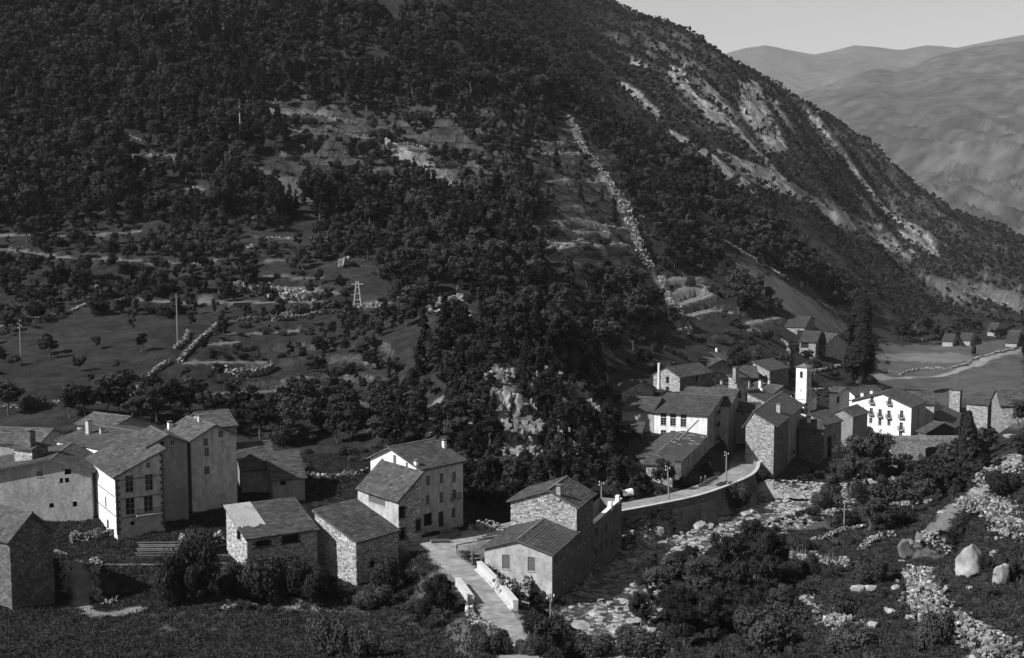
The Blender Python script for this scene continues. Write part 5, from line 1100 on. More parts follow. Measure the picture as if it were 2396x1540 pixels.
def boulder(label, px, py, sx, sy=None, sz=None, group=None, name='boulder', mesh=None, dmin=72, rz=None, sink=.3, tilt=0.0):
    p = hit(px, py, dmin); s = (sx, sy or sx * .9, sz or sx * .8); o = link(name, mesh or random.choice(ROCKS[:4]))
    o.location = (p[0], p[1], p[2] + s[2] * (1 - sink) * .6); o.scale = s; o.rotation_euler = (tilt, tilt * .5, random.uniform(0, 6.28) if rz is None else rz)
    return tag(o, label, 'boulder', group)
def crag_mesh(seed):
    rs = np.random.default_rng(seed); vs = []; fs = []; off = 0
    base = [rock_mesh(seed * 5 + k, 2, .4, 1.0) for k in range(3)]
    arr = []
    for m in base:
        c = np.empty(len(m.vertices) * 3, np.float32); m.vertices.foreach_get('co', c); arr.append((c.reshape(-1, 3), np.array([p.vertices[:] for p in m.polygons])))
    for k in range(26):
        v, f = arr[rs.integers(3)]; s_ = rs.uniform(.16, .5); sc_ = np.array((s_, s_ * rs.uniform(.5, 1), s_ * rs.uniform(.6, 1.3))); a_ = rs.uniform(0, 6.28); cs, sn = math.cos(a_), math.sin(a_)
        w = v * sc_; w = np.stack([w[:, 0] * cs - w[:, 1] * sn, w[:, 0] * sn + w[:, 1] * cs, w[:, 2]], 1); r_ = rs.uniform(0, 1) ** .6; t_ = rs.uniform(0, 6.28)
        vs.append(w + np.array((math.cos(t_) * r_, math.sin(t_) * r_ * .8, rs.uniform(-.6, .75) * (1 - r_ * .6)))); fs.append(f + off); off += len(v)
    return np_mesh('rock_outcrop', np.concatenate(vs), np.concatenate(fs), M_CRAG)
M_CRAG = material('weathered_crag', .2, .55, .8, .95, .9, 1.6, coords='World')
CRAGS = [crag_mesh(s_) for s_ in range(4)]
PEAK = rock_mesh(12, 4, .22, 1.0); PEAK.materials.append(M_ROCK)
for v in PEAK.vertices:
    k = 1 - .62 * max(0, (v.co.z + .6) / 1.6); v.co.x = v.co.x * k + .12 * v.co.z; v.co.y *= k
PEAK.polygons.foreach_set('use_smooth', [True] * len(PEAK.polygons))
boulder('huge pale pointed boulder on the slope', *q(6, 1955, 830), 3.3, 2.6, 2.9, rz=.4, mesh=PEAK)
boulder('dark lichened boulder taller than the bushes', *q(6, 1435, 690), 1.7, 1.5, 2.5, mesh=DROCK, rz=1)
boulder('second dark boulder leaning behind the lichened one', *q(6, 1560, 590), 1.4, 1.1, 1.6, mesh=DROCK)
boulder('tall pale rock spire at the picture edge', *q(6, 2210, 900), 1.2, 1.0, 2.2, mesh=ROCKS[2])
for k, (x, y, s, lb) in enumerate([(695, 865, 1.5, 'flat pale boulder under the rubble wall'), (1075, 965, 1.7, 'rounded boulder at the foot of the round bush'), (1180, 950, 1.4, 'upright boulder beside the round bush'), (1375, 950, 1.3, 'pale boulder alone in the grass'), (1300, 845, 1.4, 'split pale boulder above the grass hollow'),
    (1420, 730, .8, 'small bright boulder under the lichened rock'), (1475, 760, .7, 'smaller bright stone below the lichened rock'), (1180, 1250, 1.3, 'tall boulder by the wide rubble wall end'), (1400, 1050, .7, 'small boulder on the grass path'), (515, 1310, .9, 'pale boulder among the bottom bushes'),
    (1310, 1130, 1.0, 'narrow boulder beside the path hollow'), (860, 860, 1.2, 'cracked boulder set in the rubble wall'), (1470, 1180, .7, 'stone near the dark bottom bush'), (2160, 680, 1.3, 'low boulder behind the pointed boulder'), (1960, 945, .8, 'half buried boulder under the pointed boulder'), (1730, 330, .8, 'boulder at the footpath bend'), (1660, 375, 1.0, 'flat boulder beside the footpath')]):
    s *= .72; boulder(lb, *q(6, x, y), s * random.uniform(.9, 1.2), s * .8, s * random.uniform(.6, 1.1), sink=.7)
boulder('large pale boulder on the far river bank below the road', *q(3, 2345, 850), 2.3, 1.9, 1.6, mesh=ROCKS[0], dmin=120)
boulder('flat topped boulder stack under the retaining wall', *q(3, 1950, 870), 1.6, 1.3, 1.1, dmin=120)
boulder('white boulder beside the riverside poplar tree', *q(10, 745, 1230), 2.0, 1.6, 2.6, dmin=180)
boulder('pale rock behind the bridge bushes', *q(10, 750, 1050), 2.0, 1.6, 1.8, dmin=180)
boulder('angular boulder on the slope under the bridge', *q(10, 1370, 1180), 2.2, 1.8, 2.4, dmin=150)
boulder('bright white stone at the picture edge bank', *q(10, 2160, 710), 2.0, 1.2, 1.0, dmin=150)
for k, (x, y, s) in enumerate([(1065, 1180, 2.0), (1170, 1190, 1.6), (670, 1370, 1.2)]): pass
boulder('pale cliff block low on the wooded spur', 993, 1000, 1.5, 1.2, 2.6, mesh=CRAGS[1], dmin=190); boulder('small white block above the cliff block', 1018, 972, .8, .7, .8, dmin=190)
for k, (x, y, sx, sz, lb) in enumerate([(1030, 705, 3.0, 2.8, 'broad pale outcrop crowning the wooded spur'), (1010, 725, 2.2, 2.4, 'jagged outcrop beside the summit rocks'), (1075, 700, 2.6, 2.0, 'flat pale outcrop on the spur summit'), (1090, 735, 3.2, 2.0, 'lower ledge of the spur summit rocks'), (965, 735, 1.6, 1.3, 'small outcrop near the pylon field end'),
    (1165, 885, 2.0, 3.2, 'upper cliff patch on the wooded spur'), (1185, 945, 2.4, 4.0, 'middle cliff patch on the wooded spur'), (1225, 1010, 2.8, 4.2, 'lower cliff patch on the wooded spur'), (1250, 1060, 2.0, 2.6, 'cliff foot above the log yard'), (1340, 910, 2.2, 2.4, 'cliff patch on the shoulder facing the inn'), (1380, 960, 2.0, 3.0, 'lower shoulder cliff facing the inn'),
    (1330, 1040, 2.0, 2.6, 'pale cliff rib above the road'), (810, 610, 2.2, 3.0, 'pale rock rib behind the pylon'), (765, 570, 2.0, 1.6, 'rock ledge above the pylon rib'), (905, 330, 2.6, 2.2, 'scree block high on the wooded slope'), (960, 375, 3.0, 1.8, 'scree patch below the high block'), (490, 470, 1.6, 1.0, 'small white stone in the upper clearing'),
    (585, 575, 1.6, 1.2, 'pale stone among terrace bushes'), (1795, 605, 3.2, 3.0, 'pale sloping slab beside the meadow strip'), (1735, 575, 2.0, 1.2, 'stone at the top of the meadow strip'), (1500, 505, 1.4, 1.2, 'pale stone on the track side')]):
    boulder(lb, x, y + sz * 3, sx, sx * .8, sz, name='rock_outcrop', dmin=190, mesh=CRAGS[k % 4], sink=.9)['category'] = 'rock'
CL = [(1120 + (k % 5) * 62 + random.uniform(-18, 18), 890 + (k // 5) * 62 + random.uniform(-18, 18)) for k in range(20)]
for k, (x, y) in enumerate(CL):
    rw, cn = ['top', 'upper', 'lower', 'bottom'][k // 5], ['first', 'second', 'third', 'fourth', 'last'][k % 5]
    boulder('weathered cliff face on the wooded spur, %s of the %s rock row' % (cn, rw), x, y, random.uniform(1.3, 2.6), random.uniform(1.0, 1.8), random.uniform(1.6, 3.2), name='rock_outcrop', dmin=188, mesh=CRAGS[k % 4], sink=1.0)['category'] = 'rock'
# river boulders, one by one, and small stones as one mass
BR = []
dr = dense(RIVER, 1.0); tries = 0
while len(BR) < 270 and tries < 9000:
    tries += 1; p = dr[rng.integers(len(dr))]; off = rng.normal(0, 1) * 4.4; a = rng.uniform(0, 6.28); x, y = p[0] + math.cos(a) * abs(off), p[1] + math.sin(a) * abs(off)
    if y > 300 or y < 112 or (y < 168 and rng.uniform() < .65): continue
    s = float(np.clip(rng.lognormal(-.5, .5), .3, 1.7))
    if any((x - b2[0]) ** 2 + (y - b2[1]) ** 2 < (s + b2[2]) ** 2 * .7 for b2 in BR): continue
    if seg_near(ROAD, np.array([x]), np.array([y]))[0][0] < 4.5: continue
    BR.append((x, y, s))
for x, y, s in BR:
    dq, zq, _q = seg_near(RIVER, np.array([x]), np.array([y])); z = max(float(ground(x, y)), float(zq[0]) - .35 if dq[0] < RIV_W + 1 else -999); px_, py_ = proj(x, y, z)
    ra = [(1340, 1400, 'the cottage corner'), (1420, 1460, 'the braced pole'), (1440, 1350, 'the roofless mill'), (1480, 1300, 'the first road wall bend'), (1570, 1255, 'the road wall pole'), (1650, 1235, 'the log pile wall'), (1740, 1205, 'the gravel heap'), (1840, 1180, 'the tall narrow house'), (1940, 1155, 'the loggia house'), (2060, 1130, 'the big hotel trees'), (1500, 1530, 'the bottom river shore')]
    k_ = min(range(len(ra)), key=lambda t_: math.hypot(px_ - ra[t_][0], py_ - ra[t_][1])); dx_, dy_ = px_ - ra[k_][0], py_ - ra[k_][1]
    lb = ('small' if s < .5 else 'large' if s > .95 else 'middling') + ' river boulder ' + ('up the bank' if dy_ < -12 else 'low in the bed' if dy_ > 12 else 'midway') + (' right of ' if dx_ > 12 else ' left of ' if dx_ < -12 else ' straight below ') + ra[k_][2]
    o = link('river_boulder', random.choice(ROCKS)); o.location = (x, y, z + s * .15); o.scale = (s, s * random.uniform(.7, 1), s * random.uniform(.5, .8)); o.rotation_euler = (0, 0, random.uniform(0, 6.28)); tag(o, lb, 'boulder', 'river boulders')
# gravel heap at the foot of the tall narrow house
hp = hit(1800, 1148, 200); gm = []; fm_ = []
NN = 40
for j in range(NN):
    for i in range(NN):
        x = (i / (NN - 1) * 2 - 1); y = (j / (NN - 1) * 2 - 1); r_ = math.hypot(x, y); gm.append((x * 6.5, y * 4.5, 2.8 * max(0, 1 - r_) ** .9 - .5))
gm = np.array(gm); gm[:, 2] += .22 * fbm(gm[:, 0] / .8, gm[:, 1] / .8, 3, 3)
fm_ = np.array([(j * NN + i, j * NN + i + 1, (j + 1) * NN + i + 1, (j + 1) * NN + i) for j in range(NN - 1) for i in range(NN - 1)])
o = link('gravel_heap', np_mesh('gravel_heap', gm, fm_, material('loose_gravel', .30, .4, 4, .95, .9, 8), True)); o.location = tuple(hp); tag(o, 'heap of pale gravel tipped below the tall narrow house', 'gravel heap')

# ------------------------------------------------------------------ timber, poles, cart
def tubes(name, items, mat, parent=None):
    mb = MB()
    for pts, rad in items: mb.tube(pts, rad, 8)
    return mb.build(name, mat, parent, False)
def pole(label, px, py, hpx, brace=False, arm=True, dmin=72, name='utility_pole', lean=0.0, group='utility poles'):
    p = hit(px, py, dmin); D = p[1]; h = hpx * D / FPX; e = empty(name, tuple(p)); tag(e, label, 'pole', group)
    w = max(.11, D * .00072)
    tubes('post', [([(0, 0, -1), (lean * h * .5, 0, h * .5), (lean * h, 0, h)], [w, w * .9, w * .75])], M_POLE, e)
    if arm:
        for k, z in enumerate((.97, .92, .87)):
            mb = MB(); sx = 1 if k % 2 else -1; mb.tube([(lean * h * z, -.05, h * z), (lean * h * z + sx * .35, -.05, h * z), (lean * h * z + sx * .35, -.05, h * z + .25)], [.05, .05, .05], 6); br = mb.build('bracket', M_IRON, e)
            m2 = MB(); m2.tube([(lean * h * z + sx * .35, -.05, h * z + .12), (lean * h * z + sx * .35, -.05, h * z + .38)], [.07, .05], 8); m2.build('insulator', M_CERAM, br)
    e['kind'] = 'thing'
    if brace: tubes('brace', [([(2.0 * (1 if brace > 0 else -1), -.3, -1), (lean * h * .7, 0, h * .7)], [w * .8, w * .6])], M_POLE, e)
    return e
pole('braced pole beside the lane below the cottage', 1288, 1500, 118, 1, dmin=100); pole('utility pole at the road edge beyond the ruin', 1407, 1196, 70, dmin=150); pole('utility pole on the road wall by the arcaded house', 1566, 1176, 88, dmin=150, lean=-.06); pole('utility pole where the road enters the village', 1699, 1128, 72, dmin=180)
pole('thin pole beside the low whitewashed shed', 1421, 932, 58, dmin=230, arm=False); pole('tall pole in the middle of the hillside meadow', 416, 806, 118, dmin=220, arm=False); pole('tall pole near the picture edge meadow', 50, 852, 96, dmin=220); pole('pole standing in the riverside meadow', 1975, 1238, 66, dmin=110, arm=False)
pole('pole among the bushes near the white boulder', 2113, 1143, 52, dmin=160, arm=False); pole('pole in front of the bridge arch', 2203, 1100, 48, dmin=180, arm=False); pole('thin post at the corner of the tall narrow house', 1810, 1160, 40, dmin=200, arm=False); pole('pole beside the roadside log pile', 983, 1262, 32, dmin=140, arm=False)
# lattice pylon: two leaning legs with rungs
p = hit(837, 716, 250); hh = 58 * p[1] / FPX; e = empty('pylon', tuple(p)); tag(e, 'two legged timber pylon on the terrace edge', 'pylon')
for s in (-1, 1): tubes('leg', [([(s * 1.0, 0, -1), (s * .25, 0, hh)], [.2, .15])], M_LWOOD, e)
for z in (.25, .5, .75, .95):
    x = 1.0 - .75 * z; tubes('rung', [([(-x, 0, hh * z), (x, 0, hh * z)], [.1, .1])], M_LWOOD, e)
tubes('crossarm', [([(-1.5, 0, hh * .88), (1.5, 0, hh * .88)], [.12, .12])], M_LWOOD, e)
# roadside logs
def log(label, px, py, L_, r_, rz, z=0, dmin=120, group=None):
    p = hit(px, py, dmin); e = empty('log', (p[0], p[1], p[2] + r_ + z), rz); tag(e, label, 'log', group)
    mb = MB(); mb.tube([(-L_ / 2, 0, 0), (0, 0, .02), (L_ / 2, 0, 0)], [r_, r_ * .97, r_ * .92], 12, cap=False); mb.build('bark', M_BARK, e)
    for s in (-1, 1): m2 = MB(); m2.tube([(s * L_ / 2 * .998, 0, 0), (s * L_ / 2, 0, 0)], [r_ * .9, r_ * .9], 12); m2.build('cut_end', M_LWOOD, e)
for k in range(9):
    log('long pale pole log in the yard stack below the quoined house', 372 + random.uniform(-5, 5), 1303 - k * 3.2, 5.6 + random.uniform(-.8, .5), .13, random.uniform(-.04, .1), (k % 3) * .16, 140, 'yard stack logs')
for k in range(4): log('pole log beside the plank barn corner', 512, 1302 - k * 5, 3.0, .13, random.uniform(0, .08), 0, 140, 'logs by the plank barn')
for k, (x, y) in enumerate(((1043, 1262), (1052, 1250), (1030, 1272), (1060, 1257))): log('thick sawn log lying in the log yard', x, y, 2.6, .34, random.uniform(-.2, .5), 0, 140, 'thick logs in the yard')
for k in range(8): log('dark log stacked at the roadside below the inn', 1655 + k * 4 - 14, 1140 - k * 2.5, 4.2, .17, .9 + random.uniform(-.12, .12), (k % 2) * .25, 190, 'roadside logs')
for k, (x, y, rz) in enumerate(((1140, 1262, .6), (1150, 1255, .7), (1160, 1250, .65))): log('squared beam lying behind the cottage roof', x, y, 3.6, .16, rz, 0, 140, 'beams behind the cottage')
# firewood pile
p = hit(1137, 1240, 150); e = empty('firewood_pile', tuple(p)); tag(e, 'heap of pale split firewood on the road edge', 'firewood')
for k in range(150):
    mb = MB(); a = random.uniform(-1, 1); x = a * 2.6; z = random.uniform(0, 1) * 1.25 * (1 - a * a); y = random.gauss(0, .6); d = Vector((random.gauss(0, 1), random.gauss(0, 1), random.gauss(0, .5))).normalized() * random.uniform(.22, .4)
    mb.bar((x - d.x, y - d.y, z - d.z + .12), (x + d.x, y + d.y, z + d.z + .12), random.uniform(.1, .18)); mb.build('split_log', M_LWOOD if k % 4 else M_WOOD, e)
# covered cart
p = hit(1468, 1172, 150); e = empty('covered_cart', tuple(p), R(25)); e.scale = (.78, .78, .78); tag(e, 'two wheeled cart with a rounded white canvas cover', 'cart')
cb = MB(); cb.box(-1.5, -.75, .85, 1.5, .75, 1.0)
for y in (-.75, .7): cb.box(-1.5, y, 1.0, 1.5, y + .05, 1.45)
cb.build('cart_bed', M_DWOOD, e)
cv = MB(); N = 14
for i in range(8):
    x0, x1 = -1.35 + 2.5 * i / 8, -1.35 + 2.5 * (i + 1) / 8
    for k in range(N):
        t0, t1 = math.pi * k / N, math.pi * (k + 1) / N; f = lambda t_, x: (x, -.8 * math.cos(t_), 1.35 + (1.25 + .1 * math.sin(x * 2)) * math.sin(t_)); cv.quad(f(t0, x0), f(t1, x0), f(t1, x1), f(t0, x1))
cv.poly([(-1.35, -.8 * math.cos(math.pi * k / N), 1.35 + 1.2 * math.sin(math.pi * k / N)) for k in range(N + 1)])
cv.build('canvas_cover', M_CLOTH, e)
for y in (-.95, .95):
    wb = MB(); R_ = .85
    for k in range(20):
        a0, a1 = 2 * math.pi * k / 20, 2 * math.pi * (k + 1) / 20; wb.bar((R_ * math.cos(a0), y, .85 + R_ * math.sin(a0)), (R_ * math.cos(a1), y, .85 + R_ * math.sin(a1)), .09)
    w = wb.build('wheel', M_DWOOD, e)
    for k in range(10): sb = MB(); a0 = 2 * math.pi * k / 10; sb.bar((0, y, .85), (R_ * math.cos(a0), y, .85 + R_ * math.sin(a0)), .05); sb.build('spoke', M_DWOOD, w)
tubes('shaft', [([(1.5, -.5, .95), (3.4, -.4, .6)], [.05, .04]), ], M_DWOOD, e); tubes('shaft', [([(1.5, .5, .95), (3.4, .4, .6)], [.05, .04])], M_DWOOD, e)
# vine stakes above the rubble wall
for k in range(34):
    x, y = q(6, 525 + k * 12.5, 690 + k * 1.9 + random.uniform(-22, 10)); p = hit(x, y, 90); e = tag(tubes('vine_stake', [([(p[0], p[1], p[2] - .2), (p[0] + random.gauss(0, .06), p[1], p[2] + random.uniform(.9, 1.5))], [.045, .035])], M_POLE), 'thin stake in the vine row above the rubble wall', 'stake', 'vine stakes')
# two people standing in the shade before the arcade
def person(label, px, py, face):
    p = hit(px, py, 180); me = bpy.data.meshes.new('person')
    J = [((0, 0, .98), .15), ((0, 0, 1.18), .14), ((0, 0, 1.4), .15), ((0, 0, 1.5), .065), ((0, -.02, 1.62), .10), ((0, -.02, 1.72), .085), ((-.1, 0, .9), .09), ((-.11, -.03, .5), .065), ((-.12, .02, .08), .045), ((-.12, -.12, .04), .045), ((.1, 0, .9), .09), ((.11, .02, .5), .065), ((.12, .05, .08), .045), ((.12, -.08, .04), .045),
         ((-.2, 0, 1.4), .06), ((-.25, .03, 1.12), .045), ((-.22, -.1, .88), .035), ((-.21, -.13, .8), .03), ((.2, 0, 1.4), .06), ((.25, .03, 1.12), .045), ((.22, -.1, .88), .035), ((.21, -.13, .8), .03)]
    E = [(0, 1), (1, 2), (2, 3), (3, 4), (4, 5), (0, 6), (6, 7), (7, 8), (8, 9), (0, 10), (10, 11), (11, 12), (12, 13), (2, 14), (14, 15), (15, 16), (16, 17), (2, 18), (18, 19), (19, 20), (20, 21)]
    me.from_pydata([j[0] for j in J], E, []); o = link('person', me); sk = o.modifiers.new('skin', 'SKIN'); o.modifiers.new('smooth', 'SUBSURF').levels = 1
    lay = me.skin_vertices[0] if me.skin_vertices else None
    for k, j in enumerate(J): me.skin_vertices[0].data[k].radius = (j[1], j[1])
    me.skin_vertices[0].data[0].use_root = True; me.materials.append(M_PERSON); o.location = tuple(p); o.rotation_euler = (0, 0, face); tag(o, label, 'person')
def skin_top(nt, c, src):
    sx_ = nt.nodes.new('ShaderNodeSeparateXYZ'); nt.links.new(src, sx_.inputs[0]); m_ = nt.nodes.new('ShaderNodeMath'); m_.operation = 'GREATER_THAN'; m_.inputs[1].default_value = 1.5; nt.links.new(sx_.outputs[2], m_.inputs[0]); return mixf(nt, c, .4, m_.outputs[0])
M_PERSON = material('dark_clothes', .05, .3, 6, .9, 0, extra=skin_top)
try:
    person('person in dark clothes standing before the arches', 1640, 1137, .4); person('person in dark clothes a step behind the first one', 1650, 1134, -.5)
except Exception as ex: print('PERSON', ex)
# rail fence behind the cottage
p0 = hit(1105, 1318, 120); e = empty('rail_fence', tuple(p0)); tag(e, 'rough rail fence beside the cottage eave', 'fence')
for k in range(4): tubes('fence_post', [([(k * 1.2, .4 * k, -.5), (k * 1.2, .4 * k, 1.5)], [.09, .08])], M_POLE, e)
for z in (.6, 1.2): tubes('rail', [([(-.3, -.1, z), (3.9, 1.3, z)], [.06, .05])], M_LWOOD, e)

# ------------------------------------------------------------------ trees
def leaf_quads(c, size, rs, up=.35, elong=1.5, out=None):
    n_ = len(c); nrm = rs.normal(size=(n_, 3)); nrm[:, 2] = np.abs(nrm[:, 2]) + up
    if out is not None: nrm = out + .42 * rs.normal(size=(n_, 3)); nrm[:, 2] += .15
    nrm /= np.linalg.norm(nrm, axis=1)[:, None]
    t1 = np.cross(nrm, rs.normal(size=(n_, 3))); t1 /= np.linalg.norm(t1, axis=1)[:, None] + 1e-9; t2 = np.cross(nrm, t1)
    s = size * rs.uniform(.6, 1.3, (n_, 1)); a = t1 * s * elong * .5; b2 = t2 * s * .5
    v = np.stack([c - a, c - b2 * .9 + a * .1, c + a, c + b2 * .9 + a * .1], 1).reshape(-1, 3); f = np.arange(n_ * 4).reshape(-1, 4); return v, f
def broad_crown(seed, nl, size, cz=5.4, rx=2.9, rz=3.7, lobes=12):
    rs = np.random.default_rng(seed); L_ = []
    for k in range(lobes):
        d = rs.normal(size=3); d /= np.linalg.norm(d); d[2] = d[2] * .9 + .1; r_ = rs.uniform(.45, .8); L_.append((np.array((d[0] * rx * r_, d[1] * rx * r_, cz + d[2] * rz * r_)), rs.uniform(.8, 1.5)))
    pts = []; outs = []
    for c, r_ in L_:
        m = int(nl / lobes); d = rs.normal(size=(m, 3)); d /= np.linalg.norm(d, axis=1)[:, None]
        cl = rs.normal(size=(14, 3)); cl /= np.linalg.norm(cl, axis=1)[:, None]; kk = rs.integers(14, size=m)
        w_ = cl[kk] * .72 + d * rs.uniform(.1, .5, (m, 1)); pts.append(c + w_ * r_ * np.array((1, 1, .85))); outs.append(w_ * .8 + d * .5)
    return leaf_quads(np.concatenate(pts), size, rs, out=np.concatenate(outs))
def conifer_crown(seed, nl, size, h=10.0, rb=2.0):
    rs = np.random.default_rng(seed); nb = 70; bz = np.sort(rs.uniform(.1, 1, nb)); ba = rs.uniform(0, 6.28, nb); bl = (1 - bz) ** .7 * rs.uniform(.45, 1.25, nb) * rb + .15
    k = rs.choice(nb, nl, p=bl / bl.sum()); t_ = rs.uniform(.1, 1, nl) ** .7; rr = bl[k] * t_; sp = .28 * rs.normal(size=nl) * (1.2 - .6 * t_)
    c = np.stack([np.cos(ba[k]) * rr - np.sin(ba[k]) * sp, np.sin(ba[k]) * rr + np.cos(ba[k]) * sp, bz[k] * (h - .6) + .3 - rr * .22 + rs.normal(0, .12, nl)], 1); return leaf_quads(c, size, rs, .5, 1.6)
def poplar_crown(seed, nl, size, h=10.0, rb=1.25):
    rs = np.random.default_rng(seed); t_ = rs.uniform(.06, 1, nl); cl = rs.integers(46, size=nl); ca = rs.uniform(0, 6.28, 46); cz_ = rs.uniform(.05, .85, 46); cr = rs.uniform(.45, 1, 46)
    t_ = cz_[cl] + rs.uniform(0, .2, nl); prof = np.clip(np.minimum(t_ * 7, 1.15) * (1.04 - t_) ** .33, .05, 2) * rb
    ang = ca[cl] + rs.normal(0, .35, nl); rr = prof * cr[cl] * rs.uniform(.75, 1.05, nl); o_ = np.stack([np.cos(ang), np.sin(ang), 0 * ang + .25], 1)
    return leaf_quads(np.stack([np.cos(ang) * rr, np.sin(ang) * rr, np.minimum(t_, 1.0) * h], 1), size, rs, .1, 1.6, out=o_)
def bush_crown(seed, nl, size):
    rs = np.random.default_rng(seed); pts = []; outs = []
    for k in range(9):
        a = rs.uniform(0, 6.28); r_ = rs.uniform(0, .75); c = np.array((math.cos(a) * r_, math.sin(a) * r_, rs.uniform(.3, .75))); m = nl // 9; d = rs.normal(size=(m, 3)); d /= np.linalg.norm(d, axis=1)[:, None]; pts.append(c + d * rs.uniform(.2, .45) * rs.uniform(.6, 1.15, (m, 1)) * np.array((1, 1, 1.15))); outs.append(d)
    p = np.concatenate(pts); p[:, 2] = np.abs(p[:, 2]); return leaf_quads(p, size, rs, out=np.concatenate(outs))
def trunk_mesh(seed, h, r0, mat, limbs=5, reach=1.7):
    rs = np.random.default_rng(seed); mb = MB(); pts = [(rs.normal(0, .08) * k, rs.normal(0, .08) * k, -1 + (h + 1) * k / 5) for k in range(6)]; mb.tube(pts, [r0 * (1.15 - .17 * k) for k in range(6)], 7)
    for k in range(limbs):
        z = h * rs.uniform(.4, .9); a = rs.uniform(0, 6.28); i = min(5, int((z + 1) / (h + 1) * 5)); b0 = Vector(pts[i]); b0.z = z; mb.tube([b0, b0 + Vector((math.cos(a) * reach * .5, math.sin(a) * reach * .5, .7)), b0 + Vector((math.cos(a) * reach, math.sin(a) * reach, 1.7))], [r0 * .5, r0 * .33, r0 * .15], 5)
    return mb.mesh('trunk', mat)
def cmesh(name, vf, mat): return np_mesh(name, vf[0], vf[1], mat)
BROAD = [(cmesh('crown', broad_crown(s, 3300, .34, rx=2.6 + .3 * (s % 3), rz=3.3 + .5 * (s % 2)), M_LEAF), trunk_mesh(s, 5.2, .22, M_BARK)) for s in range(6)]
BROADX = [(cmesh('crown', broad_crown(s + 50, 12000, .2, lobes=16), M_LEAF), trunk_mesh(s, 5.2, .22, M_BARK)) for s in range(3)]
CONI = [(cmesh('crown', conifer_crown(s, 2600, .42, 10, 2.0 + .3 * (s % 3)), M_NEEDLE), trunk_mesh(s + 20, 9, .18, M_BARK, 0)) for s in range(4)]
POPL = (cmesh('crown', poplar_crown(3, 16000, .22, 10, 1.3), M_POPLAR), trunk_mesh(9, 4, .3, M_BARK, 0))
BUSH = [cmesh('bush', bush_crown(s, 1500, .12), M_BUSH) for s in range(4)]
BUSHX = [cmesh('foliage', bush_crown(s + 9, 5200, .075), M_BUSH) for s in range(3)]
far_src = [cmesh('far_tree', broad_crown(s + 80, 420, .85, lobes=8), M_LEAF) for s in range(4)] + [cmesh('far_tree', conifer_crown(s + 7, 380, .85), M_NEEDLE) for s in range(3)]
mid_src = [cmesh('mid_tree', broad_crown(s + 180, 1300, .52, lobes=10), M_LEAF) for s in range(4)] + [cmesh('mid_tree', conifer_crown(s + 17, 1100, .6), M_NEEDLE) for s in range(3)]
def tree(name, label, p, h, proto, group=None, cat='tree', wide=1.0, rz=None):
    e = empty(name, tuple(p), random.uniform(0, 6.28) if rz is None else rz); s = h / 10; e.scale = (s * wide, s * wide, s); tag(e, label, cat, group)
    link('crown', proto[0], e); link('trunk', proto[1], e); return e
# ---- scattered woodland
OPEN = [([(0, 530), (300, 545), (560, 590), (830, 640), (905, 712), (800, 745), (600, 800), (440, 850), (330, 930), (0, 965)], .8), ([(180, 742), (560, 735), (500, 775), (420, 850), (330, 925), (0, 950), (0, 800)], .05), ([(540, 745), (800, 738), (760, 800), (600, 850), (470, 850)], .25), ([(440, 840), (640, 830), (900, 870), (880, 930), (640, 940), (500, 930)], .3),
        ([(1250, 330), (1410, 330), (1470, 460), (1270, 470)], .22), ([(1265, 470), (1490, 470), (1570, 650), (1560, 690), (1300, 672), (1270, 630)], .05), ([(1520, 635), (1690, 622), (1725, 760), (1640, 805), (1590, 800), (1530, 720)], .04), ([(1930, 730), (2085, 730), (2085, 930), (1930, 930)], .0),
        ([(1660, 575), (1810, 630), (1910, 690), (2000, 765), (1960, 800), (1850, 740), (1720, 650)], .02), ([(1415, 905), (1530, 860), (1560, 800), (1700, 745), (1840, 735), (2000, 790), (2060, 812), (2420, 800), (2420, 1100), (1500, 1100), (1480, 1000), (1420, 960)], .03),
        ([(640, 250), (1230, 250), (1240, 450), (900, 470), (760, 400)], .5), ([(560, 380), (720, 410), (770, 470), (640, 480)], .1), ([(600, 1050), (880, 1050), (880, 1130), (600, 1130)], .0), ([(1000, 680), (1120, 680), (1130, 770), (980, 780)], .1),
        ([(1140, 850), (1260, 870), (1280, 1080), (1180, 1090)], .30), ([(2040, 760), (2420, 720), (2420, 800), (2040, 815)], .4), ([(840, 690), (960, 690), (960, 730), (840, 735)], .05), ([(1700, 580), (2000, 560), (2060, 720), (1900, 690)], .85)]
cmax = np.maximum.accumulate(WG, axis=0)
def sample(n_, d0, d1, p0, p1):
    px = rng.uniform(p0, p1, n_); u = (px - 1198) / FPX; D = np.sqrt(rng.uniform(0, 1, n_) * (d1 * d1 - d0 * d0) + d0 * d0); return u * D, D
def grid_thin(x, y, cell):
    k = np.floor(x / cell).astype(np.int64) * 100003 + np.floor(y / cell).astype(np.int64); _, i = np.unique(k, return_index=True); return i
def rc(x, y):
    i = np.clip(np.round((x / y - UG[0]) / (UG[1] - UG[0])).astype(int), 0, len(UG) - 1); j = np.clip(np.round((np.log(y) - math.log(72)) / (math.log(2000) - math.log(72)) * (NR - 1)).astype(int), 0, NR - 1); return j, i
x1, y1 = sample(26000, 186, 600, -160, 2560); i = grid_thin(x1, y1, 3.5); x1, y1 = x1[i], y1[i]
x3, y3 = sample(14000, 188, 275, 1040, 1580); i = grid_thin(x3, y3, 1.9); x3, y3 = x3[i], y3[i]
x2, y2 = sample(75000, 600, 1500, 950, 2560); i = grid_thin(x2, y2, 4.0); x2, y2 = x2[i], y2[i]
xs = np.concatenate([x1, x2, x3]); ys = np.concatenate([y1, y2, y3]); shrubby = np.concatenate([np.zeros(len(x1) + len(x2)), np.ones(len(x3))]); zs = ground(xs, ys); tpx, tpy = proj(xs, ys, zs)
dens = np.full(len(xs), .92); 
for poly, k in OPEN: dens = np.where(inpoly(tpx, tpy, poly), np.minimum(dens, k), dens)
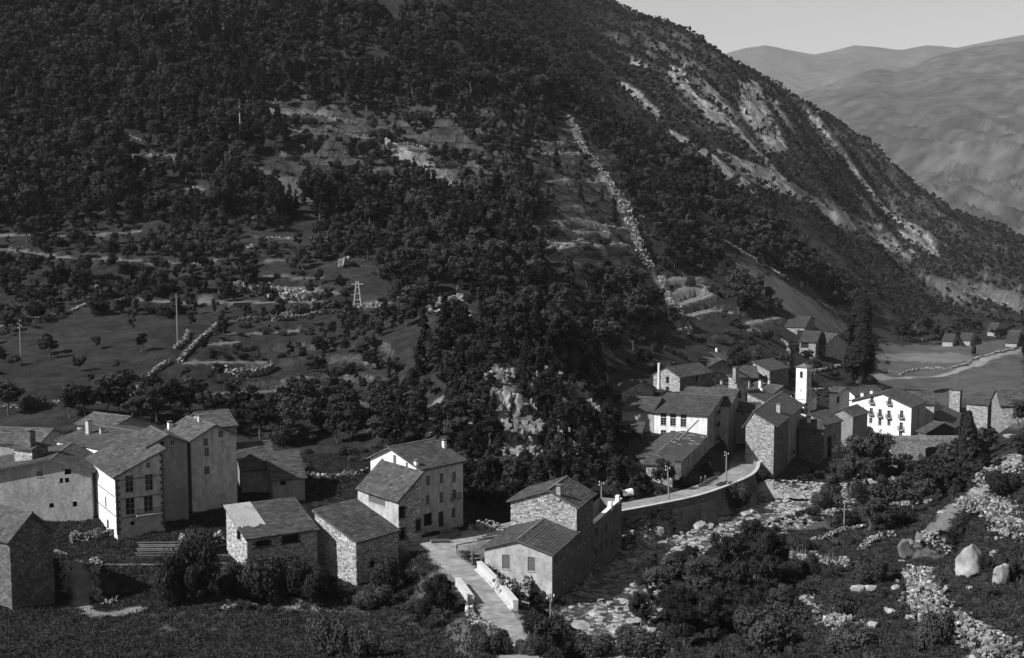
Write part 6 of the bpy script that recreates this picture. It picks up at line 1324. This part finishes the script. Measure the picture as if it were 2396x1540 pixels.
j, i = rc(xs, ys); rk_ = rock[j, i]; dens = np.where(rk_ > .4, dens * np.where(ys > 560, .16, .3), dens); bnear = np.zeros(len(xs))
for k_ in range(0, 4): bnear = np.maximum(bnear, BMASK[np.maximum(j - 0, 0), i] if k_ == 0 else BMASK[np.minimum(j + k_, NR - 1), i])
dens = np.where(bnear > .4, dens * .12, dens); dens = np.where((field[j, i] > .2) | (earth[j, i] > .3), dens * .06, dens)
dens *= np.where(fbm(xs / 22, ys / 22, 40, 2) < -.5, .25, 1)
for ln in HILLW + [TRACK]:
    for (ax_, ay_), (bx_, by_) in zip(ln[:-1], ln[1:]): tt = (tpx - ax_) / (bx_ - ax_ + 1e-6); yy = ay_ + (by_ - ay_) * tt; dens = np.where((tt > -.05) & (tt < 1.05) & (tpy > yy - 4) & (tpy < yy + 30), dens * .12, dens); ds_ = (tpy - ay_) / (by_ - ay_ + 1e-6); dens = np.where((abs(by_ - ay_) > 15) & (ds_ > -.1) & (ds_ < 1.6) & (np.abs(tpx - ax_ - (bx_ - ax_) * ds_) < 16), dens * .15, dens)
dens = np.where((ys < 215) & (tpx < 860), 0, dens); dens = np.where(ys < 188, 0, dens); dens = np.where((d_road[j, i] < 5.5) | (d_riv[j, i] < 12), 0, dens)
for e_, W_, L_, he_, ri_, z0_ in HOUSES:
    lx = xs - e_.location.x; ly = ys - e_.location.y; c, s = math.cos(-e_.rotation_euler.z), math.sin(-e_.rotation_euler.z); ax = lx * c - ly * s; ay = lx * s + ly * c
    dens = np.where((ax > -W_ - 3) & (ax < 3) & (ay > -6) & (ay < L_ + 3), 0, dens)
keep = rng.uniform(size=len(xs)) < dens; keep &= (tpy > -140) 
xs, ys, zs, shrubby = xs[keep], ys[keep], zs[keep], shrubby[keep]; n_ = len(xs)
spur = (ys < 300) & ~((ys < 262) & (rng.uniform(size=n_) < .0))
hgt = np.where(spur, rng.uniform(4.5, 9.5, n_), np.where(ys < 620, rng.lognormal(2.1, .28, n_), rng.uniform(3.2, 6.5, n_)))
hgt = np.where(shrubby > 0, rng.uniform(1.8, 4.2, n_), hgt)
tpx, tpy = proj(xs, ys, zs); hgt = np.where((shrubby == 0) & inpoly(tpx, tpy, [(1080, 820), (1480, 860), (1540, 1180), (1080, 1180)]), hgt * .72, hgt); hgt = np.where((tpx < 950) & (tpy > 520) & (tpy < 960), hgt * .62, hgt)
hgt = np.where(inpoly(tpx, tpy, [(640, 230), (1500, 230), (1560, 650), (1250, 640), (1240, 470), (700, 430)]), hgt * .72, hgt)
con = rng.uniform(size=n_) < np.where(fbm(xs / 60, ys / 60, 60, 2) > .15, .42, .08)
con &= ~((tpx > 1500) & (ys < 620)); con &= ~((tpx < 900) & (tpy > 540)); con &= ~((ys > 620) & (rng.uniform(size=n_) < .7))
j, i = rc(xs, ys); vis = (zs + hgt) / ys > cmax[np.maximum(j - 1, 0), i] - .0005
xs, ys, zs, hgt, con = xs[vis], ys[vis], zs[vis], hgt[vis], con[vis]
tpx, tpy = proj(xs, ys, zs); inview = (tpx > 5) & (tpx < 2390) & (tpy > 20)
score = hgt / ys * inview
# trees hidden by nearer trees count less
order = np.argsort(ys); buf = {}
shown = np.ones(len(xs))
for k in order:
    c = (int(tpx[k] // 12), int((tpy[k] - hgt[k] * .55 / ys[k] * FPX) // 12))
    if c in buf: shown[k] = .4
    hw = int(hgt[k] * .25 / ys[k] * FPX / 12); t0 = int((tpy[k] - hgt[k] * .9 / ys[k] * FPX) // 12); t1 = int((tpy[k] - hgt[k] * .2 / ys[k] * FPX) // 12)
    for a in range(c[0] - hw, c[0] + hw + 1):
        for b2 in range(t0, t1 + 1): buf[(a, b2)] = 1
score = score * shown
ANCH = [(837, 690, 'the two legged pylon'), (416, 770, 'the tall meadow pole'), (50, 800, 'the edge meadow pole'), (1050, 710, 'the spur summit rocks'), (1180, 930, 'the middle spur cliff'), (1000, 985, 'the pale cliff block'), (1370, 930, 'the shoulder cliffs facing the inn'), (562, 300, 'the pale birch'), (630, 690, 'the heap of terrace stones'),
        (1240, 490, 'the lone terrace hut'), (1345, 300, 'the upper end of the steep track'), (1475, 540, 'the walled terraces by the track'), (1590, 740, 'the lowest bend of the track'), (1640, 680, 'the crescent terraces'), (1790, 610, 'the sloping pale slab'), (1900, 700, 'the steep meadow strip'), (1460, 910, 'the whitewashed shed'), (960, 390, 'the high scree patch'),
        (200, 400, 'the fogged upper slope'), (330, 540, 'the long pale terrace edge'), (780, 350, 'the high terraces'), (1100, 350, 'the upper wood clearing'), (900, 560, 'the rock rib ledge'), (650, 900, 'the wall above the kitchen garden'), (300, 900, 'the broken wall by the houses'), (1250, 780, 'the dense gully wood'), (1420, 760, 'the gully below the terraces'), (1150, 620, 'the dark wood core'),
        (1100, 1020, 'the three storey white house roof'), (1300, 1120, 'the rubble house roof'), (2150, 700, 'the far valley trees'), (700, 500, 'the upper clearing'), (450, 470, 'the small white stone'), (1650, 450, 'the ridge forest'), (1850, 560, 'the scree foot'), (2300, 640, 'the far terraces'), (1000, 200, 'the damaged sky line slope'), (500, 180, 'the topmost hillside'), (1350, 180, 'the topmost track end')]
ANCH[-3:] = [(1000, 200, 'the topmost dark wood'), (500, 180, 'the topmost hillside'), (1350, 180, 'the slope over the steep track')]
def where_is(px, py):
    d = [math.hypot(px - a[0], (py - a[1]) * 1.2) for a in ANCH]; k = int(np.argmin(d)); dx, dy = px - ANCH[k][0], py - ANCH[k][1]
    if d[k] < 22: return 'right at ' + ANCH[k][2]
    far = 'well ' if d[k] > 80 else 'just '
    if abs(dx) > 1.6 * abs(dy): r_ = ('to the right of ' if dx > 0 else 'to the left of ')
    elif abs(dy) > 1.6 * abs(dx): r_ = ('below ' if dy > 0 else 'above ')
    else: r_ = ('down and right of ' if dx > 0 and dy > 0 else 'down and left of ' if dy > 0 else 'up and right of ' if dx > 0 else 'up and left of ')
    return far + r_ + ANCH[k][2]
indiv = np.zeros(len(xs), bool)
for flag, nm, lim in ((False, 'broadleaf_tree', 280), (True, 'conifer', 260)):
    idx = np.nonzero((con == flag) & (score > 0))[0]; idx = idx[np.argsort(-score[idx])][:lim]; indiv[idx] = True
    for k in idx:
        sz_ = 'low' if hgt[k] < 5.5 else 'tall' if hgt[k] > 8 else 'medium'; wd = float(rng.uniform(.85, 1.25)); kind = sz_ + (' slim' if wd < .97 else ' spreading' if wd > 1.12 else '') + (' leafy tree' if nm[0] == 'b' else ' dark conifer'); ar = where_is(tpx[k], tpy[k] - hgt[k] * .5 / ys[k] * FPX)
        pr = CONI[rng.integers(4)] if flag else BROAD[rng.integers(6)]
        tree(nm, kind + ' ' + ar, (xs[k], ys[k], zs[k] - .2), float(hgt[k]), pr, 'woodland trees, ' + ('leafy' if nm[0] == 'b' else 'conifers'), wide=wd)
print('TREES', len(xs), indiv.sum())
def scatter(name, label, src, x, y, z, scl, var, flat=None):
    cl = bpy.data.collections.new(name + '_kinds')
    for k, m in enumerate(src):
        o = bpy.data.objects.new('%s_kind_%02d' % (name, k), m); cl.objects.link(o)
    me = bpy.data.meshes.new(name); me.from_pydata(np.stack([x, y, z], 1).tolist(), [], [])
    sc = np.stack([scl * rng.uniform(.85, 1.2, len(x)), scl * rng.uniform(.85, 1.2, len(x)), scl * (flat if flat is not None else 1)], 1)
    at = me.attributes.new('scl', 'FLOAT_VECTOR', 'POINT'); at.data.foreach_set('vector', sc.astype(np.float32).ravel())
    rt = np.zeros((len(x), 3)); rt[:, 2] = rng.uniform(0, 6.28, len(x)); at = me.attributes.new('rot', 'FLOAT_VECTOR', 'POINT'); at.data.foreach_set('vector', rt.astype(np.float32).ravel())
    at = me.attributes.new('kind_index', 'INT', 'POINT'); at.data.foreach_set('value', np.asarray(var, np.int32))
    o = link(name, me); tag(o, label, None, None, 'stuff')
    ng = bpy.data.node_groups.new(name + '_spread', 'GeometryNodeTree'); ng.interface.new_socket('Geometry', in_out='INPUT', socket_type='NodeSocketGeometry'); ng.interface.new_socket('Geometry', in_out='OUTPUT', socket_type='NodeSocketGeometry')
    N_ = ng.nodes; gi = N_.new('NodeGroupInput'); go = N_.new('NodeGroupOutput'); ip = N_.new('GeometryNodeInstanceOnPoints'); ci = N_.new('GeometryNodeCollectionInfo'); ci.inputs['Collection'].default_value = cl; ci.inputs['Separate Children'].default_value = True; ci.inputs['Reset Children'].default_value = True
    def na(nm, dt):
        a = N_.new('GeometryNodeInputNamedAttribute'); a.data_type = dt; a.inputs['Name'].default_value = nm; return a.outputs['Attribute']
    lk = ng.links.new; lk(gi.outputs[0], ip.inputs['Points']); lk(ci.outputs[0], ip.inputs['Instance']); ip.inputs['Pick Instance'].default_value = True
    lk(na('kind_index', 'INT'), ip.inputs['Instance Index']); lk(na('scl', 'FLOAT_VECTOR'), ip.inputs['Scale'])
    er = N_.new('FunctionNodeEulerToRotation'); lk(na('rot', 'FLOAT_VECTOR'), er.inputs[0]); lk(er.outputs[0], ip.inputs['Rotation']); lk(ip.outputs[0], go.inputs[0])
    md = o.modifiers.new('spread', 'NODES'); md.node_group = ng; return o
r_ = ~indiv; near_ = r_ & (ys < 520); far_ = r_ & (ys >= 520)
for nm, lb, m, src in (('hillside_woodland', 'mixed woodland covering the near hillside', near_, mid_src), ('mountain_woodland', 'far woodland on the mountain shoulder', far_, far_src)):
    v = np.where(con[m], 4 + rng.integers(3, size=m.sum()), rng.integers(4, size=m.sum())); scatter(nm, lb, src, xs[m], ys[m], zs[m] - .3, hgt[m] / 10, v)
# ---- undergrowth
def under(n_, d0, d1, p0, p1, cell, sz, polys=None, ex=None, name='undergrowth', label='low bushes and weeds', src=None, prob=1.0, clump=False):
    x, y = sample(n_, d0, d1, p0, p1); i = grid_thin(x, y, cell); x, y = x[i], y[i]; z = ground(x, y); a, b2 = proj(x, y, z); j, i = rc(x, y)
    ok = (d_road[j, i] > 3.2) & (d_lane[j, i] > 2.5) & (d_riv[j, i] > RIV_W) & (earth[j, i] < .35) & (d_str[j, i] > 1.6) & (d_yard[j, i] > 4)
    ok &= rng.uniform(size=len(x)) < prob * np.where(fbm(x / 8, y / 8, 70, 2) > -.1, 1, .25) * np.where(field[j, i] > .3, .12, 1)
    if clump: ok &= (fbm(x / 9, y / 9, 90, 3) > .05) & ~inpoly(a, b2, [(180, 742), (560, 735), (500, 775), (420, 850), (330, 925), (0, 950), (0, 800)])
    if polys is not None:
        mm_ = np.zeros(len(x), bool)
        for pl in polys: mm_ |= inpoly(a, b2, pl)
        ok &= mm_
    for e_, W_, L_, he_, ri_, z0_ in HOUSES:
        lx = x - e_.location.x; ly = y - e_.location.y; c, s = math.cos(-e_.rotation_euler.z), math.sin(-e_.rotation_euler.z); ax = lx * c - ly * s; ay = lx * s + ly * c; ok &= ~((ax > -W_ - 1) & (ax < 1.2) & (ay > -1.2) & (ay < L_ + 1))
    x, y, z = x[ok], y[ok], z[ok]; s = sz * rng.lognormal(0, .55, len(x)); return x, y, z, s
u1 = under(22000, 85, 320, 1480, 2560, 1.0, .34, [[(1830, 1180), (2420, 1000), (2420, 1560), (1300, 1560), (1500, 1400), (1840, 1330)]], prob=.42)
u2 = under(34000, 190, 560, -160, 2100, 1.6, .75, None, prob=.75, clump=True)
u3 = under(9000, 95, 180, 350, 1900, 1.0, .45, [[(520, 1340), (1000, 1330), (1000, 1440), (520, 1430)], [(1150, 1480), (1900, 1400), (1900, 1560), (1150, 1560)], [(1100, 1350), (1300, 1370), (1280, 1430), (1150, 1400)], [(1390, 1290), (1470, 1220), (1700, 1160), (1760, 1170), (1500, 1330)]], prob=.9)
ux = [np.concatenate(t_) for t_ in zip(u1, u2, u3)]
scatter('undergrowth', 'low bushes, ferns and weeds between the trees and walls', BUSH, ux[0], ux[1], ux[2] - .05, ux[3], rng.integers(4, size=len(ux[0])))
# tiny leafy tufts on the grass
gv = []; rs = np.random.default_rng(5)
tuft_v, tuft_f = leaf_quads(np.stack([rs.normal(0, .35, 60), rs.normal(0, .35, 60), rs.uniform(.02, .16, 60)], 1), .12, rs, .0, 2.2); TUFT = [np_mesh('tuft', tuft_v, tuft_f, M_GRASS)]
gx, gy = sample(30000, 90, 200, -100, 2500); i = grid_thin(gx, gy, .6); gx, gy = gx[i], gy[i]; j, i = rc(gx, gy)
ok = (earth[j, i] < .3) & (d_riv[j, i] > RIV_W + 1) & (d_lane[j, i] > 2.2) & (d_road[j, i] > 3) & (d_str[j, i] > 1.5); gx, gy = gx[ok], gy[ok]
scatter('grass', 'rough grass on the near banks', TUFT, gx, gy, ground(gx, gy), rng.uniform(.7, 1.6, len(gx)), np.zeros(len(gx)))
# small stones in the riverbed and on the rubble slopes
rx_, ry_ = sample(34000, 100, 310, 1200, 2560); i = grid_thin(rx_, ry_, .5); rx_, ry_ = rx_[i], ry_[i]; j, i = rc(rx_, ry_)
pr = np.where((d_riv[j, i] < RIV_W + 5.5) & (d_riv[j, i] > 1.6), .7, .12 * (d_riv[j, i] < 2)); pr = np.where(ry_ < 178, pr * .25, pr); pr = np.where((ry_ > 215) & (d_riv[j, i] < 11), .9, pr); pr = np.maximum(pr, np.where((rock[j, i] > .5) & (ry_ < 330), .6, 0)); ok = (rng.uniform(size=len(rx_)) < pr) & (d_road[j, i] > 3.6); rx_, ry_ = rx_[ok], ry_[ok]
dq, zq, _q = seg_near(RIVER, rx_, ry_); sz_ = np.maximum(ground(rx_, ry_) + .03, np.where(dq < RIV_W + .6, zq - .3, -999)); ss = np.clip(rng.lognormal(-1.15, .5, len(rx_)), .1, .9)
ta, tr = rng.uniform(0, 6.28, 900), rng.uniform(0, 1, 900) ** .5; hx, hy = np.cos(ta) * tr * 6.2, np.sin(ta) * tr * 4.2; hzz = hp[2] + 2.8 * np.maximum(0, 1 - tr) ** .9 - .45
rx_ = np.concatenate([rx_, hp[0] + hx]); ry_ = np.concatenate([ry_, hp[1] + hy]); sz_ = np.concatenate([sz_, np.maximum(hzz, ground(hp[0] + hx, hp[1] + hy))]); ss = np.concatenate([ss, rng.uniform(.08, .28, 900)])
scatter('river_stones', 'loose stones of the riverbed and rubble banks', ROCKS[4:], rx_, ry_, sz_, ss, rng.integers(3, size=len(rx_)), .7)
# ---- single trees and shrubs
def mt(label, px, py, hpx, kind='b', wide=1.0, dmin=72, name=None, group=None):
    p = hit(px, py, dmin); h = hpx * p[1] / FPX; p[2] -= .15
    pr = {'b': BROADX[rng.integers(3)], 'c': CONI[rng.integers(4)], 'p': POPL}[kind]
    return tree(name or {'b': 'broadleaf_tree', 'c': 'conifer', 'p': 'poplar'}[kind], label, p, h, pr, group, wide=wide)
mt('very tall dense poplar behind the church', 2010, 897, 208, 'p', 1.3, dmin=360)
mt('small poplar by the valley road', 2278, 832, 42, 'p', 1.0, dmin=430)
mt('slender dark poplar in front of the arched bridge', 2258, 1140, 185, 'p', 1.1, dmin=170)
mt('tree growing through the lane parapet end', 1035, 1470, 165, 'b', .95, dmin=90); mt('smaller tree beside the lane tree', 985, 1480, 110, 'b', 1.0, dmin=90)
for k, (x, y, h, w, lb) in enumerate([(1560, 1420, 150, 1.2, 'dark riverside tree nearest the cottage'), (1515, 1400, 115, 1.0, 'small riverside tree leaning to the rapids'), (1640, 1430, 160, 1.25, 'broad riverside tree in the middle of the row'), (1705, 1400, 185, 1.0, 'tall riverside tree below the white rapids'), (1760, 1370, 190, 1.0, 'tallest riverside tree by the small meadow'),
    (1815, 1345, 120, 1.0, 'riverside tree at the vine row end'), (1600, 1520, 130, 1.2, 'wide tree at the bottom of the river row'), (1740, 1500, 130, 1.2, 'wide dark tree under the rubble wall end'), (1740, 1300, 70, 1.1, 'low willow under the road wall'), (1735, 1195, 60, 1.2, 'bush like tree at the road wall bend'), (1790, 1122, 26, 1.6, 'small shrub tree against the blank stone gable'),
    (1985, 1165, 165, 1.1, 'big tree hiding the loggia house corner'), (2030, 1170, 190, 1.1, 'biggest tree in front of the hotel'), (2070, 1160, 125, 1.1, 'leafy tree before the hotel terrace'), (2118, 1120, 72, .9, 'round tree under the hotel corner'), (2140, 1090, 70, .8, 'pointed tree at the hotel corner'), (1950, 1185, 95, 1.2, 'low spreading tree above the white riverbed'),
    (2290, 1130, 90, 1.0, 'dark tree behind the rubble bank'), (1500, 1475, 115, 1.2, 'bushy tree at the edge of the lower rapids'), (1590, 1485, 150, 1.2, 'dense tree behind the wide bottom tree'), (1665, 1500, 150, 1.15, 'dense tree in the thick of the river grove'), (1722, 1450, 165, 1.1, 'tall tree in the middle of the river grove'), (1790, 1425, 150, 1.1, 'leafy tree on the meadow side of the grove'), (1680, 1365, 115, 1.15, 'rounded tree on the river side of the grove'), (1612, 1372, 120, 1.15, 'rounded tree nearest the upper rapids'), (1785, 1475, 140, 1.1, 'lower tree on the slope side of the grove'), (1842, 1405, 105, 1.2, 'tree closing the grove beside the rubble wall'), (1545, 1350, 75, 1.2, 'small alder on the river shingle'), (1832, 1460, 120, 1.1, 'last tree of the grove above the tumbled wall'), (1930, 1205, 45, 1.3, 'low tree on the river shingle'), (1835, 870, 60, .9, 'dark garden tree beside the stone barn lane'), (1890, 850, 40, 1.3, 'bushy tree below the loft barns'), (1850, 900, 40, 1.2, 'round tree under the lane wall')]):
    mt(lb, x, y, h, 'b', w, dmin=100 if y > 1200 else 170 if y > 1000 else 300)
def bush(label, px, py, wpx, hpx, dmin=72, group=None, deep=None):
    p = hit(px, py, dmin); sc_ = p[1] / FPX; e = empty('bush', (p[0], p[1], p[2] - .1), random.uniform(0, 6.28)); e.scale = (wpx * sc_ / 2, (deep or wpx) * sc_ / 2, hpx * sc_); tag(e, label, 'bush', group)
    link('foliage', BUSHX[rng.integers(3)], e); return e
for lb, x, y, w, h in [('pale feathery bush below the plank barn', 440, 1410, 150, 140), ('dark bush under the plank barn corner', 555, 1400, 120, 85), ('tangled bush at the foot of the plank barn', 640, 1405, 150, 105), ('dark bush between the two stone barns', 735, 1415, 140, 90), ('tall pale shrub in front of the stone barn', 905, 1390, 90, 95), ('bush hanging over the mill stream', 870, 1415, 110, 50), ('bush under the garden wall of the yard', 460, 1300, 100, 60),
    ('bush at the bottom edge left of the lane', 770, 1535, 110, 100), ('second bush at the bottom edge near the lane', 850, 1540, 100, 85), ('leafy bush beside the lane bend', 1150, 1530, 110, 60), ('broad bush under the braced pole', 1370, 1540, 140, 60), ('grassy bush at the lane foot', 1230, 1530, 90, 40), ('wide bush on the river shore', 1480, 1540, 150, 60), ('large round bush among the boulders', *q(6, 1120, 880), 105, 62), ('tall dark bush at the bottom edge boulders', *q(6, 1650, 1440), 105, 105),
    ('dark bush under the pointed boulder', *q(6, 1760, 900), 90, 40), ('bush on top of the rubble bank', *q(6, 2230, 190), 110, 60), ('bush beside the stone bank path', *q(6, 1420, 430), 60, 40), ('small bush below the meadow wall', *q(6, 1240, 420), 60, 30), ('spreading bush above the dark wall', *q(6, 1130, 250), 110, 45), ('bush beside the shingle pool', *q(6, 820, 290), 80, 45), ('bush by the pale spire rock', *q(6, 2080, 820), 60, 50), ('dark bush at the picture edge', *q(6, 2290, 880), 60, 60),
    ('bush on the road wall below the gable', *q(6, 270, 75), 55, 25), ('bush at the gravel heap foot', *q(6, 60, 280), 120, 60), ('bush covering the wall stub', *q(6, 720, 850), 70, 40), ('overgrown bush on the lower terrace', *q(6, 900, 1120), 160, 45), ('overgrown bush beside the lower rubble wall', *q(6, 560, 1230), 150, 60), ('overgrown bush at the bottom right slope', *q(6, 1000, 1440), 150, 70), ('bush below the small tumbled wall', *q(6, 300, 1450), 170, 90)]:
    bush(lb, x, y, w, h, 76 if y > 1200 else 110)
# pale birch on the hillside
p = hit(562, 335, 330); h = 100 * p[1] / FPX; tb = empty('birch', tuple(p)); tag(tb, 'bare pale birch trunk on the upper hillside', 'tree'); tubes('trunk', [([(0, 0, -1), (.1, 0, h * .5), (0, 0, h)], [.3, .24, .12])], M_PBARK, tb)
cr = link('crown', BROAD[1][0], tb); cr.scale = (h / 22, h / 22, h / 22); cr.location = (0, 0, h * .55)
# kitchen garden crop
gx, gy = [], []
a_, b_, c_, d_ = [hit(*t_, 180) for t_ in ((712, 1110), (862, 1106), (880, 1062), (706, 1068))]
for r0 in np.linspace(0, 1, 24):
    for s0 in np.linspace(0, 1, 60):
        pt = (a_ * (1 - s0) + b_ * s0) * (1 - r0) + (d_ * (1 - s0) + c_ * s0) * r0; gx.append(pt[0] + random.gauss(0, .06)); gy.append(pt[1] + random.gauss(0, .06))
gx, gy = np.array(gx), np.array(gy); scatter('garden_crop', 'rows of leafy crop in the kitchen garden', [BUSH[0]], gx, gy, ground(gx, gy), np.full(len(gx), .33), np.zeros(len(gx)), 2.0)
